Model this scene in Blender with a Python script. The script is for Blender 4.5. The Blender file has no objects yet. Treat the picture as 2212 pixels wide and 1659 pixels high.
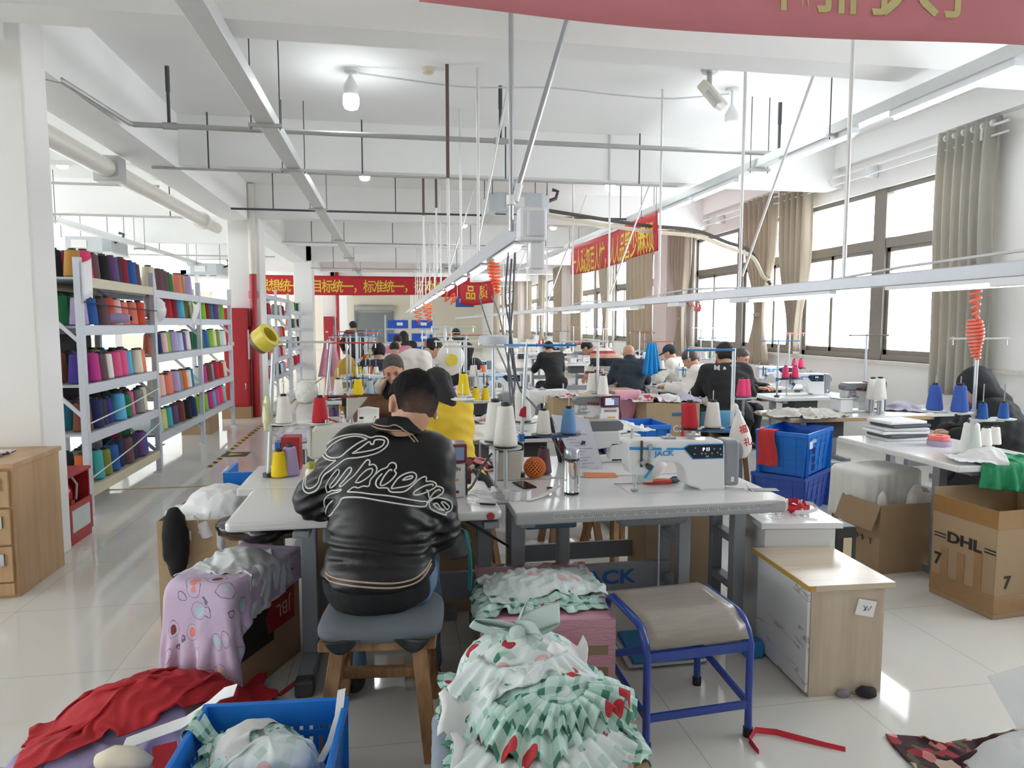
import bpy, math, random
import numpy as np
from mathutils import Vector, Matrix, noise as mnoise
from mathutils.bvhtree import BVHTree

S = bpy.context.scene
C = S.collection
PI = math.pi
random.seed(7)
rng = np.random.default_rng(7)

# ------------------------------------------------------------ camera
cam_data = bpy.data.cameras.new('camera')
cam_data.sensor_width = 36.0
cam_data.lens = 1500.0/2212.0*36.0
cam_data.clip_end = 300
cam = bpy.data.objects.new('camera', cam_data)
C.objects.link(cam)
YAW, PITCH, EYE = 0.172294, 0.0861198, 1.6
cam.location = (0, 0, EYE)
cam.rotation_euler = (PI/2-PITCH, 0, -YAW)
S.camera = cam

# ------------------------------------------------------------ sky, exposure
w = bpy.data.worlds.new('sky'); S.world = w; w.use_nodes = True
bg = w.node_tree.nodes['Background']
bg.inputs[0].default_value = (0.90, 0.95, 1.0, 1); bg.inputs[1].default_value = 5.0
S.view_settings.view_transform = 'Standard'
S.view_settings.look = 'None'
S.view_settings.gamma = 1.0
S.view_settings.use_curve_mapping = False
S.view_settings.exposure = 1.15
S.cycles.use_denoising = True
S.cycles.use_adaptive_sampling = True
S.cycles.adaptive_threshold = 0.025
S.cycles.max_bounces = 10
S.cycles.diffuse_bounces = 6
S.cycles.glossy_bounces = 4
S.cycles.transmission_bounces = 6
S.cycles.transparent_max_bounces = 8
S.cycles.sample_clamp_indirect = 6.0
S.cycles.caustics_reflective = False
S.cycles.caustics_refractive = False
def portal(name, loc, sx, sy, rot):
    l = bpy.data.lights.new(name, 'AREA'); l.shape = 'RECTANGLE'; l.size = sx; l.size_y = sy
    l.cycles.is_portal = True
    o = bpy.data.objects.new(name, l); o.location = loc; o.rotation_euler = rot; C.objects.link(o)

# ------------------------------------------------------------ maths for placing things
cF = Vector((math.sin(YAW)*math.cos(PITCH), math.cos(YAW)*math.cos(PITCH), -math.sin(PITCH)))
cR = Vector((math.cos(YAW), -math.sin(YAW), 0)); cU = cR.cross(cF)
cO = Vector((0, 0, EYE))
def ray(px, py): return cF + cR*((px-1106)/1500.0) + cU*((829.5-py)/1500.0)
def atz(px, py, z): d = ray(px, py); return cO + d*((z-EYE)/d.z)
def aty(px, py, y): d = ray(px, py); return cO + d*(y/d.y)
def atx(px, py, x): d = ray(px, py); return cO + d*(x/d.x)

# ------------------------------------------------------------ materials
def s2l(c):
    return tuple((v/12.92 if v <= 0.04045 else ((v+0.055)/1.055)**2.4) for v in c)
def hexc(h):
    h = h.lstrip('#'); return tuple(int(h[i:i+2], 16)/255 for i in (0, 2, 4))
MATS = {}
def mat(name, col, rough=0.5, metal=0.0, var=0.06, scale=12.0, bump=0.0, bscale=60.0, emit=0, spec=None, coat=0.0, alpha=None, trans=0.0, sub=0.0, stretch=None):
    """Principled material whose colour wanders a little with a noise texture."""
    if name in MATS: return MATS[name]
    m = bpy.data.materials.new(name); m.use_nodes = True; MATS[name] = m
    nt = m.node_tree; N = nt.nodes; L = nt.links; b = N['Principled BSDF']
    c = s2l(hexc(col)) if isinstance(col, str) else col
    b.inputs['Roughness'].default_value = rough; b.inputs['Metallic'].default_value = metal
    if spec is not None: b.inputs['Specular IOR Level'].default_value = spec
    if coat: b.inputs['Coat Weight'].default_value = coat; b.inputs['Coat Roughness'].default_value = .08
    if trans: b.inputs['Transmission Weight'].default_value = trans
    if alpha is not None: b.inputs['Alpha'].default_value = alpha
    tc = N.new('ShaderNodeTexCoord')
    src = tc.outputs['Object']
    if stretch:
        mp = N.new('ShaderNodeMapping'); mp.inputs['Scale'].default_value = stretch; L.new(src, mp.inputs[0]); src = mp.outputs[0]
    nz = N.new('ShaderNodeTexNoise'); nz.inputs['Scale'].default_value = scale; nz.inputs['Detail'].default_value = 3
    L.new(src, nz.inputs['Vector'])
    mx = N.new('ShaderNodeMix'); mx.data_type = 'RGBA'
    mx.inputs[6].default_value = tuple(max(0, v*(1-var)) for v in c)+(1,)
    mx.inputs[7].default_value = tuple(min(1, v*(1+var)) for v in c)+(1,)
    L.new(nz.outputs['Fac'], mx.inputs[0]); L.new(mx.outputs[2], b.inputs['Base Color'])
    if bump:
        n2 = N.new('ShaderNodeTexNoise'); n2.inputs['Scale'].default_value = bscale; n2.inputs['Detail'].default_value = 4
        L.new(src, n2.inputs['Vector'])
        bp = N.new('ShaderNodeBump'); bp.inputs['Strength'].default_value = bump; bp.inputs['Distance'].default_value = .01
        L.new(n2.outputs['Fac'], bp.inputs['Height']); L.new(bp.outputs[0], b.inputs['Normal'])
    if emit:
        b.inputs['Emission Color'].default_value = c+(1,); b.inputs['Emission Strength'].default_value = emit
    return m
def nodes_of(m): return m.node_tree.nodes, m.node_tree.links, m.node_tree.nodes['Principled BSDF']
def math_node(N, L, op, a, b=None, c=None):
    n = N.new('ShaderNodeMath'); n.operation = op
    for i, v in enumerate((a, b, c)):
        if v is None: continue
        if isinstance(v, (int, float)): n.inputs[i].default_value = v
        else: L.new(v, n.inputs[i])
    return n.outputs[0]
def mix_node(N, L, fac, a, b):
    n = N.new('ShaderNodeMix'); n.data_type = 'RGBA'
    for i, v in ((0, fac), (6, a), (7, b)):
        if isinstance(v, tuple): n.inputs[i].default_value = v+(1,) if len(v) == 3 else v
        elif isinstance(v, (int, float)): n.inputs[i].default_value = v
        else: L.new(v, n.inputs[i])
    return n.outputs[2]
def ramp_node(N, L, fac, stops, interp='LINEAR'):
    r = N.new('ShaderNodeValToRGB'); r.color_ramp.interpolation = interp
    el = r.color_ramp.elements
    while len(el) < len(stops): el.new(.5)
    for e, (p, c) in zip(el, stops): e.position = p; e.color = c+(1,) if len(c) == 3 else c
    L.new(fac, r.inputs[0]); return r.outputs[0]

# ------------------------------------------------------------ mesh building
class MB:
    def __init__(s): s.v = []; s.f = []; s.uv = {}; s.mi = []; s.M = None; s.cm = 0
    def _add(s, vs, fs, uvs=None):
        o = len(s.v)
        for p in vs:
            p = Vector(p)
            s.v.append(tuple(s.M @ p) if s.M is not None else tuple(p))
        for k, f in enumerate(fs):
            s.f.append(tuple(i+o for i in f)); s.mi.append(s.cm)
            if uvs is not None: s.uv[len(s.f)-1] = uvs[k]
        return s
    def box(s, x0, x1, y0, y1, z0, z1):
        vs = [(x, y, z) for z in (z0, z1) for y in (y0, y1) for x in (x0, x1)]
        return s._add(vs, [(0, 2, 3, 1), (4, 5, 7, 6), (0, 1, 5, 4), (2, 6, 7, 3), (0, 4, 6, 2), (1, 3, 7, 5)])
    def cbox(s, c, d, rz=0.0, rx=0.0, ry=0.0):
        m = Matrix.Translation(c) @ Matrix.Rotation(rz, 4, 'Z') @ Matrix.Rotation(ry, 4, 'Y') @ Matrix.Rotation(rx, 4, 'X')
        x, y, z = d[0]/2, d[1]/2, d[2]/2
        vs = [m @ Vector((a*x, b*y, e*z)) for e in (-1, 1) for b in (-1, 1) for a in (-1, 1)]
        return s._add(vs, [(0, 2, 3, 1), (4, 5, 7, 6), (0, 1, 5, 4), (2, 6, 7, 3), (0, 4, 6, 2), (1, 3, 7, 5)])
    def bar(s, p0, p1, wx, wy, up=(0, 0, 1)):
        """rectangular bar from p0 to p1"""
        p0, p1 = Vector(p0), Vector(p1); d = (p1-p0).normalized(); u = Vector(up)
        if abs(d.dot(u)) > .98: u = Vector((0, 1, 0))
        a = d.cross(u).normalized(); b = a.cross(d)
        vs = [p+a*(i*wx/2)+b*(j*wy/2) for p in (p0, p1) for i, j in ((-1, -1), (1, -1), (1, 1), (-1, 1))]
        return s._add(vs, [(3, 2, 1, 0), (4, 5, 6, 7), (0, 1, 5, 4), (1, 2, 6, 5), (2, 3, 7, 6), (3, 0, 4, 7)])
    def cyl(s, p0, p1, r0, r1=None, n=12, caps=True):
        p0, p1 = Vector(p0), Vector(p1); r1 = r0 if r1 is None else r1
        d = (p1-p0).normalized(); u = Vector((0, 0, 1)) if abs(d.z) < .9 else Vector((1, 0, 0))
        a = d.cross(u).normalized(); b = d.cross(a)
        vs = []
        for p, r in ((p0, r0), (p1, r1)):
            for k in range(n):
                t = 2*PI*k/n; vs.append(p+a*(r*math.cos(t))+b*(r*math.sin(t)))
        fs = [(k, (k+1) % n, n+(k+1) % n, n+k) for k in range(n)]
        if caps: fs += [tuple(range(n-1, -1, -1)), tuple(range(n, 2*n))]
        return s._add(vs, fs)
    def lathe(s, prof, n=20, o=(0, 0, 0), close=False):
        vs = []; o = Vector(o)
        for r, z in prof:
            for k in range(n):
                t = 2*PI*k/n; vs.append(o+Vector((r*math.cos(t), r*math.sin(t), z)))
        fs = []
        for j in range(len(prof)-1):
            for k in range(n):
                fs.append((j*n+k, j*n+(k+1) % n, (j+1)*n+(k+1) % n, (j+1)*n+k))
        fs.append(tuple(range(n-1, -1, -1)))
        fs.append(tuple(range((len(prof)-1)*n, len(prof)*n)))
        return s._add(vs, fs)
    def tube(s, pts, r, n=6, caps=True):
        pts = [Vector(p) for p in pts]; m = len(pts)
        rs = r if isinstance(r, (list, tuple)) else [r]*m
        vs = []; a = None
        for i, p in enumerate(pts):
            d = (pts[min(i+1, m-1)]-pts[max(i-1, 0)])
            d = d.normalized() if d.length > 1e-9 else Vector((0, 0, 1))
            if a is None:
                u = Vector((0, 0, 1)) if abs(d.z) < .9 else Vector((1, 0, 0)); a = d.cross(u).normalized()
            else:
                a = (a-d*a.dot(d)); a = a.normalized() if a.length > 1e-6 else d.orthogonal().normalized()
            b = d.cross(a)
            for k in range(n):
                t = 2*PI*k/n; vs.append(p+a*(rs[i]*math.cos(t))+b*(rs[i]*math.sin(t)))
        fs = [(i*n+k, i*n+(k+1) % n, (i+1)*n+(k+1) % n, (i+1)*n+k) for i in range(m-1) for k in range(n)]
        if caps: fs += [tuple(range(n-1, -1, -1)), tuple(range((m-1)*n, m*n))]
        return s._add(vs, fs)
    def prism(s, poly, z0, z1):
        """polygon in xy pushed from z0 to z1"""
        n = len(poly)
        vs = [(x, y, z0) for x, y in poly]+[(x, y, z1) for x, y in poly]
        return s._add(vs, [tuple(range(n-1, -1, -1)), tuple(range(n, 2*n))]+[(k, (k+1) % n, n+(k+1) % n, n+k) for k in range(n)])
    def prism_y(s, poly, y0, y1):
        """polygon in xz pushed along y"""
        n = len(poly)
        vs = [(x, y0, z) for x, z in poly]+[(x, y1, z) for x, z in poly]
        return s._add(vs, [tuple(range(n)), tuple(range(2*n-1, n-1, -1))]+[(k, n+k, n+(k+1) % n, (k+1) % n) for k in range(n)])
    def grid(s, nu, nv, fn, uvs=(1, 1)):
        vs = [fn(i/(nu-1), j/(nv-1)) for j in range(nv) for i in range(nu)]
        fs = []; us = []
        for j in range(nv-1):
            for i in range(nu-1):
                fs.append((j*nu+i, j*nu+i+1, (j+1)*nu+i+1, (j+1)*nu+i))
                a, b = i/(nu-1)*uvs[0], (i+1)/(nu-1)*uvs[0]; c, d = j/(nv-1)*uvs[1], (j+1)/(nv-1)*uvs[1]
                us.append(((a, c), (b, c), (b, d), (a, d)))
        return s._add(vs, fs, us)
    def ball(s, c, r, n=12, m=8, fn=None):
        c = Vector(c); r = (r, r, r) if isinstance(r, (int, float)) else r
        vs = []
        for j in range(m+1):
            ph = -PI/2+PI*j/m
            for k in range(n):
                t = 2*PI*k/n
                p = Vector((r[0]*math.cos(ph)*math.cos(t), r[1]*math.cos(ph)*math.sin(t), r[2]*math.sin(ph)))
                if fn: p = fn(p)
                vs.append(c+p)
        fs = [(j*n+k, j*n+(k+1) % n, (j+1)*n+(k+1) % n, (j+1)*n+k) for j in range(m) for k in range(n)]
        return s._add(vs, fs)
    def raw(s, vs, fs, uvs=None): return s._add(vs, fs, uvs)
    def ribbon(s, pts, side, wd, thick=.002):
        """flat strip following pts; side = width direction (vector or list)"""
        pts = [Vector(p) for p in pts]
        sides = [Vector(side)]*len(pts) if not isinstance(side, list) else [Vector(q) for q in side]
        vs = []; n = len(pts)
        for i, p in enumerate(pts):
            d = (pts[min(i+1, n-1)]-pts[max(i-1, 0)]).normalized(); sd = sides[i].normalized()
            nm = d.cross(sd); nm = nm.normalized()*thick/2 if nm.length > 1e-6 else Vector((0, 0, thick/2))
            vs += [p-sd*wd/2-nm, p+sd*wd/2-nm, p+sd*wd/2+nm, p-sd*wd/2+nm]
        fs = []
        for i in range(n-1):
            for k in range(4): fs.append((i*4+k, i*4+(k+1) % 4, (i+1)*4+(k+1) % 4, (i+1)*4+k))
        fs += [(3, 2, 1, 0), tuple((n-1)*4+k for k in range(4))]
        return s._add(vs, fs)
    def text(s, body, size, M, extrude=.0008, sx=1.0, bold=0.0, align='CENTER'):
        vs, fs = text_mesh(body, size, extrude, sx, bold, align)
        old = s.M; s.M = M if old is None else old @ M
        s._add(vs, fs); s.M = old
        return s
    def build(s, name, m=None, parent=None, smooth=None, bevel=0.0, solid=0.0, loc=None, rz=None, sub=0):
        me = bpy.data.meshes.new(name); me.from_pydata(s.v, [], s.f); me.update()
        ms = m if isinstance(m, (list, tuple)) else [m]
        for q in ms:
            if q: me.materials.append(q)
        if len(ms) > 1: me.polygons.foreach_set('material_index', s.mi)
        if s.uv:
            ul = me.uv_layers.new(name='UVMap'); k = 0
            arr = np.zeros(len(me.loops)*2, dtype=np.float32)
            for i, p in enumerate(me.polygons):
                u = s.uv.get(i)
                if u:
                    for q in range(p.loop_total):
                        arr[(p.loop_start+q)*2:(p.loop_start+q)*2+2] = u[q]
            ul.data.foreach_set('uv', arr)
        o = bpy.data.objects.new(name, me); C.objects.link(o)
        if parent is not None: o.parent = parent
        if loc is not None: o.location = loc
        if rz is not None: o.rotation_euler = (0, 0, rz)
        if smooth is not None:
            if smooth >= 179: me.polygons.foreach_set('use_smooth', [True]*len(me.polygons))
            else:
                me.polygons.foreach_set('use_smooth', [True]*len(me.polygons))
                me.set_sharp_from_angle(angle=math.radians(smooth))
        if solid:
            md = o.modifiers.new('solid', 'SOLIDIFY'); md.thickness = solid; md.offset = 0
        if bevel:
            md = o.modifiers.new('bevel', 'BEVEL'); md.width = bevel; md.segments = 2; md.limit_method = 'ANGLE'; md.angle_limit = .7
        if sub:
            md = o.modifiers.new('sub', 'SUBSURF'); md.levels = sub; md.render_levels = sub
        return o
TEXTS = {}
def text_mesh(body, size, extrude, sx, bold, align):
    key = (body, size, extrude, sx, bold, align)
    if key in TEXTS: return TEXTS[key]
    c = bpy.data.curves.new('lettering', 'FONT'); c.body = body; c.size = size; c.extrude = extrude; c.align_x = align; c.align_y = 'CENTER'
    c.offset = bold; c.resolution_u = 3
    o = bpy.data.objects.new('lettering', c); C.objects.link(o)
    bpy.context.view_layer.update()
    me = bpy.data.meshes.new_from_object(o.evaluated_get(bpy.context.evaluated_depsgraph_get()))
    vs = [(v.co.x*sx, v.co.y, v.co.z) for v in me.vertices]; fs = [tuple(p.vertices) for p in me.polygons]
    bpy.data.objects.remove(o); bpy.data.curves.remove(c); bpy.data.meshes.remove(me)
    TEXTS[key] = (vs, fs); return vs, fs
def frame(origin, xdir, ydir):
    """matrix whose x and y axes follow the two directions"""
    x = Vector(xdir).normalized(); y = Vector(ydir); y = (y-x*y.dot(x)).normalized(); z = x.cross(y)
    m = Matrix((x, y, z)).transposed().to_4x4(); m.translation = Vector(origin); return m

# ------------------------------------------------------------ objects, labels
def tag(o, label=None, cat=None, group=None, kind=None):
    if label: o['label'] = label
    if cat: o['category'] = cat
    if group: o['group'] = group
    if kind: o['kind'] = kind
    return o
def thing(name, label, cat, loc=(0, 0, 0), rz=0.0, group=None):
    o = bpy.data.objects.new(name, None); C.objects.link(o); o.empty_display_size = .05
    o.location = loc; o.rotation_euler = (0, 0, rz)
    return tag(o, label, cat, group)
def struct(name, mb, m, bevel=0.0, smooth=None, parent=None):
    o = mb.build(name, m, parent, bevel=bevel, smooth=smooth)
    if parent is None: o['kind'] = 'structure'
    return o
KIDS = {}
def dup(root, loc=None, rz=None, label=None, group=None, scale=None, remat=None):
    """copy of a thing with copies of its parts and sub-parts; remat swaps materials by name"""
    def cp(o, par):
        c = o.copy(); C.objects.link(c)
        if par is not None: c.parent = par
        if remat and o.type == 'MESH' and any(s.material and s.material.name in remat for s in o.material_slots):
            for sl in c.material_slots:
                if sl.material.name in remat:
                    mm = remat[sl.material.name]; sl.link = 'OBJECT'; sl.material = mm
        for ch in list(o.children): cp(ch, c)
        return c
    r = cp(root, None)
    if loc is not None: r.location = loc
    if rz is not None: r.rotation_euler = (0, 0, rz)
    if scale is not None: r.scale = (scale,)*3 if isinstance(scale, (int, float)) else scale
    if label: r['label'] = label
    if group: r['group'] = group
    return r
ORD = ['first', 'second', 'third', 'fourth', 'fifth', 'sixth', 'seventh', 'eighth', 'ninth', 'tenth', 'eleventh', 'twelfth', 'thirteenth', 'fourteenth', 'fifteenth', 'sixteenth', 'seventeenth', 'eighteenth', 'nineteenth', 'twentieth']

# ------------------------------------------------------------ implicit surfaces (bodies, clothes)
def sd_caps(P, a, b, r0, r1=None):
    """distance to a tapering capsule"""
    a = np.array(a, float); b = np.array(b, float); r1 = r0 if r1 is None else r1
    ab = b-a; L2 = max(float(ab@ab), 1e-12)
    pa = P-a; t = np.clip((pa@ab)/L2, 0, 1)
    d = np.linalg.norm(pa-t[..., None]*ab, axis=-1)
    return d-(r0+(r1-r0)*t)
def sd_ell(P, c, r, R=None):
    q = P-np.array(c, float)
    if R is not None: q = q@R
    r = np.array(r, float)
    k0 = np.linalg.norm(q/r, axis=-1); k1 = np.linalg.norm(q/(r*r), axis=-1)
    return k0*(k0-1.0)/np.maximum(k1, 1e-9)
def smin(a, b, k):
    h = np.clip(.5+.5*(b-a)/k, 0, 1)
    return b+(a-b)*h-k*h*(1-h)
def surface_net(fn, lo, hi, h):
    lo = np.array(lo, float); hi = np.array(hi, float)
    n = np.ceil((hi-lo)/h).astype(int)+1
    ax = [lo[i]+h*np.arange(n[i]) for i in range(3)]
    P = np.stack(np.meshgrid(*ax, indexing='ij'), -1)
    F = np.empty(n)
    for i0 in range(0, n[0], 24): F[i0:i0+24] = fn(P[i0:i0+24])
    F[0] = F[-1] = 1; F[:, 0] = F[:, -1] = 1; F[:, :, 0] = F[:, :, -1] = 1
    I = F < 0
    cs = [(a, b, c) for a in (0, 1) for b in (0, 1) for c in (0, 1)]
    sl = lambda A, c: A[c[0]:n[0]-1+c[0], c[1]:n[1]-1+c[1], c[2]:n[2]-1+c[2]]
    cnt = sum(sl(I, c).astype(int) for c in cs)
    act = (cnt > 0) & (cnt < 8)
    acc = np.zeros(act.sum()*3).reshape(-1, 3); num = np.zeros(act.sum())
    V8 = {c: sl(F, c)[act] for c in cs}
    for c in cs:
        for k in range(3):
            if c[k]: continue
            d = list(c); d[k] = 1; d = tuple(d)
            a, b = V8[c], V8[d]; cr = (a < 0) != (b < 0)
            t = np.where(cr, a/np.where(a == b, 1, a-b), 0)
            p = np.tile(np.array(c, float), (len(a), 1)); p[:, k] = t
            acc[cr] += p[cr]; num[cr] += 1
    idx = np.argwhere(act)
    V = lo+h*(idx+acc/num[:, None])
    vid = -np.ones(act.shape, int); vid[act] = np.arange(len(V))
    faces = []
    for k in range(3):
        a = I; s0 = [slice(None)]*3; s1 = [slice(None)]*3; s0[k] = slice(0, -1); s1[k] = slice(1, None)
        ch = I[tuple(s0)] != I[tuple(s1)]
        e = np.argwhere(ch)
        u, v = (k+1) % 3, (k+2) % 3
        ok = (e[:, u] > 0) & (e[:, v] > 0) & (e[:, u] < n[u]-1) & (e[:, v] < n[v]-1)
        e = e[ok]
        q = []
        for du, dv in ((-1, -1), (0, -1), (0, 0), (-1, 0)):
            t = e.copy(); t[:, u] += du; t[:, v] += dv; q.append(vid[t[:, 0], t[:, 1], t[:, 2]])
        q = np.stack(q, 1)
        flip = I[e[:, 0], e[:, 1], e[:, 2]]
        q[~flip] = q[~flip][:, ::-1]
        faces.append(q)
    return V, np.concatenate(faces)
def np_obj(name, V, Fq, m, parent=None, smooth=True, uv=None):
    me = bpy.data.meshes.new(name)
    V = np.asarray(V, np.float32); Fq = np.asarray(Fq, np.int32); k = Fq.shape[1]
    me.vertices.add(len(V)); me.vertices.foreach_set('co', V.ravel())
    me.loops.add(Fq.size); me.loops.foreach_set('vertex_index', Fq.ravel())
    me.polygons.add(len(Fq)); me.polygons.foreach_set('loop_start', np.arange(len(Fq), dtype=np.int32)*k)
    me.polygons.foreach_set('loop_total', np.full(len(Fq), k, np.int32))
    if uv is not None:
        ul = me.uv_layers.new(name='UVMap'); ul.data.foreach_set('uv', np.asarray(uv, np.float32)[Fq.ravel()].ravel())
    me.update(calc_edges=True)
    me.validate()
    if smooth: me.polygons.foreach_set('use_smooth', [True]*len(me.polygons))
    for q in (m if isinstance(m, (list, tuple)) else [m]):
        if q: me.materials.append(q)
    o = bpy.data.objects.new(name, me); C.objects.link(o)
    if parent is not None: o.parent = parent
    return o

# ------------------------------------------------------------ cloth: a sheet of points settled by position based dynamics
def settle(nx, ny, sx, sy, start, colliders, steps=140, iters=6, g=9.8, floor=None, fric=.55, seed=1, jitter=.0015, thick=.005, pins=None, bend=.6, wrinkle=None, smooth=2):
    """returns (points, faces, uv) of a sheet sx by sy metres dropped on the colliders. start(U,V)->xyz arrays"""
    r = np.random.default_rng(seed)
    U, V = np.meshgrid(np.linspace(0, 1, nx), np.linspace(0, 1, ny))
    X = start(U, V).reshape(ny, nx, 3).astype(float)
    X += r.normal(0, jitter, X.shape)
    Pv = X.copy(); dt = 1/60
    dx, dy = sx/(nx-1), sy/(ny-1)
    cons = [((0, 0), (0, 1), dx, 1.0), ((0, 0), (1, 0), dy, 1.0), ((0, 0), (1, 1), math.hypot(dx, dy), .6), ((0, 1), (1, 0), math.hypot(dx, dy), .6),
            ((0, 0), (0, 2), 2*dx, bend), ((0, 0), (2, 0), 2*dy, bend), ((0, 0), (0, 4), 4*dx, bend*.3), ((0, 0), (4, 0), 4*dy, bend*.3)]
    W = np.ones((ny, nx, 1))
    if pins is not None: W = np.where(pins(U, V), 0.0, 1.0)[..., None]
    def relax(a, b, rest, k):
        ha = X[a]; hb = X[b]
        d = hb-ha; l = np.linalg.norm(d, axis=-1, keepdims=True)+1e-9
        wa, wb = W[a], W[b]; ws = wa+wb+1e-9
        c = d*((l-rest)/l)*k/ws
        return c*wa, -c*wb
    for st in range(steps):
        vel = (X-Pv)*.97
        Pv = X.copy()
        X = X+(vel+np.array([0, 0, -g*dt*dt]))*W
        for it in range(iters):
            for (a0, b0, rest, k) in cons:
                oy = max(a0[0], b0[0]); ox = max(a0[1], b0[1])
                if oy >= 2 or ox >= 2:
                    sa = (slice(a0[0], ny-oy+a0[0]), slice(a0[1], nx-ox+a0[1])); sb = (slice(b0[0], ny-oy+b0[0]), slice(b0[1], nx-ox+b0[1]))
                    ca, cb = relax(sa, sb, rest, k*.5); X[sa] += ca; X[sb] += cb
                else:
                    for ph in (0, 1):   # two passes so that neighbours do not fight
                        if ox == 1:
                            st_ = slice(ph, None, 2)
                            ia = np.arange(ph, nx-1, 2)
                            xa, xb = (ia+a0[1], ia+b0[1])
                            ya = slice(a0[0], ny-oy+a0[0]); yb = slice(b0[0], ny-oy+b0[0])
                            sa = (ya, xa); sb = (yb, xb)
                        else:
                            ia = np.arange(ph, ny-1, 2)
                            sa = (ia, slice(None)); sb = (ia+1, slice(None))
                        if oy == 1 and ox == 1:
                            for p2 in (0, 1):
                                ja = np.arange(p2, ny-1, 2)
                                sa = np.ix_(ja+a0[0], ia+a0[1]); sb = np.ix_(ja+b0[0], ia+b0[1])
                                ca, cb = relax(sa, sb, rest, k); X[sa] += ca; X[sb] += cb
                            continue
                        ca, cb = relax(sa, sb, rest, k); X[sa] += ca; X[sb] += cb
            for c in colliders: X = c(X, Pv, fric, thick, W)
            if floor is not None:
                hit = X[..., 2] < floor+thick
                X[..., 2] = np.where(hit, floor+thick, X[..., 2])
                for k in (0, 1): X[..., k] = np.where(hit, X[..., k]-(X[..., k]-Pv[..., k])*fric, X[..., k])
    for q in range(smooth):
        Y = X.copy(); Y[1:-1, 1:-1] = .5*X[1:-1, 1:-1]+.125*(X[:-2, 1:-1]+X[2:, 1:-1]+X[1:-1, :-2]+X[1:-1, 2:]); X = Y
    if wrinkle:
        amp, fr = wrinkle
        du = np.gradient(X, axis=1); dv = np.gradient(X, axis=0); nn = np.cross(du, dv); nn /= np.linalg.norm(nn, axis=-1, keepdims=True)+1e-9
        ph = r.uniform(0, 6, 6); a, b = U*sx, V*sy
        ang = r.uniform(0, 3.1)
        t = (a*math.cos(ang)+b*math.sin(ang))*fr; s_ = (b*math.cos(ang)-a*math.sin(ang))*fr
        wz = t+.5*np.sin(s_*.9+ph[0])+.35*np.sin(s_*2.1+t*.7+ph[1])
        f1 = 1-np.abs(np.sin(wz*2.2)); wz2 = s_*.6+.6*np.sin(t*1.1+ph[2])+.3*np.sin(s_*1.7+ph[3])
        f2 = 1-np.abs(np.sin(wz2*2.0+ph[4]))
        env = .55+.45*np.sin(a*9+ph[5])*np.sin(b*8+ph[3])
        X = X+nn*np.sign(nn[..., 2:3]+1e-6)*(amp*(f1**2+.6*f2**2)*env)[..., None]
    idx = np.arange(nx*ny).reshape(ny, nx)
    F = np.stack([idx[:-1, :-1], idx[:-1, 1:], idx[1:, 1:], idx[1:, :-1]], -1).reshape(-1, 4)
    uv = np.stack([U*sx, V*sy], -1).reshape(-1, 2)
    return X.reshape(-1, 3), F, uv
def col_box(c, half, rz=0.0):
    c = np.array(c, float); half = np.array(half, float); cs, sn = math.cos(rz), math.sin(rz)
    R = np.array([[cs, -sn, 0], [sn, cs, 0], [0, 0, 1]])
    def f(X, Pv, fric, th, W):
        q = (X-c)@R; h = half+th
        ins = np.all(np.abs(q) < h, axis=-1)
        if not ins.any(): return X
        pen = h-np.abs(q); k = np.argmin(pen, -1)
        qi = q[ins]; ki = k[ins]; rows = np.arange(len(qi))
        qi[rows, ki] = np.sign(qi[rows, ki]+1e-12)*h[ki]
        new = qi@R.T+c
        mv = new-Pv[ins]; nrm = np.zeros_like(mv); nrm[rows, ki] = 1; nrm = nrm@R.T
        tan = mv-(mv*nrm).sum(-1, keepdims=True)*nrm
        X[ins] = np.where(W[ins] > 0, new-tan*fric, X[ins])
        return X
    return f
def col_ell(c, r):
    c = np.array(c, float); r = np.array(r, float)
    def f(X, Pv, fric, th, W):
        q = (X-c)/(r+th); l = np.linalg.norm(q, axis=-1)
        ins = l < 1
        if not ins.any(): return X
        qi = q[ins]/np.maximum(l[ins], 1e-3)[:, None]
        new = qi*(r+th)+c
        X[ins] = np.where(W[ins] > 0, new-(new-Pv[ins])*fric*.8, X[ins])
        return X
    return f
def cloth_obj(name, data, m, parent=None, thick=.003, sub=1):
    o = np_obj(name, data[0], data[1], m, parent, True, data[2])
    if sub:
        md = o.modifiers.new('sub', 'SUBSURF'); md.levels = sub; md.render_levels = sub
    if thick:
        md = o.modifiers.new('solid', 'SOLIDIFY'); md.thickness = thick; md.offset = 0
    return o
def place_in(o, parent):
    """make o a child of parent without moving it (parent has only location and z rotation)"""
    o.parent = parent; o.matrix_parent_inverse = (Matrix.Translation(parent.location) @ Matrix.Rotation(parent.rotation_euler[2], 4, 'Z')).inverted()
    return o
# ============================================================ THE ROOM
XW, XL, Y0, Y1, ZC, ZB = 6.0, -11.0, -6.0, 46.0, 3.97, 3.41
white = mat('white_wall_paint', '#ecebe8', .75, var=.02, scale=1.5, bump=.05, bscale=90)
ceilm = mat('white_ceiling_paint', '#f0f0ee', .8, var=.02, scale=1.0)
creamw = mat('cream_far_wall', '#e4dccb', .8, var=.03, scale=1.0)
alu = mat('grey_window_aluminium', '#7d7870', .45, .3, var=.05)
steel = mat('brushed_steel', '#b9bcc0', .3, .9, var=.05)
galv = mat('galvanised_pipe', '#b4b5b2', .45, .5, var=.12, scale=6)
plastw = mat('white_plastic', '#e6e8ea', .4, var=.02)
lightg = mat('light_grey_metal', '#c8ccd0', .4, .2, var=.04)
black = mat('black_plastic', '#202124', .45, var=.15)
dark = mat('dark_grey_metal', '#4a4c50', .45, .3)
redp = mat('red_paint', '#a8222c', .4, var=.08, scale=4)
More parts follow.
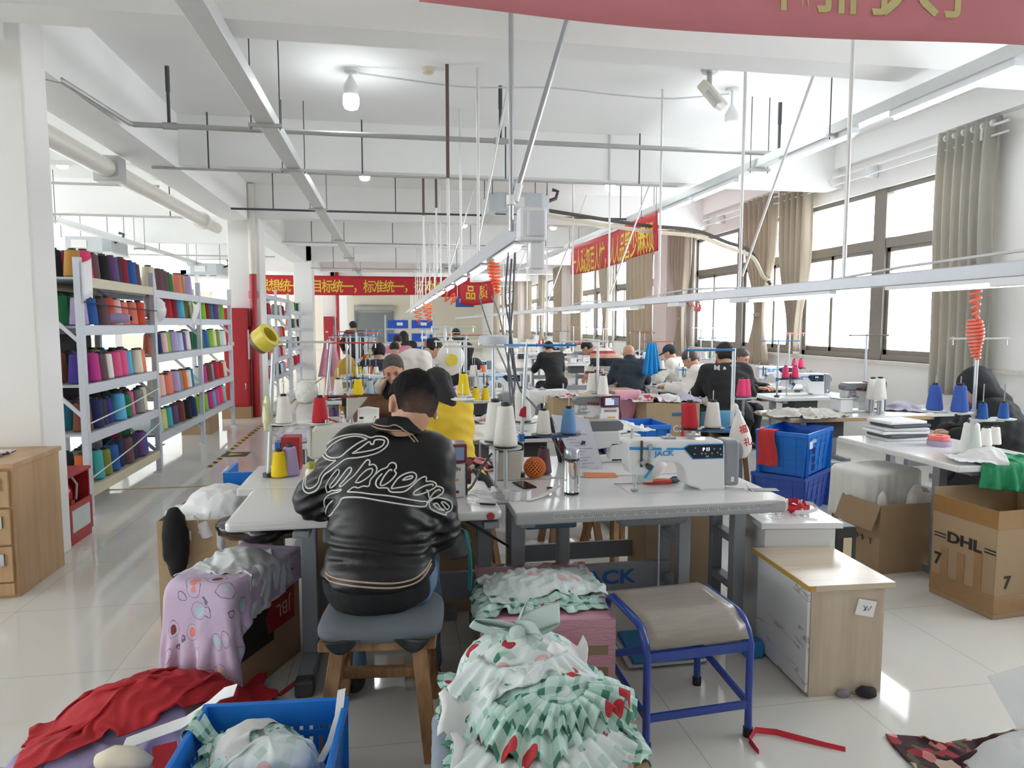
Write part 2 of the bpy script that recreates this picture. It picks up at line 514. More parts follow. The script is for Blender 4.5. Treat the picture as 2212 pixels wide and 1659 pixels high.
# floor: polished tiles, thin joints
fm = mat('polished_floor_tile', '#dddbd5', .07, var=.025, scale=1.3)
N, L, b = nodes_of(fm)
g = N.new('ShaderNodeNewGeometry'); sx = N.new('ShaderNodeSeparateXYZ'); L.new(g.outputs['Position'], sx.inputs[0])
lines = None
for ax, off in (('X', .10), ('Y', .29)):
    fr = math_node(N, L, 'FRACT', math_node(N, L, 'MULTIPLY_ADD', sx.outputs[ax], 1/.8, off))
    e = math_node(N, L, 'LESS_THAN', math_node(N, L, 'ABSOLUTE', math_node(N, L, 'SUBTRACT', fr, .5)), .0025)
    lines = e if lines is None else math_node(N, L, 'MAXIMUM', lines, e)
old = b.inputs['Base Color'].links[0].from_socket
L.new(mix_node(N, L, math_node(N, L, 'MULTIPLY', lines, .4), old, (.12, .11, .1)), b.inputs['Base Color'])
nz = N.new('ShaderNodeTexNoise'); nz.inputs['Scale'].default_value = 2.2; nz.inputs['Detail'].default_value = 5; L.new(g.outputs['Position'], nz.inputs['Vector'])
L.new(math_node(N, L, 'MULTIPLY_ADD', nz.outputs['Fac'], .08, .01), b.inputs['Roughness'])
struct('floor', MB().box(XL-.3, XW+.3, Y0-.3, Y1+.3, -.15, 0), fm)
struct('ceiling', MB().box(XL-.3, XW+.3, Y0-.3, Y1+.3, ZC, ZC+.2), ceilm)
# right wall with its windows; bays repeat along the wall
bays = [-2.2, 6.2, 15.0, 23.4, 31.8]
opens = []
for y0 in bays:
    for a, b2 in ((.1, 3.3), (3.45, 7.0)):
        if y0 < 0 and a < 1: continue
        if y0+b2 > Y0 and y0+a < Y1: opens.append((max(y0+a, Y0+.2), y0+b2))
ZS, ZT = 1.15, 3.27
wr = MB(); wr.box(XW, XW+.25, Y0, Y1, 0, ZS); wr.box(XW, XW+.25, Y0, Y1, ZT, ZC)
last = Y0
for a, b2 in opens+[(Y1, Y1)]:
    wr.box(XW, XW+.25, last, a, ZS, ZT); last = b2
struct('wall_right', wr, white)
struct('trim_1', MB().box(XW-.06, XW+.25, Y0, Y1, ZS-.04, ZS+.0), mat('stone_sill', '#cfcac0', .35))
wl = MB(); wl.box(XL-.2, XL, Y0, Y1, 0, 1.1); wl.box(XL-.2, XL, Y0, Y1, 3.2, ZC)
yy = Y0
while yy < Y1: wl.box(XL-.2, XL, yy, yy+.8, 1.1, 3.2); yy += 4.1
struct('wall_left', wl, creamw)
struct('wall_back', MB().box(XL, XW, Y0-.2, Y0, 0, ZC), white)
struct('wall_far', MB().box(XL, XW, Y1, Y1+.2, 0, ZC), creamw)
glass = bpy.data.materials.new('window_glass'); glass.use_nodes = True
N, L = glass.node_tree.nodes, glass.node_tree.links
N.remove(N['Principled BSDF'])
tr = N.new('ShaderNodeBsdfTransparent'); gl = N.new('ShaderNodeBsdfGlossy'); gl.inputs['Roughness'].default_value = .02
mx = N.new('ShaderNodeMixShader'); mx.inputs[0].default_value = .06
L.new(tr.outputs[0], mx.inputs[1]); L.new(gl.outputs[0], mx.inputs[2]); L.new(mx.outputs[0], N['Material Output'].inputs[0])
for i, (a, b2) in enumerate(opens):
    x = XW+.1
    root = thing('window_%d' % (i+1), None, None, (x, (a+b2)/2, ZS)); root['kind'] = 'structure'
    hw, H = (b2-a)/2, ZT-ZS
    zt = 1.45
    fr = MB()
    for y in (-hw+.04, hw-.04): fr.box(-.05, .05, y-.04, y+.04, 0, H)
    fr.box(-.05, .05, -hw, hw, 0, .07); fr.box(-.05, .05, -hw, hw, H-.06, H); fr.box(-.05, .05, -hw, hw, zt-.06, zt+.06)
    fr.box(-.06, .06, -.11, .11, 0, H)
    fr.build('window_frame', alu, root, bevel=.004)
    for s in (-1, 1):      # sliding sashes below, fixed lights above
        m = s*(hw+.11)/2; q = (hw-.11)/2
        sa = MB()
        for y in (m-q+.03, m+s*.12, m+q-.03): sa.box(-.02, .03, y-.028, y+.028, .07, zt-.06)
        sa.box(-.02, .03, m-q, m+q, .07, .13); sa.box(-.02, .03, m-q, m+q, zt-.11, zt-.06)
        sa.build('sash', alu, root)
        MB().box(.0, .006, m-q, m+q, .07, zt-.06).build('pane', glass, root)
        MB().box(.0, .006, m-q, m+q, zt+.06, H-.06).build('pane', glass, root)
struct('window_40', MB().box(XL-.1, XL-.09, Y0, Y1, 1.1, 3.2), glass)
for y0 in bays:
    portal('window_portal', (XW+.3, y0+3.55, (ZS+ZT)/2), ZT-ZS, 7.2, (0, PI/2, 0))
# beams and columns
for i, y in enumerate((-3.6, .5, 4.53, 8.62, 12.6, 16.7, 20.8, 24.9, 29.0, 33.1, 37.2, 41.3)):
    struct('trim_%d' % (i+2), MB().box(XL, XW, y, y+.28, ZB, ZC), ceilm)
struct('trim_30', MB().box(-2.78, -2.35, Y0, Y1, 3.36, ZC), ceilm)
struct('trim_31', MB().box(XW-.12, XW, Y0, Y1, 3.66, ZC), ceilm)
cols = [(-3.8), 4.5, 12.62, 20.8, 29.0, 37.2]
for i, y in enumerate(cols):
    cmb = MB().box(-2.72, -2.2, y, y+.55, 0, ZC) if i != 1 else MB().box(-2.85, -2.26, 4.98, 5.3, 0, ZC)
    struct('column_%d' % (i+1), cmb, white, bevel=.015)
for i, y in enumerate(cols): struct('column_%d' % (i+11), MB().box(-8.0, -7.5, y, y+.5, 0, ZC), white)
for i, y in enumerate((14.0, 22.45, 30.8)):     # piers between window bays
    struct('trim_%d' % (i+32), MB().box(5.75, XW, y, y+.75, 0, ZC), mat('pinkish_pier_paint', '#dccfca', .8, var=.02))
# the roller shutter door at the far end
d = thing('door_1', None, None, (-1.05, Y1-.02, 0)); d['kind'] = 'structure'
gmet = mat('grey_shutter_paint', '#7f8385', .5, .1)
MB().box(-1.1, 1.1, -.06, 0, 0, 2.35).build('door_leaf', gmet, d)
MB().cyl((-1.25, -.2, 2.62), (1.25, -.2, 2.62), .2, n=16).build('shutter_roll', mat('shutter_roll_paint', '#a9aaa4', .5), d, smooth=40)
fr = MB(); fr.box(-1.25, -1.1, -.1, 0, 0, 2.5); fr.box(1.1, 1.25, -.1, 0, 0, 2.5); fr.build('door_frame', gmet, d)
# yellow black floor tape along the yarn aisle
tp = mat('hazard_tape', '#d8b62c', .4)
N, L, b = nodes_of(tp); g = N.new('ShaderNodeNewGeometry'); sx = N.new('ShaderNodeSeparateXYZ'); L.new(g.outputs['Position'], sx.inputs[0])
fr = math_node(N, L, 'FRACT', math_node(N, L, 'MULTIPLY', math_node(N, L, 'ADD', sx.outputs['X'], sx.outputs['Y']), 4.5))
L.new(mix_node(N, L, math_node(N, L, 'GREATER_THAN', fr, .5), s2l(hexc('#d8b62c')), (.02, .02, .02)), b.inputs['Base Color'])
tag(MB().box(-2.06, -2.0, 8.1, 28, .0005, .002).build('hazard_tape', tp), 'black and yellow striped tape on the floor beside the yarn racks', 'floor tape')
tag(MB().box(-4.2, -1.4, 7.16, 7.2, .0005, .002).build('floor_tape', mat('ochre_tape', '#a88a3a', .5)), 'thin ochre tape line across the floor under the near yarn rack', 'floor tape')
sg = MB().box(-2.05, -1.75, 8.75, 9.05, .0005, .003)
o = sg.build('floor_sign', mat('dark_green_sign', '#2f3a2c', .5)); tag(o, 'small dark floor sign with a yellow arrow next to the striped tape', 'floor sign')
MB().prism([(-1.98, 8.82), (-1.82, 8.9), (-1.98, 8.98)], .003, .0045).build('arrow', mat('sign_yellow', '#c8c24a', .5), o)

# ============================================================ CEILING FITTINGS
def rodset(root, pts, m, r=.008, name='hanger_rod'):
    for p0, p1 in pts: MB().cyl(p0, p1, r, n=8).build(name, m, root, smooth=60)
# cable trays
traym = mat('cable_tray_zinc', '#cdd0cf', .4, .3, var=.05)
def tray(x, z, wd, ht, ys, label, rods):
    t = thing('cable_tray', label, 'cable tray', (x, 0, z))
    MB().box(-wd/2, wd/2, Y0+.1, ys, 0, ht).build('channel', traym, t, bevel=.004)
    for y in rods:
        MB().box(-wd/2-.06, wd/2+.06, y-.02, y+.02, -.03, -.002).build('bracket', galv, t)
        rodset(t, [((s*(wd/2+.04), y, -.05), (s*(wd/2+.04), y, ZC-z-.001)) for s in (-1, 1)], dark, .005)
    return t
tray(-1.0, 3.26, .15, .1, 40, 'long grey cable tray running above the left aisle between the hanging rods', [3.6, 6.2, 7.9, 10.5, 14.3, 18.0, 22])
rt = tray(3.86, 3.24, .12, .09, 40, 'long white cable tray near the windows that carries tube lights', [2.6, 5.6, 6.95, 10.2, 14.5, 18.5, 23])
tubem = mat('lit_tube', '#ffffff', .4, emit=6)
for i, y in enumerate((3.0, 4.4, 5.95, 8.0, 9.2, 11.9, 15.2, 19.2)):
    f = thing('tube_light', '%s white tube light from the banner end along the tray by the windows' % ORD[i], 'tube light', (3.86, y, 3.195), 0, 'tube lights under the tray by the windows')
    MB().box(-.035, .035, -.55, .55, 0, .045).build('batten', plastw, f)
    MB().cyl((0, -.53, -.012), (0, .53, -.012), .013, n=10).build('tube', mat('pale_tube', '#fffdf4', .3, emit=1.6), f, smooth=60)
tray(-5.2, 3.2, .12, .09, 40, 'narrow cable tray over the storage area behind the yarn racks', [8, 12, 16, 20])
# pipes
def pipe(name, label, pts, r, m, fittings=(), cat='pipe', n=10, group=None):
    p = thing(name, label, cat, pts[0], 0, group); o = Vector(pts[0])
    MB().tube([Vector(q)-o for q in pts], r, n).build('pipe_run', m, p, smooth=50)
    for q, d in fittings:
        q = Vector(q)-o; d = Vector(d)
        MB().cyl(q-d*.06, q+d*.06, r*1.35, n=n).build('coupling', m, p, smooth=50)
    return p, o
A = aty(290, 268, 6.87); B = aty(1682, 333, 6.87); zp = (A.z+B.z)/2
Bp = Vector((B.x, 6.87, zp)); Ap = Vector((A.x, 6.87, zp)); yb = aty(205, 205, 6.0)
p, o = pipe('sprinkler_pipe', 'grey sprinkler pipe crossing the ceiling in front of the two near bulbs', [Bp, Ap, (Ap.x-.03, 6.83, zp), (Ap.x-.12, 5.75, zp), (Ap.x-.2, 5.68, zp), (-3.6, 5.68, zp)], .024, galv,
            [((Ap.x+.3, 6.87, zp), (1, 0, 0)), ((1.08, 6.87, zp), (1, 0, 0)), ((Ap.x-.5, 5.68, zp), (1, 0, 0))])
for x in (-1.94, 1.08, B.x):
    q = Vector((x, 6.87, zp))-o
    MB().cyl(q, q+Vector((0, 0, .5)), .015, n=8).cyl(q+Vector((0, 0, .3)), q+Vector((0, 0, .52)), .02, n=8).build('sprinkler_drop', dark, p, smooth=50)
for k, (y, x0, x1, z, lab) in enumerate(((8.5, -2.6, 3.6, 3.34, 'thin pale conduit pipe running just in front of the second ceiling beam'),
        (11.0, -2.3, 4.2, 3.3, 'dark grey pipe crossing behind the grey ceiling air conditioner'),
        (15.2, -2.2, 3.9, 3.3, 'thin grey pipe crossing the ceiling above the far red banner on the left'),
        (11.9, -10, -2.9, 3.28, 'dark pipe crossing above the racks behind the round column'), (9.4, -10, -2.8, 3.3, 'grey pipe with a bend over the storage area left of the white main pipe'),
        (17.5, -10, -2.7, 3.2, 'long dark pipe high over the stored boxes at the far left'), (19.5, -2.1, 4, 3.1, 'far thin pipe crossing above the left slogan banner'))):
    pp, o = pipe('conduit_pipe', lab, [(x0, y, z), (x1, y, z)], .016 if k else .014, galv if k != 1 else dark)
    for x in np.linspace(x0+.6, x1-.5, 4):
        q = Vector((x, y, z))-o
        MB().cyl(q, q+Vector((0, 0, ZC-z)), .009, n=6).build('hanger_rod', dark, pp, smooth=60)
whitep = mat('white_pipe_paint', '#dad6cc', .35, var=.08, scale=5)
p, o = pipe('main_pipe', 'thick white main pipe under the beam along the left columns', [(-2.86, 2.0, 3.2), (-2.86, 12.5, 3.2)], .095, whitep, [((-2.86, 5.0, 3.2), (0, 1, 0)), ((-2.86, 11.6, 3.2), (0, 1, 0))], n=20)
MB().box(-.13, .13, 5.9, 6.1, -.13, .13).build('clamp', galv, p, bevel=.01)
p, o = pipe('riser_pipe', 'dark red vertical pipe standing against the column with the fire hose cabinet', [(-2.3, 12.52, 0), (-2.3, 12.52, 2.45)], .06, redp, [((-2.3, 12.52, 1.5), (0, 0, 1)), ((-2.3, 12.52, 2.1), (0, 0, 1))], n=14)
MB().cyl((0, 0, 2.45), (0, 0, ZC-.02), .058, n=14).build('upper_pipe', whitep, p, smooth=50)
p, o = pipe('riser_pipe', 'red vertical pipe at the far column beside the small red cabinet', [(-2.1, 28.9, 0), (-2.1, 28.9, 3.9)], .07, redp, n=10)
# bulbs
def bulb(P, label, drop=.0):
    t = thing('ceiling_bulb', label, 'light bulb', (P.x, P.y, ZC), 0, 'bulbs on the ceiling')
    m = MB(); m.lathe([(.06, -.02), (.065, -.001)], 16); m.cyl((0, 0, -.06-drop), (0, 0, -.02), .014, n=8)
    m.build('holder', plastw, t, smooth=50)
    MB().lathe([(.016, -.06-drop), (.045, -.11-drop), (.066, -.15-drop), (.068, -.24-drop)][::-1], 18).build('bulb_neck', plastw, t, smooth=50)
    MB().lathe([(.03, -.365-drop), (.06, -.352-drop), (.073, -.32-drop), (.074, -.25-drop), (.07, -.24-drop)], 18).build('bulb_dome', mat('lit_bulb', '#f4fbff', .3, emit=24), t, smooth=60)
bulb(atz(757, 150, ZC), 'big lit bulb on the ceiling above the left table, near the smoke detector')
bulb(atz(1582, 192, ZC), 'lit bulb on the ceiling beside the white floodlight on the right', .1)
bulb(atz(788, 388, 3.62), 'lit bulb behind the second ceiling beam, left of centre')
bulb(atz(1318, 412, 3.62), 'lit bulb behind the second beam, right of the grey air conditioner')
bulb(atz(1195, 495, 3.62), 'small far lit bulb below the cassette air conditioner')
bulb(atz(1002, 490, 3.62), 'small far lit bulb between the hanging rods')
bulb(atz(135, 362, 3.62), 'lit bulb left of the white main pipe, beside the near column')
bulb(atz(345, 468, 3.62), 'lit bulb far left above the thread racks')
# smoke detector, floodlight, wires
P = atz(925, 148, ZC)
t = thing('smoke_detector', 'round cream smoke detector on the ceiling between bulb and brown post', 'smoke detector', (P.x, P.y, ZC))
MB().lathe([(.035, -.05), (.05, -.04), (.052, -.015), (.06, -.01), (.06, 0)], 18).build('housing', mat('cream_plastic', '#d9d2b8', .5), t, smooth=50)
P = atz(1533, 150, ZC)
t = thing('floodlight', 'angular white floodlight tilted from a short ceiling bracket', 'floodlight', (P.x, P.y, ZC), .2)
MB().lathe([(.07, -.03), (.08, -.001)], 14).cyl((0, 0, -.16), (0, 0, -.02), .025, n=10).build('bracket', galv, t, smooth=40)
MB().cbox((0, -.05, -.25), (.16, .3, .1), .5, .9).build('lamp_head', mat('offwhite_metal', '#d9d7cd', .45), t, bevel=.02)
MB().cbox((-.02, -.1, -.3), (.1, .18, .03), .5, .9).build('lens', mat('lens_grey', '#c4c6c8', .2), t, bevel=.005)
def wire(name, label, pts, r, m, cat='cable', seg=14):
    out = []
    pts = [Vector(p) for p in pts]
    for i in range(len(pts)-1):
        p0, p1, p2, p3 = pts[max(i-1, 0)], pts[i], pts[i+1], pts[min(i+2, len(pts)-1)]
        for k in range(seg if i < len(pts)-2 else seg+1):
            t = k/seg
            out.append(.5*((2*p1)+(p2-p0)*t+(2*p0-5*p1+4*p2-p3)*t*t+(3*p1-p0-3*p2+p3)*t**3))
    mb = MB().tube(out, r, 5)
    if name is None: return mb
    return tag(mb.build(name, m, smooth=60), label, cat)
wm = mat('white_cable', '#cfd0d2', .5)
wire('ceiling_cable', 'sagging white cable strung along the ceiling between the two near bulbs', [aty(775, 158, 6.8)+Vector((0, 0, .0)), aty(860, 170, 6.8), aty(1010, 188, 6.8), aty(1190, 190, 6.8), aty(1330, 205, 6.8), aty(1450, 213, 6.8), aty(1575, 203, 6.75)], .008, wm)
# air conditioners
acm = mat('grey_ac_body', '#b9bfc2', .5, var=.04); acp = mat('ac_panel', '#dcdcd8', .45)
def cassette(P, s, label):
    t = thing('air_conditioner', label, 'air conditioner', P, 0, 'cassette air conditioners')
    MB().prism([(-.42*s, -.36*s), (-.3*s, -.45*s), (.3*s, -.45*s), (.42*s, -.36*s), (.42*s, .45*s), (-.42*s, .45*s)], .06*s, .32*s).build('body', acm, t, bevel=.01)
    MB().box(-.2*s, .05*s, -.47*s, -.44*s, .12*s, .26*s).build('junction_box', acp, t)
    mb = MB(); mb.lathe([(.5*s, 0), (.66*s, .03*s), (.62*s, .06*s)], 4); 
    o = mb.build('panel', acp, t); o.rotation_euler = (0, 0, PI/4)
    for k in range(3): MB().box((-.35+.25*k)*s, (-.2+.25*k)*s, -.462*s, -.455*s, .015*s, .04*s).build('vent_slot', dark, t)
    rodset(t, [((a*.38*s, b*.4*s, .3*s), (a*.38*s, b*.4*s, ZC-P[2])) for a in (-1, 1) for b in (-1, 1)], dark, .006)
    MB().tube([(.42*s, -.2*s, .25*s), (.55*s, -.2*s, .3*s), (.58*s, -.2*s, .4*s), (.5*s, -.2*s, .42*s)], .025*s, 8).build('drain_hose', dark, t, smooth=60)
    return t
P = aty(1112, 478, 9.9); cassette((P.x, 9.9, P.z), 1.0, 'grey ceiling air conditioner hung behind the near hanging rods')
P = aty(985, 585, 22.5); cassette((P.x, 22.5, P.z), 1.2, 'small far air conditioner over the blue shelving')
P = aty(205, 555, 15.5); cassette((P.x, 15.5, P.z), 1.1, 'grey air conditioner over the racks at the far left behind the near column')
P = aty(450, 600, 20.5); cassette((P.x, 20.5, P.z), 1.1, 'small air conditioner seen past the end of the near yarn rack')
A = aty(1185, 455, 9.9)
pts = [A, aty(1290, 472, 9.9), aty(1400, 488, 9.9), aty(1500, 498, 9.9), Vector((5.0, 9.9, 2.83)), Vector((5.4, 9.9, 2.7)), Vector((5.6, 9.9, 2.4)), Vector((5.75, 9.9, 2.2))]
wire('insulated_pipe', 'dark insulated pipe running from the air conditioner to the windows', pts, .028, mat('dark_insulation', '#5c5853', .8))
wire('drain_pipe', 'cream drain pipe under the dark insulated pipe by the windows', [Vector(p)+Vector((0, -.05, -.09)) for p in pts[:-1]]+[Vector((5.7, 9.85, 2.3))], .03, mat('cream_pvc', '#d8cfb8', .5))
# hanging light bars over the table rows
barm = mat('light_bar_aluminium', '#c3c7cd', .35, .4, var=.03)
PA = aty(1128, 500, 4.35); xa, za = PA.x, PA.z
t = thing('light_bar', 'long hanging aluminium bar with lit tubes over the middle row of tables', 'light bar', (xa, 0, za))
MB().box(-.045, .045, 4.3, 40, -.05, .05).build('rail', barm, t, bevel=.006)
MB().box(-.03, .03, 4.3, 40, .05, .075).build('rail_lip', barm, t)
mb = MB().cbox((.03, 4.2, .02), (.17, .12, .2)); mb.build('switch_box', plastw, t, bevel=.02)
MB().cbox((.045, 4.13, .02), (.11, .03, .15)).build('box_cover', mat('pale_grey_plastic', '#cfd3da', .4), t, bevel=.012)
MB().cbox((.07, 4.25, -.16), (.09, .08, .16)).build('plug_box', plastw, t, bevel=.01)
for i, y in enumerate((4.95, 6.6, 8.2, 9.8, 11.4, 13.0, 14.6, 16.2, 18, 20, 22, 25, 28)):
    f = thing('tube_light', '%s lit tube from the near end under the hanging bar over the middle tables' % ORD[i], 'tube light', (xa, y, za-.055), 0, 'lit tubes under the hanging bar')
    MB().box(-.03, .03, -.5, .5, -.015, 0).build('batten', plastw, f)
    MB().cyl((0, -.48, -.03), (0, .48, -.03), .016, n=10).build('tube', tubem, f, smooth=60)
q = thing('hanger_pole', 'shiny vertical pole from the ceiling to the near end of the light bar', 'hanging pole', (aty(1104, 300, 4.35).x, 4.35, za))
MB().cyl((0, 0, 0), (0, 0, ZC-za), .016, n=12).build('pole', steel, q, smooth=60)
MB().cyl((0, 0, .16), (0, 0, .22), .028, n=12).build('collar', plastw, q, smooth=60)
T = aty(1232, 22, 4.35); Bm = aty(1112, 428, 4.35)
q = thing('brace_pole', 'slanting shiny brace pole beside the near vertical pole', 'hanging pole', Bm)
MB().cyl((0, 0, 0), T-Bm+(T-Bm).normalized()*.25, .018, n=12).build('pole', steel, q, smooth=60)
MB().cyl((0, 0, -.02), (T-Bm).normalized()*.09, .026, n=12).build('collar', plastw, q, smooth=60)
whm = mat('white_rod', '#dcdcda', .35, .3)
for i, y in enumerate((6.33, 7.9, 9.5, 11.1, 12.7, 14.3, 15.9, 17.5, 19.1, 20.7, 22.3, 24, 26, 28)):
    q = thing('hanger_pole', '%s white pole behind the shiny pole that holds up the middle light bar' % ORD[i], 'hanging pole', (xa-.03, y, za+.05), 0, 'white poles that hold the middle light bar')
    MB().cyl((0, 0, 0), (0, 0, ZC-za-.05 if i % 3 else ZB-za+.4), .013, n=8).build('pole', whm, q, smooth=60)
    if i % 2 == 0: MB().cyl((0, .05, .1), (.5 if i % 4 else .32, .05, ZC-za-.1), .011, n=8).build('brace', whm, q, smooth=60)
for i, (px, y, zl) in enumerate(((966, 6.6, 3.25), (912, 9.2, 3.3), (940, 9.2, 3.4))):
    P = aty(px, 200, y)
    tag(MB().bar((P.x, y, ZC), (P.x, y, zl-.3), .03, .03).build('brown_post', mat('brown_steel', '#6a5550', .5)), '%s short brown post hanging from the ceiling left of the shiny poles' % ORD[i], 'hanging post', 'brown posts on the ceiling')
    tag(MB().cyl((P.x, y, zl-.3), (P.x, y, za+.05), .012, n=8).build('hanger_pole', whm, smooth=60), 'thin white pole below the %s brown ceiling post' % ORD[i], 'hanging pole')
xb, zb = 2.75, 1.845
t = thing('light_bar', 'long low white bar hanging in front of the windows over the right tables', 'light bar', (xb, 0, zb))
MB().box(-.03, .03, 2.0, 30, -.035, .035).build('rail', barm, t, bevel=.005)
for k, y in enumerate((2.5, 5.0, 6.3, 7.4, 9.5, 11.5)):
    MB().box(-.035, .035, y, y+.3, -.075, -.035).build('junction_box', plastw, t, bevel=.006)
wire(None, None, [(0, 0, 0), (0, 1, 0)], .01, wm)
mb = MB(); mb.tube([(0, 2+k*.7, .05+.03*math.sin(k*1.3)) for k in range(30)], .008, 5); mb.build('cable', wm, t, smooth=60)
for i, y in enumerate((3.0, 4.5, 8.0, 10.5, 13)):
    f = thing('tube_light', '%s white tube light from the near end under the low bar by the windows' % ORD[i], 'tube light', (xb, y, zb-.036), 0, 'tube lights under the low bar')
    MB().box(-.025, .025, -.5, .5, -.02, 0).build('batten', plastw, f)
    MB().cyl((0, -.48, -.03), (0, .48, -.03), .013, n=8).build('tube', mat('pale_tube', '#fffdf4', .3, emit=1.6), f, smooth=60)
for i, (px, y, br) in enumerate(((1945, 3.9, 0), (1686, 5.2, 1), (1517, 6.9, 0), (1410, 8.6, 1), (1330, 10.4, 0), (1270, 12.2, 1), (1225, 14, 0), (1180, 17, 1))):
    q = thing('hanger_pole', '%s slim white pole from the right that holds up the low light bar' % ORD[i], 'hanging pole', (xb, y, zb+.035), 0, 'slim poles of the low light bar')
    MB().cyl((0, 0, 0), (0, 0, ZC-zb-.035 if i != 1 else ZC-zb-.04), .013, n=8).build('pole', whm, q, smooth=60)
    if br: MB().cyl((.02, 0, .1), (.75, .1, ZC-zb-.1), .011, n=8).build('brace', whm, q, smooth=60)
# banners
def banner_mat(name, col):
    return mat(name, col, .6, var=.05, scale=3, bump=.1, bscale=14)
bred = banner_mat('red_banner_cloth', '#b8202c'); byel = mat('yellow_lettering', '#d9c03a', .6)
def banner(name, label, o, xdir, wd, ht, body, size, sxx, wave, m=bred, ym=byel, tx=0, tz=0, sag=.03, spacing=None, x_list=None):
    """cloth with a soft wave; letters lie on it one by one. o = top left corner"""
    t = thing(name, label, 'banner', o)
    xd = Vector(xdir).normalized(); nd = Vector((xd.y, -xd.x, 0))
    def surf(u, v, off=0):
        w_ = wave*math.sin(u*9+v*1.5)+wave*.6*math.sin(u*17+1)
        return xd*(u*wd)+Vector((0, 0, -v*ht-sag*math.sin(u*PI)-.02*math.sin(u*5)*v))+nd*(w_+off)
    MB().grid(50, 8, lambda u, v: surf(u, v)).build('cloth', m, t, smooth=180, solid=.002)
    if body:
        n = len(body)
        for i, ch in enumerate(body):
            u = (x_list[i] if x_list else (tx+(i+.5)*spacing))/wd
            vs, fs = text_mesh(ch, size, 0, sxx, .012*size, 'CENTER')
            mb = MB()
            mb.raw([surf(u+x/wd, (tz-y)/ht, .004) for x, y, z in vs], fs)
            mb.build('letter', ym, t)
    for u in (.01, .99): q_ = surf(u, 0); MB().cyl(q_, (q_.x, q_.y, ZC-t.location.z), .004, n=6).build('cord', dark, t)
    return t
# near banner at the top right edge of the view
P = aty(905, -10, 2.3); Q = aty(2230, 95, 2.3)
bhaze = banner_mat('hazed_red_banner_cloth', '#cf7f87'); yhaze = mat('hazed_yellow_lettering', '#cfc487', .6)  # glare haze is mixed into the red and yellow; the cloth itself isn't bleached
zl = Q.z
xs = [aty(px, 0, 2.3).x-P.x for px in (1745, 1860, 1965, 2065)]
banner('near_banner', 'large red banner paled by painted haze, with yellow characters hanging across the top right', (P.x, 2.3, zl+.575), (1, 0, 0), Q.x-P.x+.5, .60, '附们人字', .235, 1.0, .006, bhaze, yhaze, tz=.425, x_list=xs, sag=.0)
P = aty(575, 594, 23.6); Q = aty(1015, 594, 23.6); R_ = aty(800, 637, 23.6)
ys = 23.6; stp = (aty(630, 600, ys).x-aty(607, 600, ys).x)
banner('slogan_banner', 'wide red slogan banner with yellow characters hung across the far aisle behind a column', (P.x-.3, ys, P.z), (1, 0, 0), Q.x-P.x+.3, P.z-R_.z, '思想统一，目标统一，标准统一，行动统一', .43, .85, .015, tx=.05, tz=.36, spacing=stp, sag=.0)
x3 = 3.80
P = atx(1236, 532, x3); Q = atx(1420, 458, x3); R_ = atx(1415, 545, x3)
banner('slogan_banner', 'red slogan banner with yellow characters hanging under the tray near the windows', (x3, P.y, 3.22), (0, -1, 0), P.y-Q.y, 3.22-R_.z, '一人疏忽百人忙，人人品管少麻烦', .5, .62, .02, tx=.15, tz=.38, spacing=(P.y-Q.y-.3)/15, sag=.02)
P = atx(1032, 625, x3*.92); Q = atx(1060, 622, x3*.92)
banner('slogan_banner', 'small far red banner with yellow characters beyond the orange air hose', (1.9, 19.0, 2.75), (.8, -.6, 0), 1.0, .6, '品质', .4, .8, .02, tx=.1, tz=.3, spacing=.4)
tag(MB().box(1.75, 2.6, 24.6, 24.63, 2.55, 2.95).build('red_sign', bred), 'plain red hanging sign at the right end of the far slogan banner', 'sign')
s = tag(MB().box(1.75, 2.25, 19.0, 19.03, 2.06, 2.34).build('blue_sign', mat('blue_sign_paint', '#2b4fa0', .5)), 'small blue hanging sign with white characters in the middle distance', 'sign')
MB().text('车 间', .15, frame((2.0, 18.995, 2.22), (1, 0, 0), (0, 0, 1))).build('lettering', plastw, s)
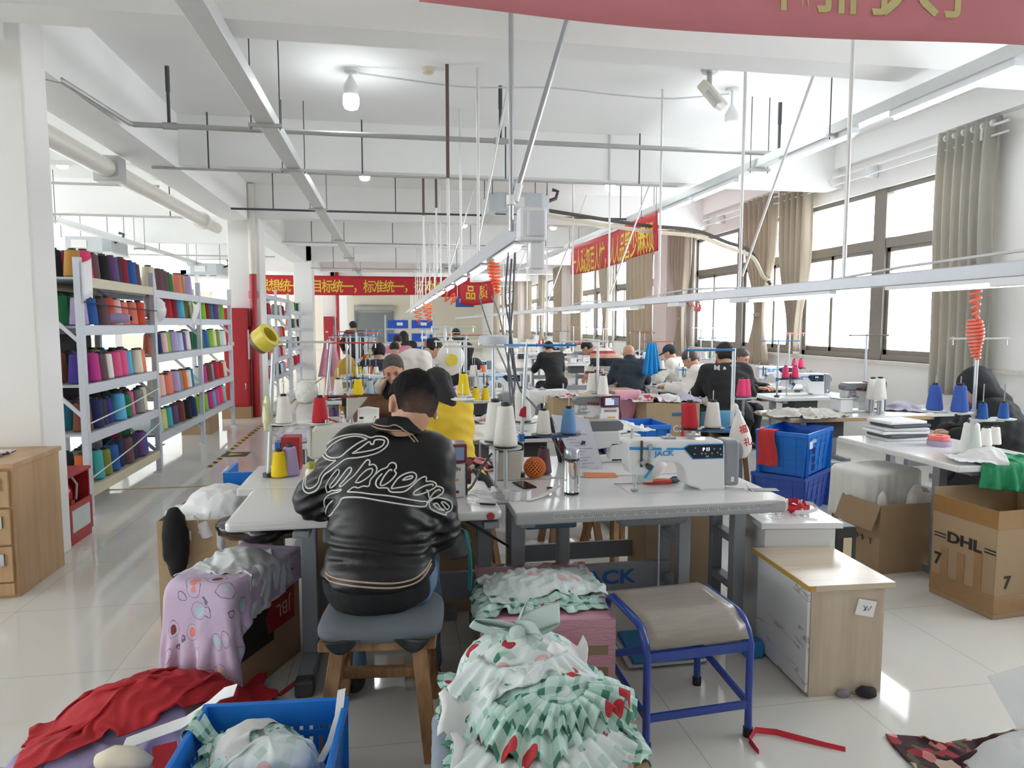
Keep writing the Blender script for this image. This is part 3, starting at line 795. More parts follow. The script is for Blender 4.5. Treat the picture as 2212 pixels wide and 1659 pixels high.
# curtains and their rods
curm = mat('beige_curtain_cloth', '#b9ae9d', .85, var=.05, scale=20, bump=.1, bscale=120)
curg = mat('grey_curtain_cloth', '#bfbdb4', .85, var=.05, scale=20, bump=.1, bscale=120)
N, L, b = nodes_of(curm); 
for cmx in (curm, curg):
    N, L, b = nodes_of(cmx); tl = N.new('ShaderNodeBsdfTranslucent'); tl.inputs[0].default_value = s2l(hexc('#d8c8ae'))+(1,)
    mx = N.new('ShaderNodeMixShader'); mx.inputs[0].default_value = .18
    L.new(b.outputs[0], mx.inputs[1]); L.new(tl.outputs[0], mx.inputs[2]); L.new(mx.outputs[0], N['Material Output'].inputs[0])
def curtain(ya, yb, label, m=curm, tie=None, zt=3.6, zb=1.0, folds=7, seed=0):
    t = thing('curtain', label, 'curtain', (XW-.16, (ya+yb)/2, 0), 0, 'curtains along the window wall')
    hw = (yb-ya)/2
    def fn(u, v):
        z = zt-v*(zt-zb); k = 1.0; c = 0
        if tie is not None:
            dz = (z-tie)/.75
            pinch = math.exp(-dz*dz)
            k = 1-.72*pinch
            c = -hw*.25*pinch*math.sin(seed)
        y = c+(u-.5)*2*hw*k+.015*math.sin(v*6+seed)
        x = .06*math.sin(u*folds*2*PI+seed)*(.6+.4*k)+.015*math.sin(u*folds*4*PI+v*4)
        return (x, y, z)
    MB().grid(folds*10+1, 26, fn).build('drape', m, t, smooth=180, solid=.003)
    if tie is not None: MB().lathe([(.085, tie-.03), (.095, tie), (.085, tie+.03)], 14, (0, -hw*.25*math.sin(seed), 0)).build('tieback', m, t, smooth=60)
    for k in range(folds): MB().cyl((0, -hw+(k+.5)*2*hw/folds-.012, zt-.06), (0, -hw+(k+.5)*2*hw/folds+.012, zt-.06), .035, n=14).build('ring', plastw, t, smooth=60)
    return t
curtain(6.02, 6.72, 'wide grey curtain hanging straight beside the nearest window', curg, None, 3.62, .85, 6)
curtain(9.1, 9.85, 'beige curtain gathered into a bundle at the left of the nearest window', curm, 1.45, 3.6, 1.2, 5, 1.2)
curtain(10.0, 10.95, 'beige curtain tied back at the middle of its drop by the second window', curm, 1.75, 3.6, .95, 6, 2.2)
curtain(13.1, 13.9, 'beige curtain tied back against the wall left of the second window', curm, 1.7, 3.6, .95, 5, .7)
for i, (a, b2, tie) in enumerate(((15.1, 16.7, None), (18.2, 19.1, 1.6), (20.9, 22.2, None), (23.4, 24.6, None), (26.4, 27.2, 1.6), (29.0, 30.2, None), (31.8, 33.0, None), (35.5, 36.5, 1.7), (38, 39.5, None))):
    curtain(a, b2, '%s beige curtain along the window wall, counted from the pier by the red banner' % ORD[i], curm, tie, 3.6, .95, 6, i*1.7)
for i, (a, b2) in enumerate(((5.9, 9.95), (9.98, 13.95), (15.0, 18.5), (18.6, 22.4), (23.3, 39.8))):
    t = thing('curtain_rod', 'white curtain rod over the %s stretch of windows from the right' % ORD[i], 'curtain rod', (XW-.16, a, 3.54), 0, 'curtain rods')
    MB().cyl((0, 0, 0), (0, b2-a, 0), .014, n=8).build('rod', plastw, t, smooth=60)
    MB().cyl((0, 0, -.1), (0, b2-a, -.1), .011, n=8).build('lower_rod', plastw, t, smooth=60)
    for k in range(3): MB().box(-.02, .15, .3+k*(b2-a-.6)/2-.02, .32+k*(b2-a-.6)/2, -.12, .03).build('bracket', plastw, t)
# ============================================================ YARN RACKS
rackm = mat('rack_grey_paint', '#c9ced6', .45, .1, var=.03); rackc = mat('rack_cream_paint', '#cfc6ad', .5)
rackb = mat('rack_board', '#b9bcc0', .6)
YC = {'white': '#ece9e2', 'cream': '#e6dcc0', 'pale pink': '#edc3c0', 'pink': '#e05c8e', 'salmon': '#ea8672', 'orange red': '#d8533a', 'red': '#c22a35', 'dark red': '#8e2338', 'orange': '#dd7330',
      'brown': '#7a4532', 'mauve': '#6e5058', 'magenta': '#c0398a', 'purple': '#6b4c86', 'lilac': '#b7a6cf', 'navy': '#22315f', 'blue': '#2f62ac', 'sky blue': '#5fb5e0', 'turquoise': '#47b4b8',
      'mint': '#a9e0d2', 'green': '#2f7d50', 'lime': '#8fc63c', 'olive': '#8c9142', 'yellow': '#e6da8c', 'bright yellow': '#f0d020', 'grey': '#8c8f8a', 'charcoal': '#3a3d42', 'black': '#1d1e22', 'gold': '#b98a46', 'teal': '#2d7f93', 'indigo': '#3d3283', 'rose': '#ee4a7c', 'denim blue': '#6f9bcb', 'royal blue': '#3f62b8', 'pale blue': '#b8cfe6'}
def yarn(c): return mat('yarn_'+c.replace(' ', '_'), YC[c], .85, var=.06, scale=30, bump=.25, bscale=160, stretch=(1, 1, 6))
corem = mat('black_cone_core', '#2a2a2c', .5)
hid = thing('yarn_cone', 'x', 'yarn cone')
def cone_proto(r0, r1, h, name='yarn_cone'):
    o = MB().lathe([(r0*.93, 0), (r0, .006), (r0*1.0, .015), (r1*1.04, h-.02), (r1, h-.006), (r1*.8, h)], 18).build(name, yarn('white'), smooth=50)
    c = MB(); c.lathe([(r1*.55, h-.004), (r1*.58, h+.016), (r1*.4, h+.018), (r1*.36, h-.01)], 14)
    c.build('core', corem, o, smooth=40)
    return o
bpy.data.objects.remove(hid)
CONE = cone_proto(.074, .056, .235); CONE_S = cone_proto(.056, .038, .17); CONE_BIG = cone_proto(.062, .04, .2)
PROTOS = [CONE, CONE_S, CONE_BIG]
def cone(proto, P, col, label, group=None, rz=0.0, scale=1.0, tilt=None):
    c = dup(proto, P, rz, label, group, scale)
    c['category'] = 'yarn cone'
    c.material_slots[0].link = 'OBJECT'; c.material_slots[0].material = yarn(col)
    if tilt: c.rotation_euler = tilt
    return c
def rack(x, y0, bays_, heights, depth, label, top=2.14, beam=None):
    """heights: one list per bay"""
    t = thing('yarn_rack', label, 'shelving rack', (x, y0, 0))
    ys = [0]
    for L_ in bays_: ys.append(ys[-1]+L_)
    for y in ys:
        for dx in (0, -depth):
            p = MB(); p.box(dx-.025, dx+.025, y-.03, y+.03, 0, top); p.box(dx-.05, dx+.05, y-.055, y+.055, 0, .008)
            for k in range(int(top/.12)): p.box(dx+.0251, dx+.027, y-.008, y+.008, .08+k*.12, .11+k*.12)
            p.build('upright', rackm, t, bevel=.003)
        b_ = MB()
        for k in range(3): b_.bar((0, y, .2+k*.62), (-depth, y, .75+k*.62), .02, .03)
        b_.build('side_brace', rackm, t)
    for i, L_ in enumerate(bays_):
        for j, h in enumerate(heights[i]):
            m = (beam or {}).get((i, j), rackm)
            for dx in (0, -depth): MB().box(dx-.02, dx+.022, ys[i]+.03, ys[i+1]-.03, h-.085, h).build('shelf_beam', m, t, bevel=.004)
            MB().box(-depth+.02, -.02, ys[i]+.03, ys[i+1]-.03, h-.025, h-.006).build('shelf_board', rackb, t)
    return t
RX = -2.5
H1 = [.24, .69, 1.10, 1.59, 1.99]; H2 = [.40, .79, 1.27, 1.67, 1.97]
RB = [1.78, 1.8, 1.8]; RY = 6.22
rack(RX, RY, RB, [H1, H2, H2], .55, 'tall grey steel rack full of coloured yarn cones left of the aisle', beam={(0, 4): rackc, (0, 0): rackc})
tag(MB().box(-3.12, -3.1, 6.5, 7.95, .75, 2.08).build('backing_sheet', mat('black_sheet', '#17181b', .7)), 'black sheet hung behind the near bay of the yarn rack', 'sheet')
cols_front = {
 (0, 4): ['gold', 'rose', 'mauve', 'black', 'purple', 'charcoal', 'dark red', 'blue', 'mauve'],
 (0, 3): ['lilac', 'blue', 'mauve', 'orange red', 'pale pink', 'salmon', 'salmon', 'orange red'],
 (0, 2): ['indigo', 'magenta', 'mauve', 'white', 'pink', 'pink', 'sky blue', 'cream', 'salmon'],
 (0, 1): ['brown', 'navy', 'charcoal', 'indigo', 'sky blue', 'green', 'pink', 'grey', 'cream'],
 (0, 0): ['orange', 'turquoise', 'olive', 'blue', 'navy', 'mauve', 'charcoal', 'purple', 'blue'],
 (1, 4): ['cream', 'mauve', 'mauve', 'green', 'salmon', 'gold', 'lilac'],
 (1, 3): ['white', 'white', 'dark red', 'red', 'dark red', 'sky blue', 'olive', 'white'],
 (1, 2): ['salmon', 'navy', 'pale pink', 'lime', 'lilac', 'pale blue', 'purple', 'white', 'charcoal'],
 (1, 1): ['cream', 'pale pink', 'salmon', 'salmon', 'lilac', 'grey', 'orange', 'white', 'teal'],
 (1, 0): ['mint', 'yellow', 'turquoise', 'purple', 'brown', 'black', 'navy'],
 (2, 3): ['lime', 'lime', 'dark red', 'teal', 'purple', 'grey', 'lime'],
 (2, 2): ['green', 'green', 'royal blue', 'lime', 'cream', 'olive', 'mint', 'white'],
 (2, 1): ['white', 'magenta', 'brown', 'denim blue', 'red', 'red', 'cream'],
 (2, 0): ['lime', 'lime', 'magenta', 'sky blue', 'pink', 'rose', 'mint'],
}
lev = ['lowest', 'second lowest', 'middle', 'second highest', 'top']; bayn = ['nearest', 'middle', 'farthest']
ys_ = [RY, RY+1.78, RY+3.58]
mixc = ['charcoal', 'black', 'mauve', 'navy', 'brown', 'olive', 'purple', 'grey', 'green', 'dark red', 'black', 'charcoal', 'teal']
for (i, j), cl in cols_front.items():
    h = (H1 if i == 0 else H2)[j]; n = len(cl); L_ = RB[i]-.2
    for k, c in enumerate(cl):
        y = ys_[i]+.14+(k+.35)*L_/n+random.uniform(-.02, .02)
        cone(CONE, (RX-.1+random.uniform(-.02, .02), y, h+.004), c, '%s yarn cone, %s on %s shelf, %s rack bay' % (c, ORD[k], lev[j], bayn[i]), 'yarn cones on the near rack', random.random()*6, random.uniform(.93, 1.06))
    for k in range(n-2 if i == 0 else 0):
        y = ys_[i]+.2+(k+.5)*L_/(n-2)
        c = random.choice(mixc)
        hi = random.choice((0, 0, .0)) 
        cone(CONE, (RX-.31+random.uniform(-.02, .02), y, h+.004+hi), c, 'dark yarn cone, %s in back row, %s shelf, %s rack bay' % (ORD[k], lev[j], bayn[i]), 'yarn cones on the near rack', 0, random.uniform(.95, 1.1))
cone(CONE_S, (RX-.06, 6.98, 1.594+.06), 'lilac', 'small lilac cone lying on its side on the second highest shelf', 'yarn cones on the near rack', tilt=(0, PI/2, .3))
# ties, tags and plastic on the rack
def strap(label, p0, p1, m, r=.006): return tag(MB().tube([p0, ((Vector(p0)+Vector(p1))/2)+Vector((.01, 0, -.01)), p1], r, 6).build('tie_strap', m, smooth=60), label, 'strap')
strap('black cord tied across the second highest shelf of the near rack bay', (RX+.04, RY, 1.78), (RX+.04, RY+1.78, 1.74), black)
whitec = mat('white_string', '#e4dfd8', .7)
strap('white string slanting across the low shelf of the near rack bay', (RX+.04, RY, .78), (RX+.04, RY+1.78, .92), whitec)
strap('white string slanting over the lowest cones of the near rack bay', (RX+.04, RY, .33), (RX+.04, RY+1.78, .55), whitec)
paper = mat('white_paper', '#efeff0', .7, var=.02)
o = tag(MB().grid(6, 6, lambda u, v: (RX+.05+.02*math.sin(u*3), RY-.06+u*.2, 2.12-v*.3+(u-.5)*.06)).build('paper_tag', paper, smooth=180, solid=.001), 'white paper sheet hanging on the front post of the yarn rack', 'paper')
plasticw = mat('crumpled_white_plastic', '#e3e4e6', .35, var=.05, bump=.5, bscale=25)
def lumpy(c, r, amp, sc, n=18, m=12, ridged=True):
    """a crumpled blob"""
    mb = MB()
    c = Vector(c)
    def fn(p):
        q = (p+c)*sc
        a = mnoise.noise(q)+.5*mnoise.noise(q*2.3)
        if ridged: a = 1-abs(a)*2
        return p*(1+amp*a)
    return mb.ball(c, r, n, m, fn)
o = tag(lumpy((RX-.02, 8.14, 1.76), (.09, .12, .12), .25, 9).build('plastic_bag', plasticw, smooth=180), 'crumpled white plastic bag on the second highest shelf of the middle rack bay', 'plastic bag')
o = tag(MB().grid(10, 8, lambda u, v: (RX+.035+.02*math.sin(v*4), 9.35+u*.35*(1-.4*v), 1.9-v*.26-.05*math.sin(u*PI))).build('paper_scrap', paper, smooth=180, solid=.001), 'curled white paper stuck to the shelf edge of the middle rack bay', 'paper')
# the rack one row further back, seen between the near column and the post
rack(-3.75, 5.6, [1.6, 1.6], [[.3, .72, 1.12, 1.6, 1.95]]*2, .5, 'grey yarn rack in the second row behind the near rack')
for j, h in enumerate((.3, .72, 1.12, 1.6, 1.95)):
    for k, c in enumerate((('purple', 'purple', 'mauve'), ('magenta', 'lilac', 'dark red'), ('orange red', 'mauve', 'pale pink'), ('olive', 'grey', 'charcoal'), ('mauve', 'purple', 'charcoal'))[j]):
        cone(CONE, (-3.85, 6.35+k*.27, h+.004), c, '%s yarn cone, %s on the %s shelf of the second row rack' % (c, ORD[k], lev[j]), 'yarn cones on the second row rack', 0, 1.05)
# far racks behind the column with the hose cabinet
for q, (yy, nb) in enumerate(((14.2, 2), (18.3, 2))):
    hs = [.45, .85, 1.3, 1.8, 2.2] if q == 0 else [.5, 1.0, 1.5, 1.95]
    rack(-2.5, yy, [1.9]*nb, [hs]*nb, .5, '%s grey yarn rack behind the column with the red cabinet' % ('nearer' if q == 0 else 'farther'), 2.35 if q == 0 else 2.2)
    for i in range(nb):
        for j, h in enumerate(hs[:4]):
            for k in range(4):
                c = random.choice(['pale pink', 'salmon', 'cream', 'white', 'charcoal', 'navy', 'red', 'green', 'grey', 'sky blue', 'orange', 'dark red', 'lilac'])
                cone(CONE, (-2.6, yy+i*1.9+.35+k*.38, h+.004), c, '%s yarn cone, %s on %s shelf, %s bay of %s far rack' % (c, ORD[k], lev[j], ('near', 'far')[i], ('nearer', 'farther')[q]), 'yarn cones on the far racks', 0, .95)
for o in PROTOS: o.location = (0, -50, 0)
# fire hose cabinets
def hose_cab(P, label, h=1.67):
    t = thing('fire_hose_cabinet', label, 'fire cabinet', P)
    MB().box(-.19, .19, -.26, 0, 0, h).build('body', redp, t, bevel=.006)
    MB().box(-.175, .175, -.268, -.2605, h*.72, h-.03).build('upper_door', redp, t, bevel=.003)
    d = MB().box(-.175, .175, -.268, -.2605, .04, h*.71).build('lower_door', redp, t, bevel=.003)
    MB().box(-.12, -.02, -.273, -.2685, h*.62, h*.66).build('sticker', mat('sticker_cream', '#cdbf9c', .5), t)
    MB().box(.1905, .194, -.22, -.05, h*.48, h*.78).build('notice', paper, t)
    MB().tube([(.14, -.27, .3), (.15, -.285, .34), (.14, -.27, .4)], .006, 6).build('handle', steel, t, smooth=60)
    return t
hose_cab((-2.58, 12.6, .2), 'tall dark red fire hose cabinet on the column behind the yarn rack')
hose_cab((-2.45, 28.95, .2), 'small far red fire cabinet on a column at the end of the aisle', 1.7)
tag(MB().box(-2.83, -2.36, 12.3, 12.59, 0, .199).build('cabinet_plinth', mat('brown_box_plain', '#9a7a5a', .8)), 'low brown box under the tall red hose cabinet', 'box')
# ============================================================ FOREGROUND FURNITURE
def woodmat(name, c1, c2, rough=.4, sc=(18, 18, 1.2), rings=6.0):
    m = mat(name, c1, rough)
    N, L, b = nodes_of(m)
    tc = N.new('ShaderNodeTexCoord'); mp = N.new('ShaderNodeMapping'); mp.inputs['Scale'].default_value = sc; L.new(tc.outputs['Object'], mp.inputs[0])
    nz = N.new('ShaderNodeTexNoise'); nz.inputs['Scale'].default_value = 1.0; nz.inputs['Detail'].default_value = 6; nz.inputs['Roughness'].default_value = .65; L.new(mp.outputs[0], nz.inputs['Vector'])
    L.new(ramp_node(N, L, nz.outputs['Fac'], [(.3, s2l(hexc(c2))), (.62, s2l(hexc(c1)))]), b.inputs['Base Color'])
    return m
oak = woodmat('oak_laminate', '#c4a27a', '#b18d66', .4, (9, 9, .7))
pale = woodmat('pale_laminate', '#cfc0ac', '#b8a690', .35, (12, 12, .8))
paletop = woodmat('pale_laminate_top', '#d2c3ae', '#c2b09a', .22, (1.2, 14, 9))
rough_wood = woodmat('rough_pine', '#a37d57', '#6b4a2e', .65, (16, 16, 2.0))
card = mat('brown_cardboard', '#a58c6e', .8, var=.05, scale=5, bump=.08, bscale=40); card2 = mat('tan_cardboard', '#b39c7a', .8, var=.05, scale=5)
cardin = mat('cardboard_inside', '#8f7455', .85, var=.06, scale=6)
tape = mat('brown_packing_tape', '#9a7446', .12, var=.08, scale=20, coat=.6)
plasbag = mat('clear_plastic_film', '#dfe3e6', .12, alpha=.45, bump=.6, bscale=18)
ink = mat('black_ink', '#26221f', .7); redink = mat('red_ink', '#b03026', .7); blueink = mat('blue_ink', '#3f6f96', .7)
def panel_text(body, size, o, xd, yd, m, parent, name='print', sx=1.0, bold=0.0):
    return MB().text(body, size, frame(o, xd, yd), .0006, sx, bold).build(name, m, parent)
# --- drawer cabinet at the left edge
c = thing('drawer_cabinet', 'oak coloured drawer cabinet at the left edge in front of the near column', 'cabinet', (-2.17, 4.4, 0))
MB().box(-.62, 0, 0, .57, 0, .77).build('body', oak, c, bevel=.003)
MB().box(-.64, .015, -.02, .58, .77, .8).build('top', oak, c, bevel=.004)
MB().box(-.6, -.02, -.018, -.001, .02, .09).build('plinth', oak, c)
for k in range(3):
    dr = MB().box(-.6, -.02, -.02, -.001, .1+k*.222, .31+k*.222).build('drawer', oak, c, bevel=.003)
    MB().box(-.12, -.06, -.03, -.02, .2+k*.222, .27+k*.222).build('pull', steel, dr)
# --- red extinguisher box
c = thing('extinguisher_box', 'red metal fire extinguisher box with glass door between cabinet and yarn rack', 'fire box', (-2.29, 5.34, 0))
m_ = MB(); m_.box(-.3, 0, 0, .02, 0, .5); m_.box(-.3, 0, .35, .37, 0, .5); m_.box(-.3, -.28, .02, .35, 0, .5); m_.box(-.3, 0, .02, .35, 0, .06)
m_.build('body', redp, c)
MB().box(-.31, .012, -.01, .38, .5, .525).build('lid', redp, c, bevel=.004)
m_ = MB(); m_.box(0, .012, .0, .37, .05, .09); m_.box(0, .012, 0, .37, .255, .3); m_.box(0, .012, 0, .03, .09, .255); m_.box(0, .012, .34, .37, .09, .255)
m_.build('door_frame', redp, c)
MB().box(.002, .008, .03, .34, .09, .255).build('door_pane', mat('frosted_pane', '#b9c4c0', .15), c)
for k, y in enumerate((.1, .25)):
    e = thing('fire_extinguisher', 'red fire extinguisher at the %s inside the red box' % ('left' if k == 0 else 'right'), 'fire extinguisher', (-2.43, 5.34+y, .062))
    MB().lathe([(.06, 0), (.065, .02), (.065, .29), (.045, .34), (.02, .36)], 18).build('cylinder', mat('extinguisher_red', '#b5202a', .2, coat=.5), e, smooth=50)
    MB().cyl((0, 0, .36), (0, 0, .4), .016, n=10).box(-.015, .07, -.012, .012, .4, .415).build('valve', steel, e)
    MB().tube([(0, 0, .39), (.04, .05, .4), (.07, .07, .33), (.067, .05, .22)], .01, 8).build('hose', mat('pale_hose', '#c9c9c5', .5), e, smooth=60)
    MB().box(.063, .068, -.03, .03, .14, .22).build('label_plate', mat('label_yellow', '#d9a53a', .5), e)
# --- the two sewing tables in front
ttop = mat('white_table_laminate', '#e2e3e2', .16, var=.015, scale=4); tedge = mat('grey_table_edge', '#a3a4a7', .4); tleg = mat('grey_leg_paint', '#8f9399', .4, .2)
rul = mat('ruler_print', '#dfe0e2', .5)
def rounded(x0, x1, y0, y1, r, corners=(1, 1, 1, 1), n=6):
    pts = []
    for (cx_, cy_, a0, on) in ((x1-r, y0+r, -90, corners[0]), (x1-r, y1-r, 0, corners[1]), (x0+r, y1-r, 90, corners[2]), (x0+r, y0+r, 180, corners[3])):
        if not on:
            pts.append(({-90: x1, 0: x1, 90: x0, 180: x0}[a0], {-90: y0, 0: y1, 90: y1, 180: y0}[a0])); continue
        for k in range(n+1):
            t = math.radians(a0+90*k/n); pts.append((cx_+r*math.cos(t), cy_+r*math.sin(t)))
    return pts
def tleg_part(t, x, y0, y1, h=.72, capm=None, wide=.07):
    l = MB(); l.box(x-wide/2, x+wide/2, (y0+y1)/2-.03, (y0+y1)/2+.03, .05, h); l.box(x-wide/2, x+wide/2, y0, y1, h-.03, h)
    o = l.build('leg', tleg, t, bevel=.004)
    MB().box(x-.035, x+.035, y0-.02, y1, .02, .07).build('foot', tleg, o, bevel=.006)
    for y in (y0-.04, y1-.03):
        MB().box(x-.04, x+.04, y, y+.07, 0, .075).build('foot_cap', capm or dark, o, bevel=.012)
    return o
t = thing('sewing_table', 'white sewing table at the front left where the man in the black jacket works', 'table', (-.7, 3.0, 0))
MB().prism(rounded(0, 1.18, 0, .62, .03), .728, .77).build('tabletop', ttop, t, bevel=.012)
MB().box(.03, 1.15, .05, .58, .715, .728).build('underframe', dark, t)
tleg_part(t, .31, .0, .55); tleg_part(t, 1.13, .0, .55)
MB().box(.34, 1.1, .38, .41, .22, .36).build('crossbar', tleg, t)
o = MB().cyl((1.125, -.001, .748), (1.125, -.004, .748), .018, n=20).build('sticker', mat('red_sticker', '#b03040', .5), t)
MB().box(.38, .62, .2, .45, .6, .714).build('motor_box', mat('dull_grey_plastic', '#7d8287', .5), t, bevel=.01)
t = thing('sewing_table', 'white sewing table with grey ruler edge that carries the white and blue machine', 'table', (.53, 2.96, 0))
MB().prism(rounded(0, 1.32, 0, .62, .05, (1, 1, 0, 0)), .735, .772).build('tabletop', ttop, t, bevel=.004)
e = MB(); e.prism([(-.002, -.02), (1.29, -.02), (1.335, .03), (1.335, .05), (1.3, .02), (-.002, .02)], .715, .768); e.build('grey_edge', tedge, t, bevel=.01)
mk = MB()
mk.box(.17, 1.22, -.0225, -.0202, .762, .7628); mk.box(.17, 1.22, -.0225, -.0202, .738, .7388); mk.box(.17, .1708, -.0225, -.0202, .738, .7628); mk.box(1.22, 1.2208, -.0225, -.0202, .738, .7628)
for k in range(100): mk.box(.2+k*.01, .2015+k*.01, -.0225, -.0202, .7595-(.009 if k % 5 else .013), .7605)
for k in range(1, 20): mk.box(.2+k*.05-.004, .2+k*.05+.004, -.0225, -.0202, .742, .7445)
mk.build('ruler_marks', rul, t)
MB().box(.03, 1.25, .06, .58, .7, .734).build('underframe', dark, t)
tleg_part(t, .06, .02, .56); tleg_part(t, .33, .35, .56, wide=.06)
bluecap = mat('blue_foot_cap', '#2f7fc4', .4)
for x in (.88, 1.17):
    l = MB(); l.box(x-.03, x+.03, .18, .24, .05, .70); l.box(x-.03, x+.03, .42, .46, .05, .70); l.box(x-.03, x+.03, .24, .42, .5, .54); l.box(x-.03, x+.03, .24, .42, .26, .3)
    o = l.build('leg', tleg, t, bevel=.004)
    MB().box(x-.04, x+.04, .02, .6, .015, .07).build('foot', mat('pale_leg_paint', '#c2c5ca', .4), o, bevel=.008)
    for y in (-.01, .58): MB().box(x-.045, x+.045, y, y+.08, 0, .08).build('foot_cap', bluecap, o, bevel=.014)
cb = MB().box(.36, .9, .40, .44, .22, .36).build('crossbar', tleg, t, bevel=.004)
MB().text('JACK', .1, frame((.555, .398, .29), (1, 0, 0), (0, 0, 1)), .001, 1.3, .003).build('lettering', mat('logo_blue', '#1f62b0', .4), cb)
MB().box(.52, .86, .1, .3, .645, .7).build('oil_pan', mat('dull_grey_plastic', '#7d8287', .5), t, bevel=.02)
MB().box(.1, .36, .28, .5, .6, .7).build('control_box', mat('slate_blue_plastic', '#4f6a80', .5), t, bevel=.012)
MB().cyl((.72, .12, .08), (.72, .12, .7), .006, n=8).build('pedal_rod', steel, t, smooth=60)
MB().cbox((.72, .1, .06), (.34, .24, .016), 0, .18).build('pedal', mat('pedal_blue', '#2f78ad', .45), t, bevel=.006)
MB().cbox((.72, .12, .045), (.39, .28, .016), 0, .18).build('pedal_frame', mat('pale_leg_paint', '#c2c5ca', .4), t, bevel=.006)
MB().box(.45, 1.2, .2, .24, .02, .05).build('lower_bar', mat('pale_leg_paint', '#c2c5ca', .4), t)
# --- wooden stool with grey cushion
t = thing('wooden_stool', 'rough wooden stool under the seated man in the black jacket', 'stool', (-.05, 2.68, 0), math.radians(-6))
MB().box(-.215, .215, -.17, .17, .4, .435).build('seat', rough_wood, t, bevel=.004)
for sx_, sy_ in ((-1, -1), (1, -1), (1, 1), (-1, 1)):
    MB().bar((sx_*.15, sy_*.12, .4), (sx_*.2, sy_*.225, 0), .052, .045, (0, 1, 0)).build('leg', rough_wood, t, bevel=.003)
for sx_ in (-1, 1): MB().bar((sx_*.17, -.16, .24), (sx_*.17, .16, .24), .03, .045).build('stretcher', rough_wood, t, bevel=.003)
MB().bar((-.16, 0, .235), (.16, 0, .235), .03, .04).build('stretcher', rough_wood, t, bevel=.003)
cush = MB().ball((0, 0, 0), 1, 28, 14, lambda p: Vector((.235*math.copysign(abs(p.x)**.45, p.x), .2*math.copysign(abs(p.y)**.45, p.y), .037*math.copysign(abs(p.z)**.6, p.z)-.02*(abs(p.x)**4+abs(p.y)**4)*.6)))
o = cush.build('seat_cushion', mat('grey_cushion_cloth', '#5f666d', .9, bump=.15, bscale=200), smooth=180); o.location = (-.045, 2.67, .474); o.rotation_euler = (0, 0, math.radians(-6))
tag(o, 'flat grey cushion on the rough wooden stool', 'cushion')
for s_ in (-1, 1): MB().grid(10, 6, lambda u, v: (s_*(.06+u*.13), -.205+.01*math.sin(u*6), -.012-v*.05*math.sin(u*PI))).build('tie', black, o, smooth=180, solid=.006)
# --- blue metal stool with plywood seat
t = thing('metal_stool', 'blue metal stool with a worn grey plywood seat beside the pink taped box', 'stool', (1.12, 2.57, 0), math.radians(4))
bl = mat('blue_enamel', '#1f3f9a', .3, var=.05, coat=.3)
ply = mat('worn_plywood', '#958c84', .35, var=.2, scale=7, stretch=(1.5, 14, 1), coat=.2)
hw, hd = .215, .2
for s_ in (-1, 1):
    x = s_*hw
    MB().tube([(x, -hd, .0), (x, -hd, .37), (x, -hd+.02, .42), (x, -hd+.06, .455), (x, -hd+.1, .465), (x, hd-.06, .468), (x, hd-.02, .45), (x, hd, .4), (x, hd, 0)], .0145, 12).build('frame_tube', bl, t, smooth=60)
MB().box(-hw, hw, -hd-.006, -hd+.006, .345, .385).build('front_rail', bl, t, bevel=.003)
for y, z in ((-hd, .13), (hd, .19)): MB().bar((-hw, y, z), (hw, y, z), .014, .03).build('stretcher', bl, t, bevel=.002)
for s_ in (-1, 1): MB().bar((s_*hw, -hd, .13), (s_*hw, hd, .19), .014, .03).build('stretcher', bl, t, bevel=.002)
MB().grid(10, 14, lambda u, v: (-hw+.01+u*2*(hw-.01), -hd-.004+v*2*hd, .395+.082*min(1, v/.3)**.5-.012*max(0, v-.8)/.2)).build('seat', ply, t, smooth=180, solid=.012)
for sx_ in (-1, 1):
    for sy_ in (-1, 1): MB().cyl((sx_*hw, sy_*hd, 0), (sx_*hw, sy_*hd, .035), .019, n=12).build('foot_cap', black, t, smooth=50)
# --- low pale cabinet and white cabinet on the right
t = thing('low_cabinet', 'low pale wood cabinet with a white marbled door in front of the white cabinet', 'cabinet', (1.73, 2.6, 0), math.radians(-3))
MB().box(.015, .35, .0, .46, 0, .475).build('body', pale, t, bevel=.002)
MB().box(-.01, .385, -.02, .5, .475, .5).build('top', paletop, t, bevel=.002)
tr_ = mat('yellow_edge_tape', '#c09a4a', .5)
MB().box(-.0125, -.0102, -.02, .5, .478, .499).build('edge_strip', tr_, t); MB().box(-.0105, .02, -.0225, -.0202, .478, .499).build('edge_strip', tr_, t)
mar = mat('white_marble_laminate', '#dadcde', .3)
N, L, b = nodes_of(mar); tc = N.new('ShaderNodeTexCoord'); wv = N.new('ShaderNodeTexNoise'); wv.inputs['Scale'].default_value = 5; wv.inputs['Detail'].default_value = 6; wv.inputs['Distortion'].default_value = .8
mp = N.new('ShaderNodeMapping'); mp.inputs['Scale'].default_value = (1, .6, 2.6); mp.inputs['Rotation'].default_value = (.5, 0, 0); L.new(tc.outputs['Object'], mp.inputs[0]); L.new(mp.outputs[0], wv.inputs[0])
L.new(ramp_node(N, L, wv.outputs['Fac'], [(0, s2l(hexc('#dcdee0'))), (.345, s2l(hexc('#dcdee0'))), (.37, s2l(hexc('#a19788'))), (.395, s2l(hexc('#dcdee0'))), (1, s2l(hexc('#dcdee0')))]), b.inputs['Base Color'])
MB().box(0, .014, .004, .456, .02, .47).build('door', mar, t, bevel=.002)
for y, a in ((.03, 0), (.43, 0)): MB().box(.02, .33, y-.02, y+.02, 0, .001).build('foot', black, t)
n_ = thing('note_label', 'small white paper note taped on the end of the low pale cabinet', 'note', (1.985, 2.575, .39), math.radians(-3))
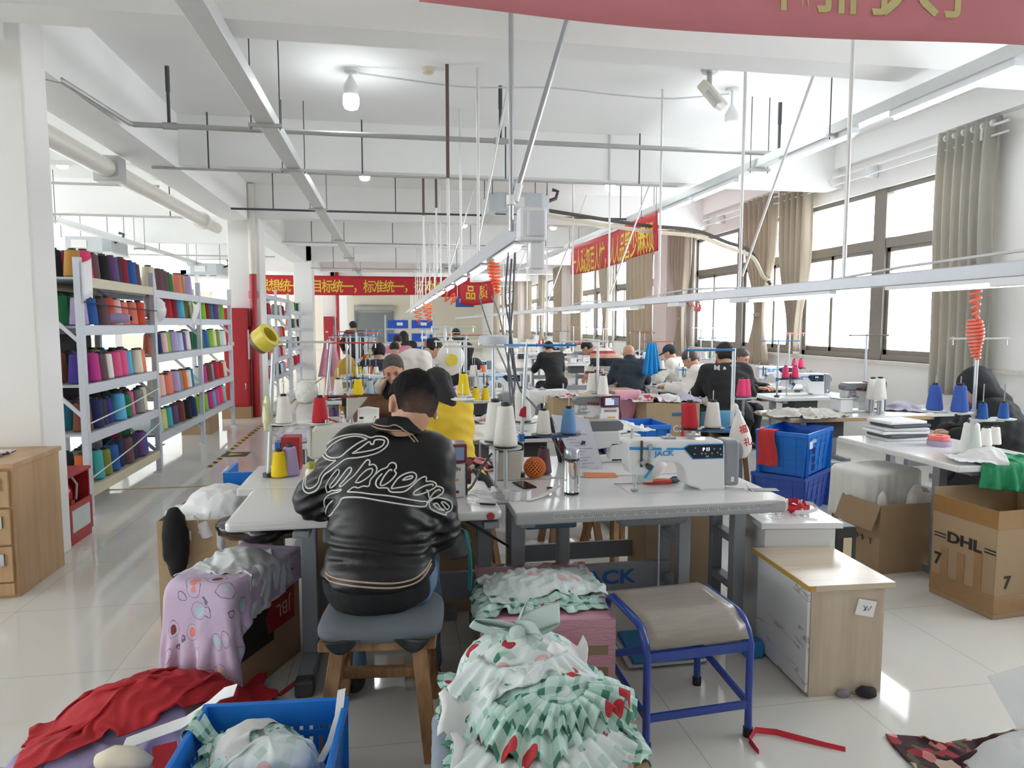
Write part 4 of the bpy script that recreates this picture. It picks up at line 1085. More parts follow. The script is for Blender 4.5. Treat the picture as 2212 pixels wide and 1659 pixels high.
MB().cbox((0, 0, 0), (.085, .0012, .07), 0, 0, .22).build('paper', paper, n_); MB().tube([(-.012, -.0015, .012), (.0, -.0015, -.01), (-.012, -.0015, -.012), (.004, -.0015, .008), (.012, -.0015, -.012), (.025, -.0015, .008)], .0012, 5).build('scribble', ink, n_)
for q, (x, y, r) in enumerate(((2.0, 2.565, .028), (1.9, 2.58, .02))):
    tag(lumpy((x, y, r*.7), (r*1.5, r, r*.7), .25, 30, 14, 8).build('lint_clump', mat('grey_lint' if q else 'black_lint', '#8a868c' if q else '#2b2a2c', .95), smooth=180), ['dark clump of lint at the right foot of the low pale cabinet', 'grey lilac clump of lint under the low pale cabinet'][q], 'lint')
wcm = mat('white_cabinet_laminate', '#d9dbdc', .3, var=.01)
t = thing('white_cabinet', 'white bedside cabinet behind the low pale wood cabinet', 'cabinet', (1.8, 3.1, 0), math.radians(-8))
MB().box(.01, .37, .02, .42, 0, .59).build('body', wcm, t, bevel=.002); MB().box(-.01, .4, -.01, .45, .59, .62).build('top', mat('white_gloss_laminate', '#e8eaeb', .12), t, bevel=.003)
MB().box(.012, .368, .004, .0195, .3, .585).build('drawer_front', wcm, t, bevel=.002); MB().box(.012, .368, .004, .0195, .02, .295).build('drawer_front', wcm, t, bevel=.002)
t = thing('black_speaker', 'small black box standing behind the white cabinet by the open carton', 'speaker', (2.37, 3.33, 0))
MB().box(0, .12, 0, .18, 0, .5).build('case', black, t, bevel=.004); MB().box(.04, .09, -.004, -.0005, .33, .44).build('label_plate', mat('sticker_cream', '#cdbf9c', .5), t)
# --- cardboard cartons
def carton(name, label, w, d, h, P, rz, flaps=(0, 0, 0, 0), m=card, th=.006, top=False, cat='cardboard box'):
    """open carton, corner origin at its front left foot; flaps: opening angle (deg) front, right, back, left; None = no flap"""
    t = thing(name, label, cat, P, rz)
    b_ = MB(); b_.box(0, w, 0, th, 0, h); b_.box(0, w, d-th, d, 0, h); b_.box(0, th, th, d-th, 0, h); b_.box(w-th, w, th, d-th, 0, h); b_.box(th, w-th, th, d-th, 0, th)
    b_.build('walls', m, t, bevel=.002)
    if top: MB().box(0, w, 0, d, h, h+th).build('lid', m, t, bevel=.003)
    fl = d*.48
    for k, a in enumerate(flaps):
        if a is None: continue
        a = math.radians(a); c_, s_ = math.cos(a)*fl, math.sin(a)*fl
        e = .001
        if k == 0: q = [(0, -e, h), (w, -e, h), (w, -e-c_, h+s_), (0, -e-c_, h+s_)]
        if k == 1: q = [(w+e, 0, h), (w+e, d, h), (w+e+c_, d, h+s_), (w+e+c_, 0, h+s_)]
        if k == 2: q = [(0, d+e, h), (w, d+e, h), (w, d+e+c_, h+s_), (0, d+e+c_, h+s_)]
        if k == 3: q = [(-e, 0, h), (-e, d, h), (-e-c_, d, h+s_), (-e-c_, 0, h+s_)]
        mb = MB(); mb.raw(q, [(0, 1, 2, 3)]); mb.build('flap', m, t, solid=.005)
    return t
def strip(t, m, x0, x1, y0, y1, z0, z1, name='tape'): return MB().box(x0, x1, y0, y1, z0, z1).build(name, m, t)
# courier carton on the right
dx = math.radians(-78)
t = thing('courier_carton', 'large taped brown carton marked with the number seven at the right edge', 'cardboard box', (3.19, 3.14, 0), math.radians(4))
b_ = MB(); w_, d_, h_ = .62, .42, .60; th = .006
b_.box(0, w_, 0, th, 0, h_); b_.box(0, w_, d_-th, d_, 0, h_+.04); b_.box(0, th, th, d_-th, 0, h_); b_.box(w_-th, w_, th, d_-th, 0, h_); b_.box(th, w_-th, th, d_-th, 0, th)
b_.build('walls', card, t, bevel=.003)
for z0, z1 in ((.5, .6), (.03, .13)):
    strip(t, tape, -.0022, -.0006, -.001, d_, z0, z1); strip(t, tape, -.001, w_, -.0022, -.0006, z0, z1)
for y in (.3, .19, .08): strip(t, tape, -.0024, -.0007, y, y+.05, .12, .3+.04*(y < .1))
panel_text('DHL', .085, (-.003, .2, .37), (0, -1, 0), (0, 0, 1), ink, t, 'lettering', 1.35, .003)
for k in range(2):
    MB().box(-.0032, -.0022, .32, .40, .355+k*.018, .362+k*.018).build('logo_stripe', ink, t); MB().box(-.0032, -.0022, .0, .07, .355+k*.018, .362+k*.018).build('logo_stripe', ink, t)
panel_text('7', .1, (-.003, .37, .22), (0, -1, 0), (0, 0, 1), ink, t, 'number', 1.0, .002); panel_text('7', .1, (.08, -.003, .2), (1, 0, 0), (0, 0, 1), ink, t, 'number', 1.0, .002)
# open carton with white scraps
t = carton('open_carton', 'open brown carton filled with white fabric scraps in front of the covered stool', .62, .36, .45, (3.05, 3.86, 0), math.radians(2), (None, None, None, -70))
panel_text('↑↑  Y', .06, (-.008, .14, .2), (0, -1, 0), (0, 0, 1), ink, t, 'print')
for k in range(7):
    x, y = 3.15+.07*k+random.uniform(-.02, .02), 4.02+random.uniform(-.08, .08)
    a = random.uniform(0, 3)
    tag(lumpy((x, y, .40+.03*math.sin(k*2)), (.035+.02*(k % 3), .03, .10), .2, 14, 14, 8).build('fabric_scrap', mat('white_scrap', '#e5e3de', .85), smooth=180), 'white fabric scrap, %s from the left in the open carton' % ORD[k], 'fabric scrap', 'scraps in the open carton')
tag(MB().cbox((3.62, 4.02, .47), (.1, .03, .34), .3, .3, .75).build('fabric_roll', mat('dark_blue_cloth', '#2b3440', .9), bevel=.008), 'dark blue rolled cloth leaning out of the open carton', 'cloth roll')
# white covered stool behind it
sc_ = atz(1900, 1010, .62)
t = thing('covered_stool', 'stool under a stretched white cover behind the open carton', 'stool', (sc_.x, sc_.y+.04, 0), math.radians(8))
for a in (-1, 1):
    for b2 in (-1, 1): MB().box(a*.2-.015, a*.2+.015, b2*.14-.015, b2*.14+.015, 0, .6).build('leg', rough_wood, t)
def cov(u, v):
    a = 2*PI*u; cx_, sx_ = math.cos(a), math.sin(a)
    r = 1/max(abs(cx_)/1.0, abs(sx_)/1.0)
    r = min(r, 1.24)
    if v < .3: k = v/.3; z = .625-.01*k**6; w_ = k
    else:
        q = (v-.3)/.7; z = .615-.33*q; w_ = 1+.03*q+.03*math.sin(a*22+2*math.sin(a*3))*q**.7
    return (.25*r*cx_*w_, .19*r*sx_*w_, z)
MB().grid(150, 22, cov).build('cover', mat('white_stretch_cover', '#e8e8e4', .8), t, smooth=180, solid=.002)
# blue crates
crate_b = mat('blue_crate_plastic', '#1f78d6', .35, var=.04, sub=0); crate_d = mat('dark_blue_crate_plastic', '#3457b0', .4)
def crate(label, P, rz, w, d, h, m, name='plastic_crate', ribs=True, taper=.03, group=None):
    t = thing(name, label, 'crate', P, rz, group)
    b_ = MB()
    def wall(p0, p1, nrm, n):
        p0, p1 = Vector(p0), Vector(p1); nrm = Vector(nrm)
        # vertical bars leave slots between them
        for k in range(n+1):
            a = p0.lerp(p1, k/n); lo = a-nrm*taper
            b_.bar(lo+Vector((0, 0, .0)), a+Vector((0, 0, h)), .02, .006, tuple(nrm))
        for z0, z1 in ((.0, .06), (h*.3, h*.37), (h*.62, h*.69), (h-.08, h)):
            q0 = nrm*(-taper*(1-z0/h)); q1 = nrm*(-taper*(1-z1/h))
            vs = [p0+q0+Vector((0, 0, z0)), p1+q0+Vector((0, 0, z0)), p1+q1+Vector((0, 0, z1)), p0+q1+Vector((0, 0, z1))]
            vs += [v-nrm*.006 for v in vs]
            b_.raw(vs, [(0, 1, 2, 3), (7, 6, 5, 4), (0, 4, 5, 1), (1, 5, 6, 2), (2, 6, 7, 3), (3, 7, 4, 0)])
        if not ribs:
            vs = [p0-nrm*(taper+.004), p1-nrm*(taper+.004), p1-nrm*.004+Vector((0, 0, h)), p0-nrm*.004+Vector((0, 0, h))]
            vs += [v-nrm*.004 for v in vs]
            b_.raw(vs, [(0, 1, 2, 3), (7, 6, 5, 4), (0, 4, 5, 1), (1, 5, 6, 2), (2, 6, 7, 3), (3, 7, 4, 0)])
    n1, n2 = int(w/.032), int(d/.032)
    if not ribs: n1, n2 = 5, 4
    wall((0, 0, 0), (w, 0, 0), (0, -1, 0), n1); wall((w, d, 0), (0, d, 0), (0, 1, 0), n1); wall((0, d, 0), (0, 0, 0), (-1, 0, 0), n2); wall((w, 0, 0), (w, d, 0), (1, 0, 0), n2)
    b_.box(taper, w-taper, taper, d-taper, 0, .012)
    b_.build('basket_body', m, t)
    r_ = MB(); r_.box(-.012, w+.012, -.012, .006, h-.03, h+.006); r_.box(-.012, w+.012, d-.006, d+.012, h-.03, h+.006); r_.box(-.012, .006, .006, d-.006, h-.03, h+.006); r_.box(w-.006, w+.012, .006, d-.006, h-.03, h+.006)
    r_.build('rim', m, t, bevel=.004)
    return t
c1 = crate('dark blue plastic crate on the floor under the bright blue crate', (3.33, 5.12, 0), math.radians(38), .62, .44, .33, crate_d, ribs=False)
c2 = crate('bright blue plastic crate on top of the dark blue crate, red cloth over its side', (3.33, 5.10, .34), math.radians(38), .6, .42, .36, crate_b, ribs=False)
panel_text('yisaa', .06, (.12, -.014, .3), (1, 0, 0), (0, 0, 1), paper, c2, 'lettering')
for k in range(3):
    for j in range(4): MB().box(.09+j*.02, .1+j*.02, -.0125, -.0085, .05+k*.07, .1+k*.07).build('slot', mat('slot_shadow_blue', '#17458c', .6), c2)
MB().box(.02, .09, -.0135, -.012, .24, .3).build('paper_tag', paper, c2)
q = aty(1305, 955, 5.6); zc = .5
c3 = crate('flat bright blue crate behind the front machine next to the big carton', (q.x, 5.35, zc), 0, .48, .4, .27, crate_b, ribs=False)
carton('carton', 'brown carton under the flat blue crate in the middle of the room', .48, .4, zc-.001, (q.x, 5.35, 0), 0, (None,)*4)
# basket in the foreground
BK = crate('bright blue slotted basket full of plaid fabric at the bottom of the picture', (-.66, 2.0, 0), math.radians(-4), .46, .39, .31, crate_b, 'plastic_basket', True, .02)
# cartons at the front
t = carton('big_carton', 'brown carton under the lilac cloth at the left of the wooden stool', .30, .52, .49, (-.95, 3.07, 0), math.radians(-25), (None,)*4, card, top=True)
MB().box(.3012, .303, .05, .3, .16, .36).build('printed_panel', mat('black_print', '#1d1c1c', .6), t)
MB().raw([(.3032, .26, .2), (.3032, .47, .2), (.3032, .47, .36), (.3032, .3, .36), (.3032, .24, .28)], [(0, 1, 2, 3, 4)]).build('printed_panel', mat('red_print', '#9c2028', .6), t)
panel_text('JBL', .09, (.304, .38, .28), (0, -1, 0), (0, 0, -1), mat('print_cream', '#c7a48a', .6), t, 'lettering')
tb = carton('tall_carton', 'tall open carton stuffed with white paper bags left of the front table', .46, .44, .60, (-1.19, 3.72, 0), math.radians(-4), (None, None, None, None), card2)
t = carton('plaid_carton', 'brown carton in the front that carries the tied plaid bundle', .6, .62, .30, (.13, 1.83, 0), math.radians(-3), (None,)*4, card, top=True)
strip(t, tape, .0, .6, .28, .34, .3062, .3075); strip(t, tape, .6005, .602, .28, .34, .12, .3062); strip(t, tape, .1, .6, -.0015, -.0005, .2, .3)
pinkt = mat('pink_packing_tape', '#dc9fb2', .08, var=.12, scale=14, coat=1, bump=.8, bscale=30, stretch=(1, 6, 6))
t = carton('pink_taped_carton', 'carton covered in shiny pink packing tape between the two stools', .53, .66, .43, (.33, 2.6, 0), math.radians(-5), (None,)*4, card, top=True)
MB().grid(12, 14, lambda u, v: (-.004+u*.538, -.004+v*.668, .4375+.002*math.sin(u*30+v*20))).build('pink_tape_top', pinkt, t, smooth=180, solid=.001)
strip(t, pinkt, -.004, .534, -.0035, -.001, .33, .437, 'pink_tape'); strip(t, pinkt, -.004, .02, -.003, -.001, 0, .33, 'pink_tape'); strip(t, pinkt, .505, .534, -.003, -.001, 0, .33, 'pink_tape')
strip(t, pinkt, .36, .505, -.003, -.001, .24, .29, 'pink_tape'); strip(t, pinkt, .5305, .533, 0, .66, .2, .437, 'pink_tape'); strip(t, pinkt, -.003, -.0005, 0, .66, .2, .437, 'pink_tape')
# cartons under the tables
carton('carton', 'brown carton under the front left table behind the seated man', .42, .36, .3, (.12, 3.75, 0), 0, (60, None, 80, None), card2)
carton('carton', 'dark brown carton standing under the right front table behind its legs', .4, .3, .52, (1.42, 3.7, 0), 0, (None,)*4)
carton('carton', 'tall carton under the front left table by the waste bag', .3, .3, .62, (.05, 4.2, 0), 0, (None,)*4)
carton('carton', 'narrow dark carton behind the big carton under the left end of the front table', .3, .36, .62, (-.42, 3.55, 0), 0, (None,)*4)
# litter on the floor
rs = mat('red_strap_cloth', '#c92a3c', .7)
tag(MB().ribbon([(1.33, 2.27, .004), (1.33, 2.34, .012), (1.38, 2.385, .02), (1.46, 2.37, .012), (1.6, 2.27, .006), (1.66, 2.23, .005)], (.2, .4, 1), .022, .003).build('red_strap', rs, smooth=60), 'curved red strap lying on the floor in front of the blue stool', 'strap')
tag(MB().ribbon([(.86, 2.09, .003), (.89, 2.04, .006), (.92, 1.99, .004)], (1, .3, 0), .02, .003).build('red_strap', rs, smooth=60), 'short red strap on the floor at the bottom edge beside the front carton', 'strap')
tag(MB().ribbon([(-.5, 3.0, .003), (-.44, 3.1, .008), (-.4, 3.18, .003)], (1, -.5, 0), .02, .003).build('red_strap', rs, smooth=60), 'red strap on the floor under the front left table', 'strap')
# ============================================================ SEWING MACHINES, THREAD STANDS, TABLE ROWS
mw = mat('machine_white', '#e4e6e7', .28, var=.01, coat=.2); mgrey = mat('machine_grey', '#8e9196', .4); mblue = mat('machine_blue', '#2f93d8', .35)
scr = mat('panel_glass', '#1c2733', .12); scrlit = mat('lit_digits', '#c9d6ff', .3, emit=1.5); maroon = mat('maroon_plastic', '#6d1f30', .35, coat=.2); beigem = mat('machine_beige', '#d7d5cc', .35)
scrm = mat('lcd_screen', '#5b6780', .2, emit=.25); scrt = mat('lcd_text', '#d6dcf0', .3, emit=.8)
X0, Y0m, Z0 = 1.142, 3.24, .772
def J(a, b2):
    p = aty(1300+a/5.027, 850+b2/5.027, 3.19); return (p.x-X0, p.z-Z0)
def lockstitch(name, label, P, rz=0, group=None):
    t = thing(name, label, 'sewing machine', P, rz, group)
    prof = [J(*q) for q in ((296, 560), (310, 525), (345, 508), (1290, 508), (1325, 530), (1340, 570), (1340, 1062), (1075, 1062), (1060, 1042), (960, 1005), (918, 985), (905, 850), (870, 785), (830, 752), (640, 745), (585, 775), (560, 800), (470, 895), (380, 892), (318, 872), (298, 800))]
    prof[6] = (prof[6][0], 0); prof[7] = (prof[7][0], 0)
    MB().prism_y(prof[::-1], -.05, .07).build('machine_head', mw, t, bevel=.012)
    MB().box(.0, .6, -.05, .12, .0005, .003).build('bed_plate', mw, t, bevel=.001)
    def flat(pts, m, nm, y0=-.0525, y1=-.0503): return MB().prism_y([J(*q) for q in pts][::-1], y0, y1).build(nm, m, t)
    flat([(298, 580), (648, 590), (648, 615), (300, 612)], mblue, 'blue_stripe'); flat([(705, 590), (895, 590), (905, 612), (705, 612)], mblue, 'blue_stripe')
    flat([(880, 590), (945, 552), (1318, 542), (1318, 705), (985, 715)], mblue, 'panel_border', -.0535, -.0503)
    p = flat([(893, 594), (950, 562), (1308, 551), (1308, 695), (990, 704)], scr, 'control_panel', -.0555, -.0536)
    a, b2 = J(1130, 605); MB().text('P 11', .022, frame((a, -.0558, b2), (1, 0, 0), (0, 0, 1)), .0004, 1, .0006).build('digits', scrlit, p)
    a, b2 = J(1140, 680); MB().text('A4', .013, frame((a, -.0558, b2), (1, 0, 0), (0, 0, 1)), .0004).build('lettering', paper, p)
    for q in ((1000, 655), (1080, 650), (1120, 650), (1190, 645), (1215, 600), (1250, 640), (1280, 600), (1285, 660), (1010, 590)):
        a, b2 = J(*q); MB().cyl((a, -.0585, b2), (a, -.0556, b2), .0045, n=10).build('button', mgrey, p)
    a, b2 = J(675, 652); MB().text('JACK', .034, frame((a, -.0525, b2), (1, 0, 0), (0, 0, 1)), .0006, 1.25, .0012).build('lettering', mblue, t)
    g0, g1 = J(1342, 512), J(1500, 1030)
    MB().box(g0[0], g1[0], -.048, .075, .015, g0[1]).build('motor_cover', mgrey, t, bevel=.018)
    a, b2 = J(1420, 930); MB().box(a-.008, a+.008, -.0505, -.0485, b2-.012, b2+.012).build('badge', plastw, t)
    a, b2 = J(1502, 640); hwm = MB().cyl((a, .01, b2), (a+.028, .01, b2), .045, n=24).build('hand_wheel', mgrey, t, smooth=40, bevel=.004)
    # needle bar, presser foot, tension, thread posts
    a, b2 = J(380, 900); n_ = MB(); n_.cyl((a, 0, b2+.01), (a, 0, .035), .0035, n=8); n_.cyl((a+.012, 0, b2+.01), (a+.012, 0, .03), .004, n=8); n_.box(a-.008, a+.02, -.02, .01, .006, .012); n_.cyl((a+.012, 0, .006), (a+.012, 0, .035), .006, n=8)
    n_.build('needle_bar', steel, t)
    a, b2 = J(500, 790); MB().cyl((a, -.075, b2), (a, -.05, b2), .016, .013, n=16).build('tension_knob', dark, t, smooth=40)
    a, b2 = J(440, 745); MB().cyl((a, -.065, b2), (a, -.05, b2), .012, n=12).box(a-.02, a+.04, -.06, -.05, b2-.004, b2+.004).build('tension_disc', steel, t)
    a, b2 = J(430, 620); MB().box(a-.006, a+.004, -.06, -.05, b2-.08, b2+.05).build('take_up_slot', dark, t)
    a, b2 = J(515, 640); MB().box(a-.006, a+.006, -.058, -.05, b2-.06, b2+.02).cyl((a, -.07, b2+.03), (a, -.05, b2+.03), .012, n=12).build('thread_guide', steel, t)
    a, b2 = J(375, 480); MB().cyl((a, .01, b2-.02), (a, .01, b2+.035), .007, n=10).build('spool_pin', steel, t, smooth=50)
    for q in ((770, 495), (1040, 470)):
        a, b2 = J(*q); MB().box(a-.03, a+.03, -.02, .03, b2-.008, b2+.004).cyl((a, .0, b2), (a, .0, b2+.018), .012, n=10).build('bobbin_winder', steel, t)
    MB().cbox((J(510, 850)[0], -.056, J(510, 850)[1]), (.012, .004, .075), 0, 0, .62).build('blue_stripe', mblue, t)
    return t
JM = lockstitch('sewing_machine', 'white and blue lockstitch machine on the front right table with a dark control panel', (X0, Y0m, Z0))
def coverlock(name, label, P, rz=0, group=None, lettered=True):
    t = thing(name, label, 'sewing machine', P, rz, group)
    MB().prism_y([(.27, 0), (.41, 0), (.41, .165), (.27, .165), (.255, .12), (.25, .05)][::-1], -.07, .07).build('machine_column', mw, t, bevel=.006)
    MB().box(.408, .416, -.072, .072, .01, .165).build('side_cover', dark, t)
    MB().prism_y([(.05, .19), (.27, .19), (.27, .25), (.07, .25), (.045, .225)][::-1], -.045, .055).build('top_arm', mat('machine_mid_grey', '#77797d', .4), t, bevel=.006)
    b_ = MB(); b_.prism_y([(.06, .1), (.2, .08), (.27, .1), (.27, .189), (.07, .189)][::-1], -.03, .06); b_.build('machine_head', mw, t, bevel=.01)
    MB().prism([(-.02, -.08), (.1, -.08), (.13, -.02), (.13, .06), (-.02, .06)], 0, .118).build('cloth_bed', mw, t, bevel=.008)
    MB().box(-.03, .14, -.09, .06, .118, .125).build('cloth_plate', steel, t, bevel=.003)
    MB().box(-.02, .41, -.06, .06, 0, .02).build('base', mw, t, bevel=.004)
    s_ = MB().box(.27, .415, -.082, .05, .17, .26).build('screen_case', maroon, t, bevel=.008)
    MB().box(.283, .4, -.0845, -.0825, .184, .246).build('screen', scrm, s_)
    for k in range(5): MB().box(.289, .289+(.07 if k else .05), -.0855, -.0848, .234-k*.011, .239-k*.011).build('screen_text', scrt, s_)
    if lettered: MB().text('DAOLIN', .024, frame((.335, -.0715, .138), (1, 0, 0), (0, 0, 1)), .0005, 1.1, .0006).build('lettering', mat('logo_red', '#a3263a', .4), t)
    MB().box(.315, .375, -.0715, -.0703, .08, .092).build('warning_label', mat('label_orange', '#e0a63c', .5), t); MB().box(.315, .375, -.0713, -.0703, .05, .08).build('plate', plastw, t)
    MB().box(.305, .375, -.0715, -.0703, .022, .035).build('maroon_label', maroon, t)
    MB().cyl((.416, 0, .09), (.438, 0, .09), .042, n=20).build('hand_wheel', maroon, t, smooth=40)
    for k in range(4): MB().cyl((.165+k*.024, -.055, .2-.003*k), (.165+k*.024, -.03, .2-.003*k), .011, n=12).build('tension_knob', maroon, t, smooth=40)
    m_ = MB()
    for k in range(5): m_.cyl((.1+k*.012, -.05, .12), (.1+k*.012, -.03, .19), .0035, n=6)
    m_.box(.08, .17, -.06, -.02, .125, .135); m_.box(.1, .15, -.055, -.03, .15, .165); m_.build('needle_bars', steel, t)
    MB().cyl((.33, 0, .26), (.33, 0, .275), .014, n=12).build('oil_cap', steel, t, smooth=40)
    return t
def D(px, py, y): return aty(px, py, y)
p = D(1016, 1073, 3.26)
CM = coverlock('overlock_machine', 'white and maroon overlock machine with a screen beside the seated man', (p.x-.43, 3.33, .772))
def flatbed(name, label, P, rz=0, group=None, body=None, capcol=None):
    """older machine seen from the back: long arm, pillar, dark motor"""
    t = thing(name, label, 'sewing machine', P, rz, group)
    b_ = body or beigem
    MB().prism_y([(0, .12), (.02, .26), (.05, .285), (.47, .285), (.5, .26), (.5, 0), (.36, 0), (.35, .12), (.31, .15), (.12, .15), (.1, .1), (.02, .1)][::-1], -.05, .06).build('machine_head', b_, t, bevel=.014)
    MB().box(0, .5, -.08, .1, 0, .006).build('bed_plate', steel, t)
    MB().cyl((.5, 0, .2), (.535, 0, .2), .055, n=20).build('hand_wheel', capcol or black, t, smooth=40)
    MB().box(.0, .02, -.055, .065, .12, .26).build('face_plate', b_, t, bevel=.003)
    m_ = MB(); m_.cyl((.05, -.01, .01), (.05, -.01, .11), .004, n=6); m_.cyl((.065, -.01, .01), (.065, -.01, .11), .005, n=6); m_.box(.035, .08, -.03, .01, .008, .014); m_.build('needle_bar', steel, t)
    for k in range(3): MB().cyl((.1+.13*k, 0, .285), (.1+.13*k, 0, .31), .012, n=10).build('oil_cap', steel, t, smooth=40)
    MB().box(.22, .28, -.0525, -.0502, .2, .22).build('plate', mat('plate_red', '#c07a70', .5), t)
    return t
FM1 = flatbed('sewing_machine', 'beige machine with black end behind the seated man on the facing table', (-.45, 3.86, .772), 0, None, beigem, black)
# --- thread stands
polem = mat('thread_stand_pole', '#cdd3d8', .35, .4); armb = mat('stand_blue', '#2d7cc4', .4); armr = mat('stand_red', '#c04a3c', .4); armw = mat('stand_white', '#cfcfc8', .4); armk = mat('stand_dark', '#5a5552', .45)
discm = mat('black_disc', '#2b2c2e', .4)
def arm(t, a, b2, m, name='arm', wd=.028):
    o = MB().bar(a, b2, wd, .012, (0, 0, 1)).build(name, m, t, bevel=.003)
    return o
CN = []
def stand(label, P, h, top, trays, cones, m=armw, lean=(0, 0), group=None, threads=True):
    """P base of pole; top: list of (x,y) arm ends at the top; trays: (z, x, y) arm ends with a disc; cones: (tray index, proto, colour, label)"""
    t = thing('thread_stand', label, 'thread stand', P, 0, group)
    MB().cyl((0, 0, 0), (lean[0]*h, lean[1]*h, h), .011, n=10).build('pole', polem, t, smooth=60)
    MB().cyl((0, 0, 0), (0, 0, .02), .03, n=14).build('base', dark, t, smooth=40)
    for (x, y) in top:
        o = arm(t, (lean[0]*h, lean[1]*h, h-.01), (lean[0]*h+x, lean[1]*h+y, h-.01), m, 'top_arm')
        MB().cyl((lean[0]*h+x*.93, lean[1]*h+y*.93, h+.001), (lean[0]*h+x*.93, lean[1]*h+y*.93, h-.05), .004, n=6).build('thread_guide', steel, o)
    zs = sorted(set(z for z, x, y, *r in trays))
    for z in zs: MB().cyl((lean[0]*z, lean[1]*z, z-.02), (lean[0]*z, lean[1]*z, z+.02), .018, n=10).build('clamp', m, t, smooth=40)
    for z, x, y in trays:
        o = arm(t, (lean[0]*z, lean[1]*z, z), (x, y, z), m, 'lower_arm')
        MB().lathe([(.055, z+.007), (.07, z+.012), (.07, z+.015), (.01, z+.015)], 20, (x, y, 0)).build('spool_disc', discm if m is not armw else plastw, o, smooth=40)
        MB().cyl((x, y, z), (x, y, z+.23 if len(cones) else z+.1), .003, n=6).build('spindle', steel, o)
    for (k, pr, c, lab, sc_) in cones:
        z, x, y = trays[k]
        cone(pr, (P[0]+x, P[1]+y, P[2]+z+.018), c, lab, None, 0, sc_)
        if threads and top:
            tx, ty = top[k % len(top)]
            tag(MB().tube([(P[0]+x, P[1]+y, P[2]+z+.2*sc_), (P[0]+lean[0]*h+tx*.9, P[1]+lean[1]*h+ty*.9, P[2]+h-.03)], .0012, 4).build('thread', plastw), 'thin thread rising from the %s' % lab[:60], 'thread') if False else None
    return t
# left stand with the tape roll
p = aty(580, 1036, 3.9); tp_ = aty(592, 742, 3.9); hL = tp_.z-p.z
stand('white thread stand at the left table end with a yellow tape roll on top', (p.x, 3.9, .772), hL, [(.30, 0)], [(aty(600, 920, 3.9).z-.772, .09, 0), (aty(600, 920, 3.9).z-.772, .28, 0)],
      [(0, CONE_BIG, 'white', 'white yarn cone on the left stand, left of the red cone', .72), (1, CONE_S, 'red', 'red yarn cone on the left stand beside the white cone', .78)], armw, ((tp_.x-p.x)/hL, 0))
q = aty(575, 730, 3.9)
t = thing('tape_roll', 'roll of yellow and brown tape stuck on top of the left thread stand', 'tape roll', (q.x, 3.88, q.z)); t.rotation_euler = (.35, .95, 0)
MB().lathe([(.045, -.035), (.068, -.035), (.068, .035), (.045, .035), (.045, -.035)], 28).build('tape_rings', mat('yellow_tape', '#e2cf4f', .3), t, smooth=40)
MB().lathe([(.038, -.025), (.062, -.06), (.064, -.036), (.04, -.03)], 24).build('brown_ring', mat('brown_tape_ring', '#7d6552', .5), t, smooth=40)
tag(lumpy((aty(577, 895, 3.9).x, 3.9, aty(577, 895, 3.9).z), (.022, .022, .085), .3, 22, 14, 16).build('plastic_wrap', mat('yellowish_plastic', '#dcdcae', .25, bump=.4), smooth=180), 'yellowish crumpled plastic wrapped round the left stand pole', 'plastic wrap')
# blue stand in the middle
p = aty(1122, 1018, 3.68); tp_ = aty(1138, 742, 3.68); hB = tp_.z-.772; zt_ = aty(1130, 945, 3.68).z-.772
stand('blue armed thread stand in the middle with white and pale blue cones', (p.x, 3.68, .772), hB, [(.27, -.02), (-.1, .1)], [(zt_, .135, 0), (zt_, .275, 0)],
      [(0, CONE_S, 'white', 'white yarn cone on the blue arm, left of the pale blue cone', .75), (1, CONE_S, 'denim blue', 'pale blue yarn cone on the blue stand arm', .8)], armb, ((tp_.x-p.x)/hB, 0))
q = aty(1130, 890, 3.66); tag(MB().prism_y([(-.022, -.02), (-.012, .015), (.006, .03), (.018, .028), (.018, -.03), (0, -.03)], 0, .004).build('red_scrap', mat('red_cloth_scrap', '#b82a44', .8), loc=(q.x, 3.662, q.z)), 'small red cloth scrap stuck on the blue stand pole', 'cloth scrap')
# grey stand with big white cones, lamp like cover on top
p = aty(1072, 1035, 3.55); tp_ = aty(1066, 735, 3.95)
hG = aty(1066, 745, 3.9).z-.772
t = stand('grey thread stand with a round cover on top behind the big white cones', (aty(1066, 900, 3.9).x, 3.9, .772), hG, [(-.27, .1), (.14, -.05)], [(aty(1066, 868, 3.9).z-.772, -.17, .05)], [], armw)
MB().lathe([(.055, -.025), (.08, -.025), (.085, -.01), (.085, .02), (.07, .025)], 24).build('round_cover', mat('pale_grey_plastic', '#cfd3da', .4), t, smooth=40).location = (.0, -.02, hG+.03)
for k, (px, py, y, pr, sc_, lab) in enumerate(((1092, 962, 3.42, CONE_BIG, 1.0, 'front big white yarn cone with black core in the middle of the picture'), (1070, 950, 3.58, CONE_BIG, 1.0, 'big white yarn cone half hidden behind the front big white cone'),
        (1128, 908, 4.1, CONE_BIG, .95, 'big white yarn cone behind the blue stand pole'))):
    q = aty(px, py, y)
    cone(pr, (q.x, y, q.z), 'white', lab, None, 0, sc_)
    s_ = thing('cone_holder', 'small metal holder plate under the %s' % ['front big white cone', 'second big white cone', 'white cone behind the blue pole'][k], 'cone holder', (q.x, y, .772))
    MB().cyl((0, 0, 0), (0, 0, q.z-.79), .01, n=10).build('post', polem, s_, smooth=60)
    MB().lathe([(.05, q.z-.79), (.085, q.z-.785), (.085, q.z-.778), (.05, q.z-.776)], 24).build('plate', steel, s_, smooth=40)
